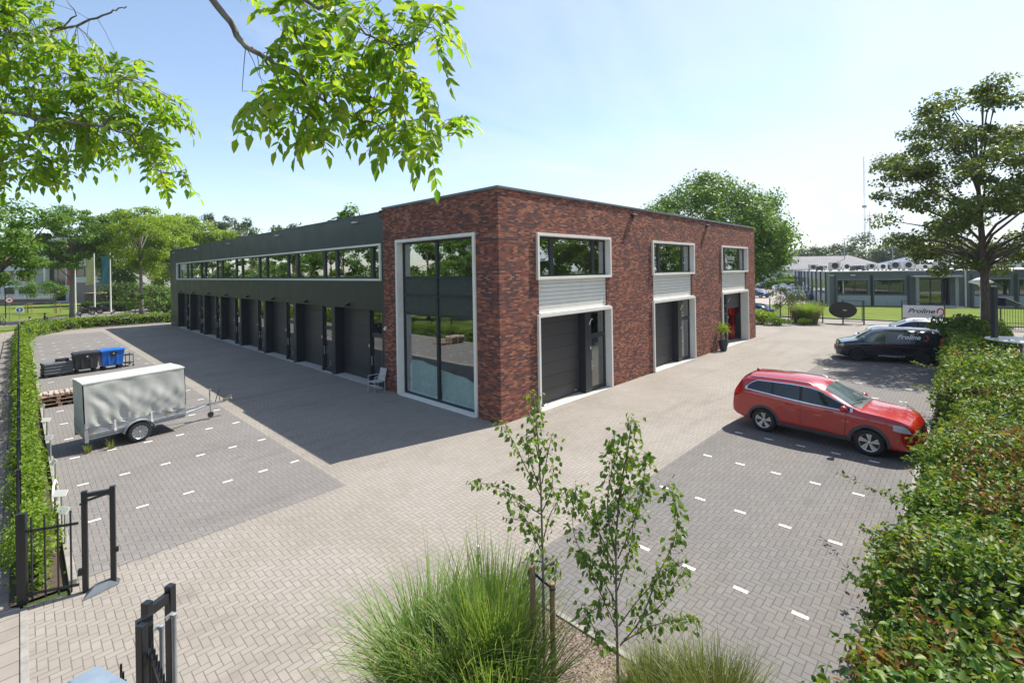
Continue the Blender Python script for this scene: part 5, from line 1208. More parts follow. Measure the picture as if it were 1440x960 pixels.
young_tree('slender young tree tied between wooden stakes in the planting bed', (-6.72, -7.46), [(766, 900), (764, 800), (761, 700), (757, 625), (753, 580), (751, 552)],
    [([(763, 724), (734, 706), (706, 687), (664, 676)], 1.), ([(762, 700), (738, 654), (722, 620), (704, 594)], 1.), ([(765, 755), (775, 720), (795, 690)], 1.), ([(761, 690), (743, 640), (744, 612)], .8), ([(762, 680), (770, 640), (776, 612)], .9),
     ([(764, 760), (740, 735), (718, 728)], 1.), ([(764, 780), (745, 740), (724, 700)], .9), ([(764, 790), (748, 790), (742, 820)], 1.1), ([(765, 800), (778, 790), (785, 812)], 1.0), ([(762, 720), (775, 690), (778, 655)], .9), ([(760, 660), (750, 600), (752, 575)], .9)], 60, 1, .072)
young_tree('bushy multi-stemmed young tree with dark leaves beside the bed kerb', (-6.12, -8.05), [(871, 940), (868, 846), (866, 759), (872, 684), (884, 627), (888, 586)],
    [([(872, 907), (902, 868), (924, 811), (948, 759), (952, 715), (937, 680)], .85), ([(868, 886), (850, 846), (828, 798), (806, 745), (810, 680)], 1.1), ([(868, 921), (837, 886), (822, 846)], .9), ([(874, 903), (911, 882), (946, 872), (983, 870)], 1.25),
     ([(866, 785), (854, 715), (861, 654), (865, 606)], 1.2), ([(869, 785), (898, 715), (906, 670), (909, 636)], 1.2), ([(867, 802), (832, 728), (799, 690)], 1.3), ([(867, 820), (845, 760), (835, 700)], 1.2), ([(868, 830), (888, 760), (890, 700)], 1.3),
     ([(870, 880), (900, 840), (940, 800), (958, 790)], 1.), ([(868, 780), (860, 740), (878, 680)], 1.3), ([(867, 850), (840, 800), (812, 770)], 1.2), ([(872, 700), (878, 660), (890, 640)], 1.2), ([(868, 860), (850, 850), (815, 870)], .8), ([(902, 868), (930, 850), (960, 800)], .9)], 76, 2, .076)
c = empty('tree_stakes', (-6.72, -7.46, 0), 0, 'pair of round wooden stakes tied to the slender young tree', 'stakes')
for dx, dy, h_ in ((-.11, .05, 1.66), (.10, -.06, 1.42)):
    q = MB(); q.tube([(dx, dy, 0), (dx, dy, h_)], .032, 12); q.build('stake', M['wood'], c, smooth=True, angle=40)
q = MB(); q.tube([(-.11, .05, 1.60), (-.03, .0, 1.50), (.10, -.06, 1.36)], .014, 6); q.tube([(.10, -.095, 1.36), (.135, -.06, 1.36), (.10, -.025, 1.37), (.065, -.06, 1.36), (.10, -.095, 1.36)], .014, 6); q.build('tie_strap', M['rubber'], c)
c = empty('short_marker_post', (-6.35, -5.95, 0), 0, 'thin pale marker post poking up behind the grass clumps', 'post'); q = MB(); q.tube([(0, 0, 0), (0, 0, 1.0)], .016, 8); q.build('shaft', mat('dark_post', (.05, .05, .05)), c); q = MB(); q.tube([(0, 0, 1.0), (0, 0, 1.12)], .02, 8); q.build('reflector_cap', M['white'], c)

# ------------------------------------------------------------------ fences and gates
def bar_fence(name, label, pts, h, pitch=.11, post=.035, bars=True, rails=(.16, .9), cat='fence', group=None, every=2.45, bar_r=.008):
    c = empty(name, (pts[0][0], pts[0][1], 0), 0, label, cat, group); ox, oy = pts[0][:2]
    br = MB(); rl = MB()
    for (x0, y0), (x1, y1) in zip(pts[:-1], pts[1:]):
        L = math.dist((x0, y0), (x1, y1)); an = math.atan2(y1 - y0, x1 - x0); n = max(1, round(L / every))
        for i in range(n + 1):
            if i == n and (x1, y1) != pts[-1]: continue
            t = i / n; p = MB(); p.box(-post, post, -post, post, -.05, h + .03); p.bx(0, 0, h + .035, post * 2.2, post * 2.2, .012); q = p.build('post', M['black'], c); q.location = (x0 + (x1 - x0) * t - ox, y0 + (y1 - y0) * t - oy, 0); q.rotation_euler = (0, 0, an)
        for z in rails: rl.bx((x0 + x1) / 2 - ox, (y0 + y1) / 2 - oy, z * h, L, .03, .035, an)
        if bars:
            k = int(L / pitch)
            for i in range(k): t = (i + .5) / k; x, y = x0 + (x1 - x0) * t - ox, y0 + (y1 - y0) * t - oy; br.bx(x, y, h * .5 + .02, bar_r * 2, bar_r * 2, h * .97, an)
    rl.build('rail', M['black'], c)
    if bars: br.build('bars', M['black'], c)
    return c
bar_fence('bar_fence', 'long black bar fence running away along the left hedge', [(-10.86, -.47), (-10.86, 43.6), (-10.5, 47.4)], 1.36, .125)
bar_fence('bar_fence', 'black bar fence along the far hedge of the left car park', [(-10.5, 47.4), (-9.0, 50.8), (-6.6, 52.7), (.6, 52.8)], 1.36, .13)
c = empty('fence_panel', (-10.80, -.50, 0), math.atan2(-.29, .6), 'short black fence panel of widely spaced bars between hedge and gate frame', 'fence panel')
q = MB(); q.box(0, .66, -.012, .012, 1.10, 1.135); q.box(0, .66, -.012, .012, .13, .165); q.build('rail', M['black'], c)
for i in range(4):
    q = MB(); q.box(.075 + i * .16, .093 + i * .16, -.012, .012, .05, 1.33); q.build('bar', M['black'], c)
q = MB(); q.box(-.045, .025, -.035, .035, 0, 1.40); q.build('post', M['black'], c, bevel=.004)
c = empty('gate_catch_frame', (-10.13, -.79, 0), math.atan2(-.1, .33), 'black two-post gate catch frame standing where the left bays begin', 'gate frame')
for x in (0, .35): q = MB(); q.box(x - .035, x + .035, -.035, .035, 0, 1.60); q.build('post', M['black'], c, bevel=.004)
q = MB(); q.box(.035, .315, -.03, .03, 1.50, 1.56); q.tube([(.0, .05, 1.42), (.12, .06, 1.44), (.26, .06, 1.47), (.36, .045, 1.44)], .022, 4); q.box(-.05, .05, -.05, -.036, 1.40, 1.43); q.build('top_bar', M['black'], c)
q = MB(); q.box(.36, .42, -.02, .02, .52, .60); q.box(-.09, -.036, -.03, .03, .28, .38); q.build('lock_box', M['black'], c, bevel=.004)
q = MB(); q.add([(.02, -.30, .005), (.42, -.05, .005), (.42, .12, .005), (.02, .02, .005), (.12, -.12, .09), (.34, -.02, .10), (.34, .06, .10), (.12, -.02, .09)], [(0, 3, 2, 1), (4, 5, 6, 7), (0, 1, 5, 4), (1, 2, 6, 5), (2, 3, 7, 6), (3, 0, 4, 7)]); q.build('ramp_plate', mat('slate_grey_metal', (.07, .085, .10), .4), c, bevel=.006)
c = empty('sliding_gate', (-9.93, -4.80, 0), math.atan2(.13, .2), 'black steel sliding gate with guide posts and rollers at the bottom left corner', 'gate')
fy = lambda t: -.0 - t
for x in (0, .27): q = MB(); q.box(x - .036, x + .036, -.04, .04, 0, 1.62); q.build('guide_post', M['black'], c, bevel=.004)
q = MB(); q.box(.036, .234, -.03, .03, 1.46, 1.56); q.bx(-.085, -.06, 1.50, .14, .05, .06, R(-20)); q.box(-.20, -.13, -.16, -.08, 0, 1.52); q.build('guide_frame', M['black'], c, bevel=.004)
for x, y in ((.07, -.10), (.235, -.08)):
    q = MB(); q.tube([(x, y, .2), (x, y, 1.30)], .022, 12); q.lathe([(.001, 1.30), (.03, 1.30), (.03, 1.34), (.001, 1.35)], (x, y, 0), 12); q.bx(x - .03, y + .03, 1.33, .09, .02, .04); q.build('guide_roller', M['steel'], c, smooth=True, angle=40)
rz_ = -math.atan2(.13, .2)
lf = MB(); lf.box(-.02, .02, -4.2, -.12, 1.18, 1.23); lf.box(-.03, .03, -4.2, -.12, .12, .20); lf.box(-.025, .025, -.16, -.11, .12, 1.46); lf.box(-.025, .025, -4.2, -4.15, .12, 1.36)
lf.tube([(.03, -.16, 1.15), (.03, -4.1, .25)], .010, 6); q = lf.build('gate_leaf_frame', M['black'], c, bevel=.003); q.rotation_euler = (0, 0, rz_)
bb = MB()
for i in range(36): bb.box(-.009, .009, -.27 - i * .108, -.252 - i * .108, .14, 1.33)
q = bb.build('gate_bars', M['black'], c); q.rotation_euler = (0, 0, rz_)
bb = MB(); bb.box(-.27, -.23, -4.2, -.3, 1.10, 1.14)
for i in range(30): bb.box(-.259, -.241, -.32 - i * .13, -.302 - i * .13, .05, 1.30)
q = bb.build('guard_bars', M['black'], c); q.rotation_euler = (0, 0, rz_)
c = empty('gate_motor_cabinet', (-10.42, -5.45, 0), R(20), 'grey metal gate drive cabinet in the bottom left corner', 'cabinet')
q = MB(); q.box(-.17, .17, -.22, .22, 0, 1.32); q.build('cabinet_body', M['black'], c, bevel=.01); q = MB(); q.prism([(-.2, 1.32), (.2, 1.32), (.17, 1.42), (-.05, 1.45)], -.25, .25, 'y'); q.build('cabinet_hood', mat('blue_grey_hood', (.17, .22, .27), .4), c, bevel=.008)

# small white bay number plates in the left hedge
for i, (y, tz, nm) in enumerate(((1.1, .35, 'nearest the gate frame'), (2.1, .2, 'second from the gate frame'), (4.4, .5, 'third from the gate frame'), (6.9, .15, 'fourth from the gate frame'), (9.2, .3, 'beside the tail of the trailer'), (11.5, .45, 'just short of the pallets'))):
    c = empty('bay_plate', (-10.27, y, 0), R(-60 + 25 * math.sin(i * 2.1)), 'small white bay plate leaning out of the left hedge, ' + nm, 'sign', 'white bay plates along the left kerb')
    q = MB(); q.tube([(0, 0, 0), (0, 0, .72)], .018, 8); q.build('stake', M['alu'], c); q = MB(); q.bx(0, -.03, .72, .24, .012, .13, 0, 0, R(-35)); q.build('plate', M['white'], c, bevel=.004)
c = empty('bent_white_hoop', (-10.33, 3.3, 0), R(80), 'bent white metal hoop in the left hedge', 'hoop'); q = MB(); q.tube([(-.25, 0, 0), (-.25, 0, .35), (-.12, 0, .55), (.10, 0, .60), (.22, 0, .5), (.26, 0, .1)], .024, 8); q.build('hoop_tube', M['white'], c, smooth=True)
# weeds growing from the joints by the trailer
for (x, y), lab in (((-9.0, 7.05), 'small weed tuft in the paving just before the trailer wheel'), ((-9.5, 7.15), 'tiny weed beside the trailer tail post')):
    grass_clump('weed_tuft', lab, (x, y), 60, .30, .16, M['blade2'], .012, .3, 'weeds by the trailer', 'weed', .07)

# potted plant
c = empty('potted_plant', (18.42, -.32, 0), 0, 'tall dark grey pot with a small leafy plant beside the open garage', 'potted plant')
q = MB(); q.lathe([(.001, .0), (.17, .0), (.22, .25), (.27, .55), (.28, .64), (.25, .64), (.23, .58), (.001, .57)], (0, 0, 0), 20); q.build('pot', mat('charcoal_pot', (.035, .037, .042), .45), c, smooth=True, angle=35)
q = MB(); [q.tube([(0, 0, .55), (.06 * math.cos(a), .06 * math.sin(a), 1.0), (.16 * math.cos(a), .16 * math.sin(a), 1.35)], [.018, .01, .004], 5) for a in (0.4, 2.2, 4.1, 5.4)]; q.build('stems', M['wood'], c)
n = 420; P = rng.normal(size=(n, 3)) * [.17, .17, .14] + [0, 0, 1.36]; Lf = rng.uniform(.07, .13, n); V, Fs = leaves(P, rdir(n, -.3), rdir(n, .6), Lf, Lf * .4, .1, True); np_mesh('leaves', V, Fs, M['leaf_yel'], c)['kind'] = 'stuff'

# lamp post with wedge-shaped head and white disc on the right
c = empty('lamp_post', (17.6, -11.72, 0), R(-38), 'dark square lamp post with wedge-shaped head rising from the right hedge', 'lamp post')
nv = mat('dark_blue_grey_coating', (.022, .032, .042), .35)
q = MB(); q.box(-.085, .085, -.085, .085, 0, 4.0); q.build('post', nv, c, bevel=.01)
q = MB(); q.box(.085, .30, -.05, .05, 3.30, 3.42); q.build('arm', nv, c); q = MB(); q.prism([(.28, 3.18), (1.22, 3.18), (.28, 3.52)], -.22, .22, 'y'); q.build('lamp_head', nv, c, bevel=.008); q = MB(); q.prism([(.285, 3.528), (1.225, 3.186), (1.225, 3.20), (.285, 3.545)], -.225, .225, 'y'); q.build('lamp_lid', M['white'], c)
q = MB(); q.box(-.10, .10, -.03, .03, 4.0, 4.03); q.build('post_cap', M['white'], c)
dp = D(1437, 478, 19.4); zc = dp[2] - 1.62
c = empty('white_disc_canopy', (dp[0], dp[1], 0), 0, 'flat round white disc on a short column right behind the dark lamp post', 'canopy')
q = MB(); q.lathe([(.001, 1.56), (.8, 1.57), (1.09, 1.60), (1.09, 1.63), (.6, 1.66), (.001, 1.67)], (0, 0, zc), 48); q.build('disc', M['white'], c, smooth=True, angle=30); q = MB(); q.tube([(0, 0, 0), (0, 0, 1.57 + zc)], .06, 10); q.build('column', M['steel'], c)

# ------------------------------------------------------------------ right background: gates, banner, office, roofs, cars
def pxy(x, y, X): d = ray(x, y); t = (X - CAM[0]) / d[0]; return (CAM + d * t)
c = empty('oval_gate_board', (38.0, -3.15, 0), 0, 'black oval board fixed to the post of the far swing gate', 'board')
q = MB(); q.lathe([(.001, -.02), (.62, -.02), (.62, .02), (.001, .02)], (0, 0, 0), 40, 'x'); q.v = [(x - .09, y * 1.62, z * 1.12 + 1.19) for x, y, z in q.v]; q.build('oval_panel', M['black'], c, bevel=.004); q = MB(); q.box(-.125, -.10, -.28, -.02, 1.15, 1.21); q.build('bracket', M['alu'], c)
c = empty('swing_gate', (38.0, -3.15, 0), 0, 'narrow black swing gate frame right of the black oval board', 'gate')
for y in (0, -1.45): q = MB(); q.box(-.05, .05, y - .05, y + .05, 0, 2.05); q.build('post', M['black'], c)
q = MB(); q.box(-.02, .02, -1.36, -.1, 1.98, 2.02); q.box(-.02, .02, -1.36, -.1, .22, .27); q.box(-.02, .02, -1.36, -1.31, .22, 2.02); q.build('gate_frame', M['black'], c)
bar_fence('yard_fence', 'thin black fence at the far end of the yard left of the oval board', [(37.6, -1.75), (38.6, 2.7)], 1.95, bars=False, rails=(.05,), every=5)
bar_fence('bar_gate', 'black vertical bar gate far right behind the hedge', [(39.8, -12.6), (40.1, -17.5)], 1.62, .14, rails=(.03, .34, .98), bar_r=.011)
# banner with lettering
a, b = pxy(1268.5, 440, 38.6), pxy(1328.5, 440, 38.6)
c = empty('lettered_banner', (38.6, (a[1] + b[1]) / 2, 0), 0, 'white banner reading Proline with a red emblem hung between two fence posts', 'banner'); w = (a[1] - b[1]) / 2
for y in (-w, w): q = MB(); q.box(-.03, .03, y - .035, y + .035, 0, 2.12); q.build('post', M['black'], c)
q = MB(); q.box(-.03, -.015, -w + .06, w - .06, .62, 1.72); q.build('banner_sheet', mat('white_banner', (.66, .67, .70), .6, var=.04), c); q = MB(); q.box(-.034, -.031, -w + .06, w - .06, .64, .72); q.build('red_stripe', mat('red_print', (.55, .02, .03), .6), c)
q = MB(); q.box(-.015, .015, -w, w, 2.02, 2.06); q.box(-.015, .015, -w, w, .3, .34); q.build('rail', M['black'], c)
bt = mat('dark_print', (.03, .03, .035), .6); MX = lambda y, z: Matrix.Translation((-.036, y, z)) @ Matrix.Rotation(R(-90), 4, 'Z') @ Matrix.Rotation(R(90), 4, 'X')
text_mesh('lettering', 'Proline', .50, bt, c, MX(.12, 1.28), shear=.35, sx=1.12, bold=.01); text_mesh('lettering', 'AUTOMOTIVE', .12, mat('grey_print', (.2, .2, .22), .6), c, MX(-.42, .98), shear=.3, sx=1.1); text_mesh('lettering', 'automotive parts and service', .075, mat('grey_print', (.2, .2, .22), .6), c, MX(.45, .98), sx=1.0)
q = MB()
for i in range(13): an = R(-60 + 21 * i); q.bx(-.036, -1.04 - .19 * math.cos(an), 1.26 + .26 * math.sin(an), .004, .10, .09, 0, 0, -an)
q.build('emblem', mat('red_print', (.55, .02, .03), .6), c)

# planting by the gate
def small_tree(px, py, h, w, label, m, n=1500, ls=.12, group=None, tr=.07, z0=.3, **k):
    p = G(px, py); return tree('small_tree', label, (p[0], p[1]), h, h * z0, w, m, n, ls, trunk_r=tr, clumps=18, clump_r=w * .42, limbs=6, seed=int(px), group=group, flat=.8, **k)
small_tree(1098, 449, 3.3, 1.15, 'small round-headed tree at the far end of the yard, left of the pair', M['leaf_grey'], 1700, .12, 'pair of small trees by the far gate')
small_tree(1114, 450, 3.2, 1.35, 'small round-headed tree with stake frame, right of the pair by the far gate', M['leaf_grey'], 1700, .12, 'pair of small trees by the far gate', z0=.42)
c = empty('stake_frame', tuple(G(1116, 453)), 0, 'wooden stake frame around the right one of the two small gate trees', 'stakes')
for x, y in ((-.3, -.3), (.3, -.3), (.3, .3), (-.3, .3)): q = MB(); q.tube([(x, y, 0), (x, y, 1.35)], .04, 6); q.build('stake', M['wood'], c)
q = MB(); [q.bx(*v) for v in ((0, -.3, 1.25, .62, .03, .08), (0, .3, 1.25, .62, .03, .08), (-.3, 0, 1.25, .03, .62, .08), (.3, 0, 1.25, .03, .62, .08))]; q.build('cross_rail', M['wood'], c)
g3 = 'shrubs at the far end of the yard'
blob('grassy_shrub', 'yellow-green rounded shrub against the far end of the brick building', 'shrub', G(1070, 456)[:2], np.array([1.2, 1.0, .75]), M['leaf_yel'], 1800, .16, group=g3)
blob('grassy_shrub', 'low green shrub between the two small trees', 'shrub', G(1095, 457)[:2], np.array([.9, .7, .42]), M['leaf_mid'], 900, .14, group=g3)
blob('grassy_shrub', 'small pale tuft-like shrub in front of the tall reeds', 'shrub', G(1131, 457)[:2], np.array([.55, .5, .38]), M['leaf_yel'], 600, .12, group=g3)
p = G(1139, 455); grass_clump('tall_reed_clump', 'tall bushy reed clump beside the far gate', p[:2], 1100, 2.2, 1.5, M['blade'], .045, 1.0, None, rbase=.55)
p = G(1124, 453); grass_clump('tall_reed_clump', 'pale reed clump just left of the tall bushy one', p[:2], 600, 1.9, 1.1, M['blade2'], .04, 1.0, None, rbase=.4)
c = empty('manhole_cover', (33.0, 1.35, .004), 0, 'round dark manhole cover in the paving near the far shrubs', 'manhole cover'); q = MB(); q.lathe([(.001, 0), (.38, 0), (.38, .008), (.001, .008)], (0, 0, 0), 24); q.build('cover', M['anth'], c)

# grey single-storey office
gw = mat('grey_painted_render', (.14, .15, .178), .7, var=.08, scale=1.2, bump=.1); gl_ = mat('pale_grey_render', (.30, .325, .335), .75, var=.06, scale=1.2); gd_ = mat('dark_grey_render', (.065, .078, .085), .6, var=.08)
oc = G(1165, 429); f0 = oc[:2]; f1 = G(1440, 432)[:2]; an = math.atan2(f1[1] - f0[1], f1[0] - f0[0]); Lf_ = 46.0
c = empty('grey_office', (f0[0], f0[1], 0), an, 'long single-storey grey office with flat roof covered in air-conditioning units', 'building'); HO = 4.25
inv = Matrix.Rotation(-an, 4, 'Z') @ Matrix.Translation((-f0[0], -f0[1], 0))
def fx(px):        # facade abscissa seen at pixel column px
    r_ = ray(px, 400); d = np.array([math.cos(an), math.sin(an)]); A_ = np.array([[d[0], -r_[0]], [d[1], -r_[1]]]); return float(np.linalg.solve(A_, CAM[:2] - f0)[0])
# local: x along the facade to the right, +y away from the camera
wins = [(1177.5, 1220.5), (1229, 1271.5), (1369.5, 1421), (1433, 1475)]; ent = (1284, 1343)
H_ = [(fx(a), fx(b), 1.35, 3.15) for a, b in wins] + [(fx(ent[0]) + .5, fx(ent[1]) - .5, 0, 3.25)] + [(fx(1475) + 1.5 + 5.5 * i, fx(1475) + 5.3 + 5.5 * i, 1.35, 3.15) for i in range(3)]
q = MB(); wallgrid(q, 'x', 0, 0, Lf_, -.1, HO - .12, H_, .3); q.box(Lf_ - .3, Lf_, .3, 22, -.1, HO - .12); q.box(0, Lf_, 22, 22.3, -.1, HO - .12); q.build('facade', gw, c)
# side wall: bends away at the left
ux, uy = (inv @ Vector((*G(1117, 412)[:2], 0)))[:2]; sa = math.atan2(uy, ux); sL = min(30, math.hypot(ux, uy))
q = MB(); q.bx(sL / 2 * math.cos(sa), sL / 2 * math.sin(sa), (HO - .12) / 2 - .05, sL, .3, HO - .02, sa); q.build('side_wall', gl_, c)
qd = MB(); qw = MB(); qb = MB()
for i in range(9):
    t = (i + .1) * sL / 9; ox_, oy_ = math.sin(sa) * -.17, -math.cos(sa) * -.17
    s_ = 1 if (math.cos(sa + math.pi / 2) < 0) else -1
    nx, ny = -math.sin(sa), math.cos(sa)
    if nx * (-1) + ny * (-1) < 0: nx, ny = -nx, -ny
    P_ = lambda tt, o_: (tt * math.cos(sa) + nx * o_, tt * math.sin(sa) + ny * o_)
    x, y = P_(t, .22); qd.bx(x, y, HO / 2, .28, .16, HO - .15, sa)
    x, y = P_(t + sL / 18, .165); qw.bx(x, y, 2.3, sL / 9 * .62, .03, 1.7, sa); qb.bx(x, y, .85, sL / 9 * .8, .02, 1.0, sa)
qd.build('side_pilaster', gd_, c); qw.build('side_window', mat('dim_window_glass', (.02, .03, .035), .05, coat=1), c); qb.build('side_parapet', mat('pale_infill', (.36, .40, .43), .7), c)
q = MB(); q.prism([(-.15, -.15), (Lf_ + .15, -.15), (Lf_ + .15, 22.4), (sL * math.cos(sa) * 1.0, 22.4), (sL * math.cos(sa) - .2, sL * math.sin(sa))], HO - .12, HO); q.build('roof', mat('white_roof_gravel', (.55, .54, .52), .9, var=.2), c)
iw = MB(); iw.box(.5, Lf_ - .5, 4.0, 4.1, 0, 4); iw.box(.5, Lf_ - .5, .3, 4, .0, .05); iw.build('inner_wall', M['inwall'], c)
for i, (a, b, z0, z1) in enumerate(H_):
    if z0 == 0: continue
    q = MB(); ring(q, 'x', a, b, z0, z1, .09, .05, .18); m_ = a + (b - a) * (.60 if i % 2 == 0 else .52); q.box(m_ - .04, m_ + .04, .07, .16, z0 + .09, z1 - .09); W_ = q.build('window', gd_, c); pane('glass_pane', 'x', a + .09, b - .09, z0 + .09, z1 - .09, .11, M['glassd'], W_)
    q = MB(); q.box(a - .05, b + .05, -.05, .0, z1 + .02, z1 + .10); q.build('lintel', gl_, W_)
    q = MB(); q.box(a + .02, b + .25, -.035, -.002, .0, z0 - .12); q.build('parapet_infill', mat('pale_infill', (.36, .40, .43), .7), c)
    q = MB(); q.box(b + .25, b + .50, -.06, -.001, 0, HO - .5); q.build('pilaster', gd_, c); q = MB(); q.box(a - .35, a - .12, -.06, -.001, 0, HO - .5); q.build('pilaster', gd_, c)
ea, eb = H_[4][:2]
q = MB(); q.box(ea - .8, eb + .8, -1.3, .0, 3.42, 3.62); q.box(ea - .5, ea - .2, -.9, -.6, 0, 3.42); q.box(eb + .2, eb + .5, -.9, -.6, 0, 3.42); q.build('entrance_canopy', gl_, c)
q = MB(); m_ = (ea + eb) / 2; ring(q, 'x', ea, eb, 0, 3.25, .12, .9, 1.0); [q.box(x - .06, x + .06, .9, 1.0, .1, 3.1) for x in (m_ - 1.15, m_, m_ + 1.15)]; q.box(ea, ea + .02, .31, .9, 0, 3.25); E_ = q.build('entrance_door', gd_, c); pane('glass_pane', 'x', ea + .12, eb - .12, .1, 3.13, .95, M['glassd'], E_)
q = MB(); q.box(ea - .6, eb + .6, -2.2, .9, -.05, .14); q.box(ea - .9, eb + .9, -2.6, -2.2, -.05, .05); q.build('entrance_step', M['conc'], c)
rs = np.random.default_rng(5)
for i, px in enumerate([1138, 1148, 1162, 1172, 1185, 1192, 1207, 1216, 1227, 1236, 1246, 1257, 1272, 1282, 1290, 1299, 1308, 1316, 1326, 1340, 1352, 1402, 1415, 1428]):
    x = fx(px); yy = rs.uniform(1.2, 7); s = rs.uniform(.7, 1.25) * (1 if px < 1200 else 1.15); hh = rs.uniform(.6, 1.25)
    if px < 1160: x = .6 + (px - 1138) * .1; yy = 7 + (1160 - px) * .25; 
    mt = [M['steel'], M['white'], gd_, M['steel'], mat('dull_white_metal', (.5, .5, .49), .5)][i % 5]
    q = MB(); q.box(x - s * .5, x + s * .5, yy, yy + .8, HO + .12, HO + hh); U = q.build('roof_unit', mt, c, bevel=.02)
    g_ = MB(); g_.lathe([(.001, yy - .012), (min(s, hh) * .32, yy - .012), (min(s, hh) * .34, yy - .001)], (x, 0, HO + .1 + hh * .5), 14, 'y'); g_.build('fan_grille', M['anth'], U)
    g_ = MB(); g_.box(x - s * .5, x - s * .4, yy + .1, yy + .7, HO - .01, HO + .12); g_.box(x + s * .4, x + s * .5, yy + .1, yy + .7, HO - .01, HO + .12); g_.build('feet', M['anth'], U)
q = MB(); q.tube([(fx(1357), -.1, 0), (fx(1357), -.1, HO - .1)], .09, 8); q.build('drainpipe', M['white'], c)
for x in (fx(1169), fx(1199)): q = MB(); q.bx(x, -.12, 3.75, .5, .2, .12); q.build('wall_lamp', M['white'], c)

# white hall with pitched tiled roofs behind it
def tiles():
    t = NT('grey_roof_tiles'); n = t.noise(t.pos(), .6, 4); wv = t.n('TexWave', wave_type='BANDS', bands_direction='X'); wv.inputs['Scale'].default_value = .55; t.l(t.obj(), wv.inputs['Vector'])
    w2 = t.n('TexWave', wave_type='BANDS', bands_direction='Z'); w2.inputs['Scale'].default_value = 1.1; t.l(t.obj(), w2.inputs['Vector'])
    c_ = t.mix(t.rng(t.m('MULTIPLY', wv.outputs['Fac'], w2.outputs['Fac']), .1, .7, 0, 1), (.08, .08, .09), (.24, .225, .23)); t.l(t.mix(t.rng(n, .3, .7, 0, .4), c_, (.2, .19, .19)), t.b.inputs['Base Color']); t.b.inputs['Roughness'].default_value = .8; return t.mt
M['rooft'] = tiles()
def hip_house(name, label, pxl, pxr, depth, eave, ridge, deep, wallm, roofm, hip=.25, cat='building'):
    p0, p1 = D(pxl, 380, depth), D(pxr, 380, depth); L = math.dist(p0[:2], p1[:2]); an = math.atan2(p1[1] - p0[1], p1[0] - p0[0])
    c = empty(name, (p0[0], p0[1], 0), an, label, cat); q = MB(); q.box(0, L, 0, deep, -.1, eave); q.build('walls', wallm, c)
    q = MB(); o = .5; r0, r1 = L * hip, L * (1 - hip); q.add([(-o, -o, eave), (L + o, -o, eave), (L + o, deep + o, eave), (-o, deep + o, eave), (r0, deep / 2, ridge), (r1, deep / 2, ridge)], [(0, 1, 5, 4), (1, 2, 5), (2, 3, 4, 5), (3, 0, 4), (0, 3, 2, 1)]); q.build('roof', roofm, c)
    q = MB(); q.box(-.55, L + .55, -.6, -.5, eave - .15, eave + .05); q.build('gutter', M['white'], c)
    w = MB(); n = max(2, int(L / 4))
    for i in range(n): w.box(L * (i + .3) / n, L * (i + .65) / n, -.04, .02, eave * .3, eave * .75)
    w.build('window', mat('dim_window_glass', (.02, .03, .035), .05, coat=1), c); return c
wr = mat('white_render', (.62, .63, .62), .8, var=.05)
hip_house('white_hall', 'white-walled hall with grey tiled pitched roof, left of the office roof', 1084, 1141, 112, 4.2, 7.2, 16, wr, M['rooft'], .48)
hip_house('tiled_hall', 'wide low hall with ribbed grey tiled roof rising behind the office', 1128, 1243, 124, 4.6, 7.6, 18, wr, M['rooft'], .1)
hip_house('distant_shed', 'distant shed with blue-grey roof showing behind the rooftop units', 1285, 1345, 118, 4.8, 6.9, 14, wr, mat('blue_grey_roof', (.14, .17, .22), .5), .4)
hip_house('distant_warehouse', 'far long warehouse with pale grey roof on the right', 1296, 1500, 168, 5.2, 7.4, 25, wr, mat('pale_grey_roof', (.30, .30, .31), .7), .05)

def street_lamp(px, depth, top, label, r=.07, shade=False, group=None, col=None):
    p = D(px, 380, depth); hz = CY_PX - (px - 720) * math.tan(ROLL); h = 5 + (hz - top) * depth / F_PX
    c = empty('street_lamp', (p[0], p[1], 0), YAW, label, 'street lamp', group); q = MB(); q.tube([(0, 0, 0), (0, 0, h)], [r * 1.3, r * .7], 8); q.build('pole', col or M['steel'], c)
    q = MB()
    if shade: q.lathe([(.001, h + .35), (.25, h + .28), (.75, h - .02), (.72, h - .06), (.15, h - .25), (.10, h - .4)], (0, 0, 0), 20)
    else: q.bx(0, 0, h, .9, .22, .12)
    q.build('lamp_head', M['white'] if shade else M['steel'], c, smooth=shade); return c
street_lamp(1379, 38, 396, 'white lamp with broad conical shade in front of the grey office', .07, True, col=M['white'])
street_lamp(1188, 130, 336, 'tall thin lamp mast behind the tiled hall', .12); street_lamp(1255.5, 120, 346, 'pale lamp mast above the office roof units', .10)
def mast(px, depth, top, w, label, plat=None):
    p = D(px, 380, depth); hz = CY_PX - (px - 720) * math.tan(ROLL); h = 5 + (hz - top) * depth / F_PX; c = empty('radio_mast', (p[0], p[1], 0), YAW, label, 'mast'); q = MB()
    for a in range(3): q.tube([(w * math.cos(a * 2.09), w * math.sin(a * 2.09), 0), (w * .5 * math.cos(a * 2.09), w * .5 * math.sin(a * 2.09), h)], w * .16, 4)
    n = int(h / (w * 3))
    for i in range(n):
        z0, z1 = h * i / n, h * (i + 1) / n; a = (i % 3) * 2.09; q.tube([(w * .8 * math.cos(a), w * .8 * math.sin(a), z0), (w * .8 * math.cos(a + 2.09), w * .8 * math.sin(a + 2.09), z1)], w * .12, 3)
    q.build('lattice', mat('hazy_mast_steel', (.38, .40, .42), .7), c)
    if plat: q = MB(); q.lathe([(w * 2.2, plat * h), (w * 2.6, plat * h + 2), (w * .8, plat * h + 2.5)], (0, 0, 0), 10); q.build('platform', mat('hazy_mast_steel', (.38, .40, .42), .7), c)
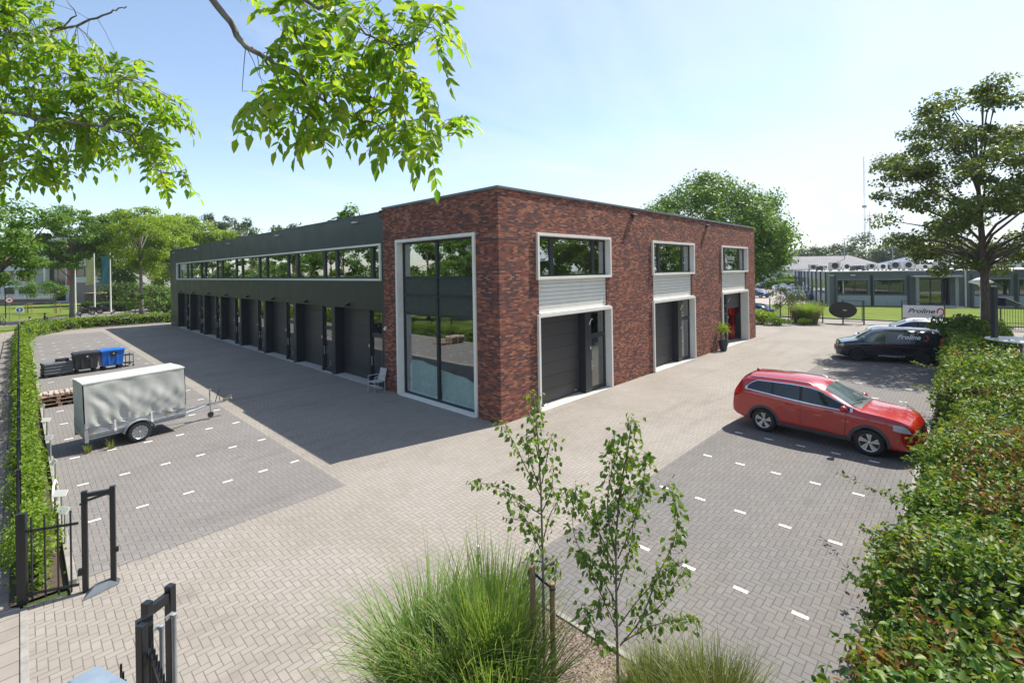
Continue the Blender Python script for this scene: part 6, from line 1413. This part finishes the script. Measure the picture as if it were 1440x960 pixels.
mast(1217, 420, 220, .75, 'very tall thin radio mast with a platform on the horizon', .55); mast(1224, 400, 298, .6, 'shorter lattice mast right next to the very tall one')

# trees on the right
treeat(1003, 60, 247, 196, 'round_tree', 'large dense round tree rising behind the brick building', M['leaf_mid'], 62000, .34, trunk_r=.45, clumps=190, clump_r=2.0, seed=21, airy=.55, limbs=16, flat=.8, z0f=.10)
gR = 'trees along the right horizon'
for i, (px, dp, tp, w, nm) in enumerate(((1096, 150, 347, 42, 'first horizon tree, round and hazy, left of the white hall'), (1122, 175, 352, 50, 'low light green horizon tree above the white hall roof'), (1146, 165, 347, 46, 'horizon tree above the ridge of the tiled hall'), (1172, 170, 342, 50, 'horizon tree left of the thin lamp mast'), (1198, 150, 352, 34, 'small bright horizon tree just right of the thin lamp mast'), (1214, 160, 331, 58, 'tall dome-shaped horizon tree under the radio masts'), (1246, 150, 344, 48, 'wide horizon tree left of the pale lamp mast'), (1268, 175, 339, 60, 'horizon tree right of the pale lamp mast'), (1290, 140, 352, 30, 'small pale tree standing before the horizon trees'),
        (1305, 180, 336, 60, 'horizon tree above the blue-grey shed'), (1340, 185, 338, 66, 'horizon tree left of the tall maple trunk'), (1378, 185, 334, 60, 'horizon tree seen through the maple trunk fork'), (1415, 180, 336, 64, 'horizon tree right of the maple trunk'), (1450, 180, 334, 60, 'rightmost horizon tree at the picture edge'))):
    treeat(px, dp, tp, w, 'horizon_tree', nm, M['leaf_far'], 3800, .75, trunk_r=.35, clumps=34, clump_r=2.5, seed=40 + i, limbs=5, group=gR, z0f=.08, flat=.85)
for i, (px, dp, tp, w, nm) in enumerate(((1072, 118, 380, 30, 'low tree beside the parked dark blue car'), (1108, 105, 384, 16, 'small shrub-like tree at the corner of the white hall'))):
    treeat(px, dp, tp, w, 'car_park_tree', nm, M['leaf_mid'], 2200, .4, trunk_r=.15, clumps=24, clump_r=1.2, seed=70 + i, limbs=4, z0f=.15)
hedge('far_hedge', 'dark clipped hedge in front of the white hall beyond the car park', [(*D(1078, 380, 104)[:2], *D(1128, 380, 100)[:2], 1.6)], 1.9, M['leaf_mid'], 60, .35)

# parked cars far away: one low-detail pattern, copied
def small_car():
    c = empty('parked_car', (0, 0, 0), 0, 'x', 'car', 'cars in the car park beyond the lawn'); L = 4.3; h = L / 2
    b = Body(L, 1.76, [(-h, .35), (0, .24), (h, .3)], [(-h, .6), (-h + .05, .95), (-h + .5, 1.3), (-1.1, 1.44), (0, 1.46), (.3, 1.38), (1.05, .98), (1.7, .9), (h - .08, .74), (h, .5)], [(-h, .55), (-h + .2, .92), (0, .93), (1.2, .88), (h - .1, .7), (h, .45)], [(-h, .8), (-h + .3, .96), (0, 1), (1.5, .98), (h - .05, .8), (h, .66)], .12, n=48)
    b.mesh('body', whitep, c, (-1.25, 1.28), .31)
    for sg in (-1, 1):
        for wx in (-1.25, 1.28): wheel(c, wx, sg * .85, .31, .2, sg, 5, None, None, 0)
        b.side_patch('side_window', M['cglass'], c, -h + .6, .9, lambda x: b.prof(x)[7][1] + .03, lambda x: max(b.prof(x)[7][1] + .035, b.prof(x)[8][1] - .03), sg, .008, 16, 4)
    b.top_patch('windscreen', M['wglass'], c, .32, 1.0, .06, .01, 8, 8); b.top_patch('rear_screen', M['cglass'], c, -h + .2, -h + .65, .1, .01, 6, 6)
    for sg in (-1, 1): b.side_patch('tail_light', M['red_lens'], c, -h + .03, -h + .2, lambda x: .7, lambda x: .88, sg, .009, 4, 3); b.side_patch('headlight', M['lens'], c, 1.75, h - .05, lambda x: .58, lambda x: min(.72, b.prof(x)[7][1]), sg, .009, 4, 3)
    return c
pc = small_car(); cols = dict(w=whitep, s=paint('silver_car_paint', (.42, .45, .48), .5), b=paint('bright_blue_car_paint', (.02, .12, .5), .3), n=paint('dark_blue_car_paint', (.02, .05, .14), .3), g=paint('light_blue_grey_car_paint', (.32, .42, .50), .4), k=paint('black_car_paint', (.015, .015, .018), .3))
first = True
for px, py, rz, k, lab in ((1071, 405.5, 30, 'n', 'dark blue car in the far car park, leftmost of the row'), (1082, 406, 40, 'b', 'bright blue car next to the dark blue one'), (1093, 404, 35, 'w', 'white car behind the bright blue one'), (1100, 407.5, 215, 's', 'silver car in the middle of the far row'), (1110, 406, 35, 'w', 'white car at the right end of the far row'), (1120, 409, 215, 's', 'silver car nearest the side wall of the grey office'), (1095, 411, 205, 'g', 'pale blue-grey car in front of the silver one'), (1107, 413.5, 210, 'w', 'white car in the second row, half behind the small trees'), (1117, 416, 215, 'k', 'black car behind the small gate trees'), (1064, 418, 250, 'g', 'light blue-grey car peeking out behind the brick building end'), (1128, 421, 215, 's', 'silver car close to the grey office corner')):
    p = G(px, py); c = pc if first else copy_tree(pc); first = False; c.location = (p[0], p[1], 0); c.rotation_euler = (0, 0, R(rz)); c['label'] = lab
    if k != 'w': swap_material(c, whitep, cols[k])
c = copy_tree(pc); p = G(1062, 447); c.location = (p[0] + .6, p[1] + .8, -.02); c.rotation_euler = (0, 0, R(82)); c['label'] = 'white car on the road just past the end of the brick building'; c['group'] = 'cars on the road'
# inside the open garage
c = copy_tree(pc); c.location = (21.85, 3.1, .014); c.rotation_euler = (0, 0, R(90)); c['label'] = 'silver car standing inside the open garage with its rear to the door'; c['group'] = 'cars in the workshop'; swap_material(c, whitep, cols['s'])
rdm = mat('red_workshop_paint', (.42, .012, .012), .4)
c = empty('car_lift', (24.3, 1.15, .012), 0, 'red two-part workshop lift inside the open garage', 'lift'); q = MB(); q.box(-.15, .15, -.12, .12, 0, 2.7); q.box(-.15, .15, 2.2, 2.44, 0, 2.7); q.build('columns', rdm, c); q = MB(); q.box(-1.2, .55, -.25, 1.3, 1.75, 2.3); q.build('raised_load', rdm, c, bevel=.05)
c = empty('tool_cabinet', (23.45, 1.0, .012), R(12), 'red tool cabinet on castors just inside the open garage', 'cabinet'); q = MB(); q.box(-.3, .3, -.22, .22, .1, .98); Cb = q.build('cabinet_body', rdm, c, bevel=.015)
for i in range(4): q = MB(); q.box(-.27, .27, -.235, -.221, .16 + i * .2, .33 + i * .2); q.build('drawer', mat('cream_drawer', (.4, .36, .28), .5) if i == 1 else rdm, c)

# ------------------------------------------------------------------ left background
ow = mat('white_office_panels', (.58, .57, .58), .7, var=.05, scale=1.0); og = mat('grey_office_panels', (.34, .33, .34), .7, var=.06, scale=1.)
DPT = 96.
p0, p1 = D(-90, 380, DPT), D(158, 380, DPT); LO = math.dist(p0[:2], p1[:2]); an = math.atan2(p1[1] - p0[1], p1[0] - p0[0]); sc = LO / 248.
c = empty('white_office', (p0[0], p0[1], 0), an, 'pale multi-storey office with glass stair tower, half hidden by trees on the left', 'building')
X_ = lambda px: (px + 90) * sc; Z_ = lambda px, py: 5 + ((CY_PX - (px - 720) * math.tan(ROLL)) - py) * DPT / F_PX
rects = []
for a, b in ((5, 20), (26, 53)):
    for t_, u_ in ((404, 418), (381, 396), (352, 362)): rects.append((X_(a), X_(b), Z_(15, u_), Z_(15, t_)))
for a in (-20, -50, -80): rects += [(X_(a), X_(a + 20), 1.0, 3.2), (X_(a), X_(a + 20), 4.6, 6.6), (X_(a), X_(a + 20), 8.2, 10.2)]
rects += [(X_(106), X_(154), Z_(130, 389), Z_(130, 375)), (X_(106), X_(154), Z_(130, 362), Z_(130, 350)), (X_(69), X_(92), .4, 12.2)]
q = MB(); wallgrid(q, 'x', 0, 0, LO, -.1, 13.2, rects, .3); q.build('facade', ow, c)
q = MB(); q.box(0, LO, .3, .35, 13.1, 13.2); q.box(-.2, LO + .2, -.1, 20, 13.2, 13.5); q.build('roof', M['roof'], c); q = MB(); q.box(LO - .3, LO, .3, 20, -.1, 13.2); q.box(0, .3, .3, 20, -.1, 13.2); q.build('end_walls', og, c)
q = MB(); q.box(X_(53), X_(67), -.5, -.0, 0, 13.0); [q.box(X_(53) + .02, X_(67), -.52, -.50, z, z + .07) for z in (2.4, 4.2, 6, 7.8)]; q.build('pier', og, c); q = MB(); q.box(X_(66.5), X_(69), -.8, -.0, 0, 12.4); q.build('white_fin', M['white'], c)
q = MB(); q.box(X_(97), LO - .02, -.06, -.001, .0, Z_(130, 397)); q.build('plinth', mat('warm_grey_plinth', (.24, .21, .20), .8), c)
for i, (a, b, z0, z1) in enumerate(rects):
    q = MB(); ring(q, 'x', a, b, z0, z1, .08, .1, .2); n = max(1, int((b - a) / 1.6)); [q.box(a + (b - a) * j / n - .04, a + (b - a) * j / n + .04, .1, .2, z0, z1) for j in range(1, n)]; W_ = q.build('window', M['anth'], c); pane('glass_pane', 'x', a, b, z0, z1, .15, mat('dim_window_glass', (.02, .03, .035), .05, coat=1), W_)
q = MB(); q.box(X_(-90), X_(100), -3.4, -3.2, .25, 1.0)
q.build('terrace_parapet', mat('brown_parapet', (.16, .13, .11), .8), c); q = MB()
for i in range(34): x = X_(20) + i * (X_(100) - X_(20)) / 34; q.box(x, x + .08, -3.5, -3.42, 1.0, 1.9); q.bx(x + .45, -3.46, 1.45, .5, .04, .5, 0, R(45)) if i % 2 else None
q.box(X_(20), X_(100), -3.52, -3.40, 1.85, 1.98); q.box(X_(20), X_(100), -3.52, -3.40, 1.0, 1.12); q.build('terrace_railing', M['white'], c)
# flags
for i, (px, col, fc, lab) in enumerate(((105.5, (.42, .08, .07), 'red', 'flagpole with long red banner on the left lawn'), (132.5, (.50, .50, .22), 'yellow', 'flagpole with pale yellow banner, middle of the three'), (155, (.06, .20, .24), 'blue', 'flagpole with deep blue banner nearest the woodland'))):
    p = D(px, 380, 66.0); c = empty('flagpole', (p[0], p[1], 0), 0, lab, 'flagpole', 'three flagpoles on the left lawn'); q = MB(); q.tube([(0, 0, 0), (0, 0, 9.5)], [.10, .05], 8); q.build('pole', M['white'], c)
    q = MB(); q.grid(lambda u, v: (-(1.15 * u) * DR[0] + .10 * math.sin(v * 6 + u * 5) * .6, (1.15 * u) * DR[1] * 1 + .14 * math.sin(v * 5 + u * 6), 8.0 - 3.9 * (1 - v) - .15 * u), 8, 16); q.v = [(x, y, z) for x, y, z in q.v]; q.build('flag', mat(fc + '_flag_cloth', col, .8), c, smooth=True)
# curved garden wall / shelter
p = D(147, 380, 74.); c = empty('garden_pavilion', (p[0], p[1], 0), an, 'low dark wall with sandy top behind the flagpoles', 'garden wall'); q = MB(); q.prism([(-3.2, 0), (2.6, -.6), (3.2, 1), (2.4, 5), (-3, 4)], 0, 2.5); q.build('wall', mat('dark_garden_wall', (.10, .085, .08), .8), c); q = MB(); q.prism([(-3.3, -.1), (2.7, -.7), (3.3, 1), (2.5, 5.1), (-3.1, 4.1)], 2.5, 2.6); q.build('cap', mat('sandy_cap', (.36, .28, .22), .8), c)
p = D(118, 380, 71.); p2 = D(180, 380, 70.); hedge('clipped_hedge', 'dark clipped hedge below the garden wall behind the motorcycles', [(p[0], p[1], p2[0], p2[1], 1.2)], 1.25, M['leaf_dark'], 130, .22)
# motorcycles, bicycle
def motorbike(px, py, rz, label, m, group='motorcycles parked beyond the hedge'):
    p = G(px, py); c = empty('motorcycle', (p[0], p[1], -.02), rz, label, 'motorcycle', group)
    for x in (-.72, .72):
        q = MB(); q.lathe([(.22, -.05), (.32, -.05), (.34, 0), (.32, .05), (.22, .05)], (x, 0, .33), 20, 'y', cap=False); W_ = q.build('wheel', M['rubber'], c, smooth=True, angle=40); q = MB(); q.lathe([(.001, -.02), (.2, -.02), (.22, .02), (.001, .03)], (x, 0, .33), 12, 'y'); q.build('rim', M['steel'], W_)
    q = MB(); q.tube([(.72, 0, .33), (.52, 0, .75), (.45, 0, 1.0)], .045, 6); q.tube([(.44, -.35, 1.05), (.5, 0, 1.0), (.44, .35, 1.05)], .02, 6); q.tube([(-.72, 0, .33), (-.2, 0, .45), (.3, 0, .5)], .05, 6); q.build('frame', M['steel'], c)
    q = MB(); q.prism([(-.25, .25), (.35, .25), (.42, .55), (.1, .72), (-.3, .6)], -.17, .17, 'y'); q.build('engine', M['plastic'], c, bevel=.03); q = MB(); q.prism([(.0, .68), (.42, .72), (.45, .95), (.2, 1.02), (-.05, .9)], -.15, .15, 'y'); q.prism([(.5, .8), (.72, .85), (.6, 1.2), (.45, 1.1)], -.16, .16, 'y'); q.build('tank', m, c, bevel=.04); q = MB(); q.prism([(-.75, .78), (0, .70), (.02, .86), (-.3, .84), (-.8, .92)], -.14, .14, 'y'); q.build('seat', M['plastic'], c, bevel=.03)
bkp = cols['k']
motorbike(121, 443, R(150), 'dark motorcycle beyond the far hedge, leftmost of the row', bkp); motorbike(134, 441, R(140), 'dark motorcycle, second in the row by the flagpoles', bkp); motorbike(149, 440.5, R(160), 'dark motorcycle at the right end of the dark row', bkp); motorbike(171, 435.5, R(20), 'light grey motorcycle apart from the dark ones', cols['s']); motorbike(183, 434.5, R(25), 'white-tanked motorcycle next to the light grey one', whitep)
p = G(2, 458); c = empty('bicycle', (p[0], p[1], -.01), R(70), 'bicycle at the left picture edge on the far pavement', 'bicycle')
for x in (-.52, .52): q = MB(); q.lathe([(.31, -.02), (.34, -.015), (.34, .015), (.31, .02)], (x, 0, .34), 22, 'y', cap=False); q.build('wheel', M['rubber'], c)
q = MB(); [q.tube(v, .018, 5) for v in ([(-.52, 0, .34), (-.1, 0, .34), (.35, 0, .85), (-.2, 0, .85), (-.1, 0, .34)], [(-.52, 0, .34), (-.2, 0, .85), (-.22, 0, .98)], [(.52, 0, .34), (.35, 0, .85), (.33, 0, 1.05)], [(.33, -.28, 1.05), (.33, .28, 1.05)])]; q.bx(-.22, 0, 1.0, .25, .14, .06); q.build('frame', M['black'], c)
# road signs, bollards, lamp
def road_sign(px, base, plate, colr, colc, label, r=.30, post=M['steel'], face=None):
    p = G(px, base); hz = CY_PX - (px - 720) * math.tan(ROLL); dp_ = F_PX * 5 / (base - hz); h = 5 - (plate - hz) * dp_ / F_PX
    v = CAM[:2] - p[:2]; c = empty('road_sign', (p[0], p[1], 0), math.atan2(v[1], v[0]), label, 'road sign'); q = MB(); q.tube([(0, 0, 0), (0, 0, h + r)], .035, 8); q.build('pole', post, c)
    q = MB(); q.lathe([(.001, .04), (r, .04), (r, .06), (.001, .06)], (0, 0, h), 28, 'x'); P_ = q.build('sign_disc', colr, c); q = MB(); q.lathe([(.001, .061), (r * .76, .061), (r * .76, .066), (.001, .066)], (0, 0, h), 28, 'x'); q.build('sign_face', colc, P_)
    if face: face(c, h, r)
    return c
blue = mat('sign_blue', (.015, .10, .30), .4); redm = mat('sign_red', (.45, .02, .02), .4)
def f_ped(c, h, r): q = MB(); q.lathe([(.001, .068), (.05, .068), (.05, .07), (.001, .07)], (0, 0, h + .13), 10, 'x'); q.box(.068, .072, -.04, .04, h - .05, h + .08); q.bx(.07, -.04, h - .12, .004, .035, .16, 0, 0, R(15)); q.bx(.07, .04, h - .12, .004, .035, .16, 0, 0, R(-15)); q.build('pictogram', M['white'], c)
def f_car(c, h, r): q = MB(); q.box(.068, .072, -.13, .13, h - .07, h + .02); q.box(.068, .072, -.08, .08, h + .02, h + .09); q.build('pictogram', M['plastic'], c)
road_sign(28, 457.5, 435.5, M['white'], blue, 'round blue pedestrian sign on a white-rimmed disc at the corner of the path', .34, face=f_ped); road_sign(13.5, 452, 422, redm, M['white'], 'round red-rimmed sign with a dark car pictogram further along the path', .36, face=f_car)
p = G(8, 448); c = empty('path_lamp', (p[0], p[1], 0), YAW, 'dark T-shaped path lamp left of the road signs', 'street lamp'); q = MB(); q.tube([(0, 0, 0), (0, 0, 3.9)], .055, 8); q.build('pole', M['black'], c); q = MB(); q.box(-.22, .22, -.12, .12, 3.9, 4.02); q.build('lamp_head', M['steel'], c)
for px, py, lab in ((42, 458.5, 'black bollard on the kerb, left one of the two'), (63, 452, 'black bollard near the tree trunk, right one of the two')):
    p = G(px, py); c = empty('bollard', (p[0], p[1], -.02), 0, lab, 'bollard', 'bollards beyond the far hedge'); q = MB(); q.lathe([(.001, 0), (.10, 0), (.09, .85), (.10, .87), (.10, .98), (.06, 1.02), (.001, 1.02)], (0, 0, 0), 14); q.build('shaft', M['black'], c, smooth=True, angle=35); q = MB(); q.lathe([(.092, .72), (.096, .73), (.096, .80), (.092, .81)], (0, 0, 0), 14, cap=False); q.build('reflective_band', M['white'], c)
# trees on the left
treeat(100, 56, 283, 104, 'street_tree', 'broad airy street tree with pale trunk beyond the far hedge', M['leaf_mid'], 15000, .26, trunk_r=.23, clumps=70, clump_r=1.05, bark=M['barkg'], seed=12, airy=.3, limbs=16, z0f=.36, shape='fan', flat=.5, fork=4.6)
treeat(198, 60, 279, 112, 'street_tree', 'tall feathery street tree near the corner of the green wing', M['leaf_yel'], 15000, .27, trunk_r=.26, clumps=70, clump_r=1.15, bark=M['barkg'], seed=14, airy=.35, limbs=14, z0f=.30, shape='fan', flat=.5)
treeat(-30, 17.5, 258, 190, 'leaning_street_tree', 'dark-leaved tree low in the upper left corner behind the overhanging branches', M['leaf_mid'], 13000, .12, trunk_r=.18, clumps=60, clump_r=.55, seed=16, airy=.4, limbs=14, z0f=.50, flat=.45, group=None)
treeat(-45, 34, 285, 150, 'street_tree', 'smaller broad tree cut off by the left picture edge', M['leaf_mid'], 7000, .2, trunk_r=.16, clumps=40, clump_r=.8, seed=17, airy=.4, limbs=10, z0f=.58, flat=.5)
gL = 'woodland trees behind the green wing'
for i, (px, dp, tp, w, mm, nm) in enumerate(((165, 88, 296, 70, 'leaf_mid', 'woodland tree directly behind the blue flag'), (228, 84, 293, 84, 'leaf_yel', 'bright woodland tree left of the wing corner'), (262, 92, 303, 84, 'leaf_yel', 'yellow-green woodland tree above the far end of the wing'), (300, 96, 318, 80, 'leaf_yel', 'lower yellow-green tree above the wing roof'), (250, 120, 292, 70, 'leaf_mid', 'darker tree top behind the yellow-green ones'),
        (300, 130, 299, 46, 'leaf_grey', 'grey-green poplar crown above the wing, left one'), (322, 128, 300, 44, 'leaf_grey', 'grey-green poplar crown above the wing, middle one'), (345, 125, 306, 44, 'leaf_dark', 'dark green rounded crown at the right end of the poplars'), (340, 100, 326, 80, 'leaf_grey', 'pale willow-like crown low above the wing roof'), (388, 90, 314, 30, 'leaf_grey', 'small sparse crown tip over the wing roof'), (418, 92, 312, 34, 'leaf_grey', 'second sparse crown tip over the wing roof'), (498, 66, 291, 46, 'leaf_mid', 'leafy tree top over the wing next to the brick block'))):
    treeat(px, dp, tp, w, 'woodland_tree', nm, M[mm], 12000 if w > 60 else 5000, .42 if w > 60 else .5, trunk_r=.3, clumps=48, clump_r=1.6 if w > 50 else 1.2, seed=80 + i, limbs=8, group=gL, z0f=.12 if px < 260 else .3, flat=.8, airy=.45)
gS = 'undergrowth beside the woodland'
for i, (px, dp, w_, m_, nm) in enumerate(((176, 74, 2.6, 'leaf_dark', 'dark shrub below the woodland, leftmost'), (196, 76, 3.0, 'leaf_dark', 'dark shrub below the woodland behind the feathery tree trunk'), (218, 70, 2.6, 'leaf_mid', 'green shrub left of the wing corner'), (232, 66, 2.0, 'leaf_mid', 'green shrub touching the wing corner'))):
    p = D(px, 380, dp); blob('wild_shrub', nm, 'shrub', p[:2], np.array([w_, w_, w_ * .85]), M[m_], 2600, .36, group=gS)
small_tree(39, 440, 5.2, 1.35, 'young tree with stakes on the left lawn, left one', M['leaf_mid'], 1500, .2, 'young trees on the left lawn', .05, z0=.42); small_tree(79, 440, 4.9, 1.4, 'young tree with stakes on the left lawn, right one', M['leaf_mid'], 1500, .2, 'young trees on the left lawn', .05, z0=.42)
small_tree(190, 443, 4.2, 1.5, 'small bushy tree between motorcycles and far hedge', M['leaf_mid'], 1800, .2, None, .06, z0=.25)
small_tree(216, 447, 4.0, 1.3, 'dark small tree just left of the fence post at the wing corner', M['leaf_dark'], 1800, .2, None, .06, z0=.2)
for k_, px in enumerate((39, 79)):
    p = G(px, 440); c = empty('stake_frame', (p[0], p[1], 0), .4, 'wooden stake frame around the %s young tree on the left lawn' % ('left', 'right')[k_], 'stakes', 'stake frames on the left lawn')
    for x, y in ((-.35, -.3), (.35, -.3), (0, .4)): q = MB(); q.tube([(x, y, 0), (x, y, 1.5)], .045, 6); q.build('stake', M['wood'], c)
    q = MB(); q.bx(0, -.3, 1.35, .75, .03, .09); q.build('cross_rail', M['wood'], c)
# trees standing outside the frame that the glass mirrors
for i, (x, y, h) in enumerate(((-17.5, 13, 9), (-20, 21, 13), (-18.5, 30, 12), (-22, 39, 14), (-19, 49, 12), (-17.5, 61, 13), (-21, 71, 14), (-18, 82, 13), (-22, 94, 15), (-18, 107, 14))):
    tree('roadside_tree', 'roadside tree left of the path mirrored in the windows, %s counted from the camera' % ('first', 'second', 'third', 'fourth', 'fifth', 'sixth', 'seventh', 'eighth', 'ninth', 'tenth')[i], (x, y), h, h * .12, h * .42, M['leaf_mid'], 9000, .34, trunk_r=.18, clumps=40, clump_r=1.0, seed=120 + i, limbs=8, group='roadside trees left of the path', flat=.6)
for i, (x, y, h) in enumerate(((9, -21, 10), (18, -22.5, 12), (27, -21.5, 10), (33.5, -23, 11), (39.5, -24, 12), (57, -23, 12), (64, -25, 12), (72, -24, 12), (83, -25, 13), (92, -24, 12))):
    tree('boundary_tree', 'tree right of the hedge mirrored in the front windows, %s' % ('first', 'second', 'third', 'fourth', 'fifth', 'sixth', 'seventh', 'eighth', 'ninth', 'tenth')[i] + ' in line', (x, y), h, h * .12, h * .42, M['leaf_mid'], 7000, .38, trunk_r=.2, clumps=40, clump_r=1.1, seed=140 + i, limbs=8, group='trees beyond the right hedge', flat=.6)

# thin summer haze over the far distance
hz_ = MB(); hz_.box(-700, 700, -700, 700, -1.5, 110)
HZ = NT('summer_haze'); HZ.t.nodes.remove(HZ.b); pv_ = HZ.n('VolumePrincipled'); pv_.inputs['Color'].default_value = (.85, .92, 1, 1); pv_.inputs['Density'].default_value = .00022; pv_.inputs['Anisotropy'].default_value = .2; HZ.l(pv_.outputs[0], HZ.o.inputs['Volume'])
if HAZE:
    o = hz_.build('haze', HZ.mt); tag(o, 'pale summer haze over the whole scene', kind='stuff')
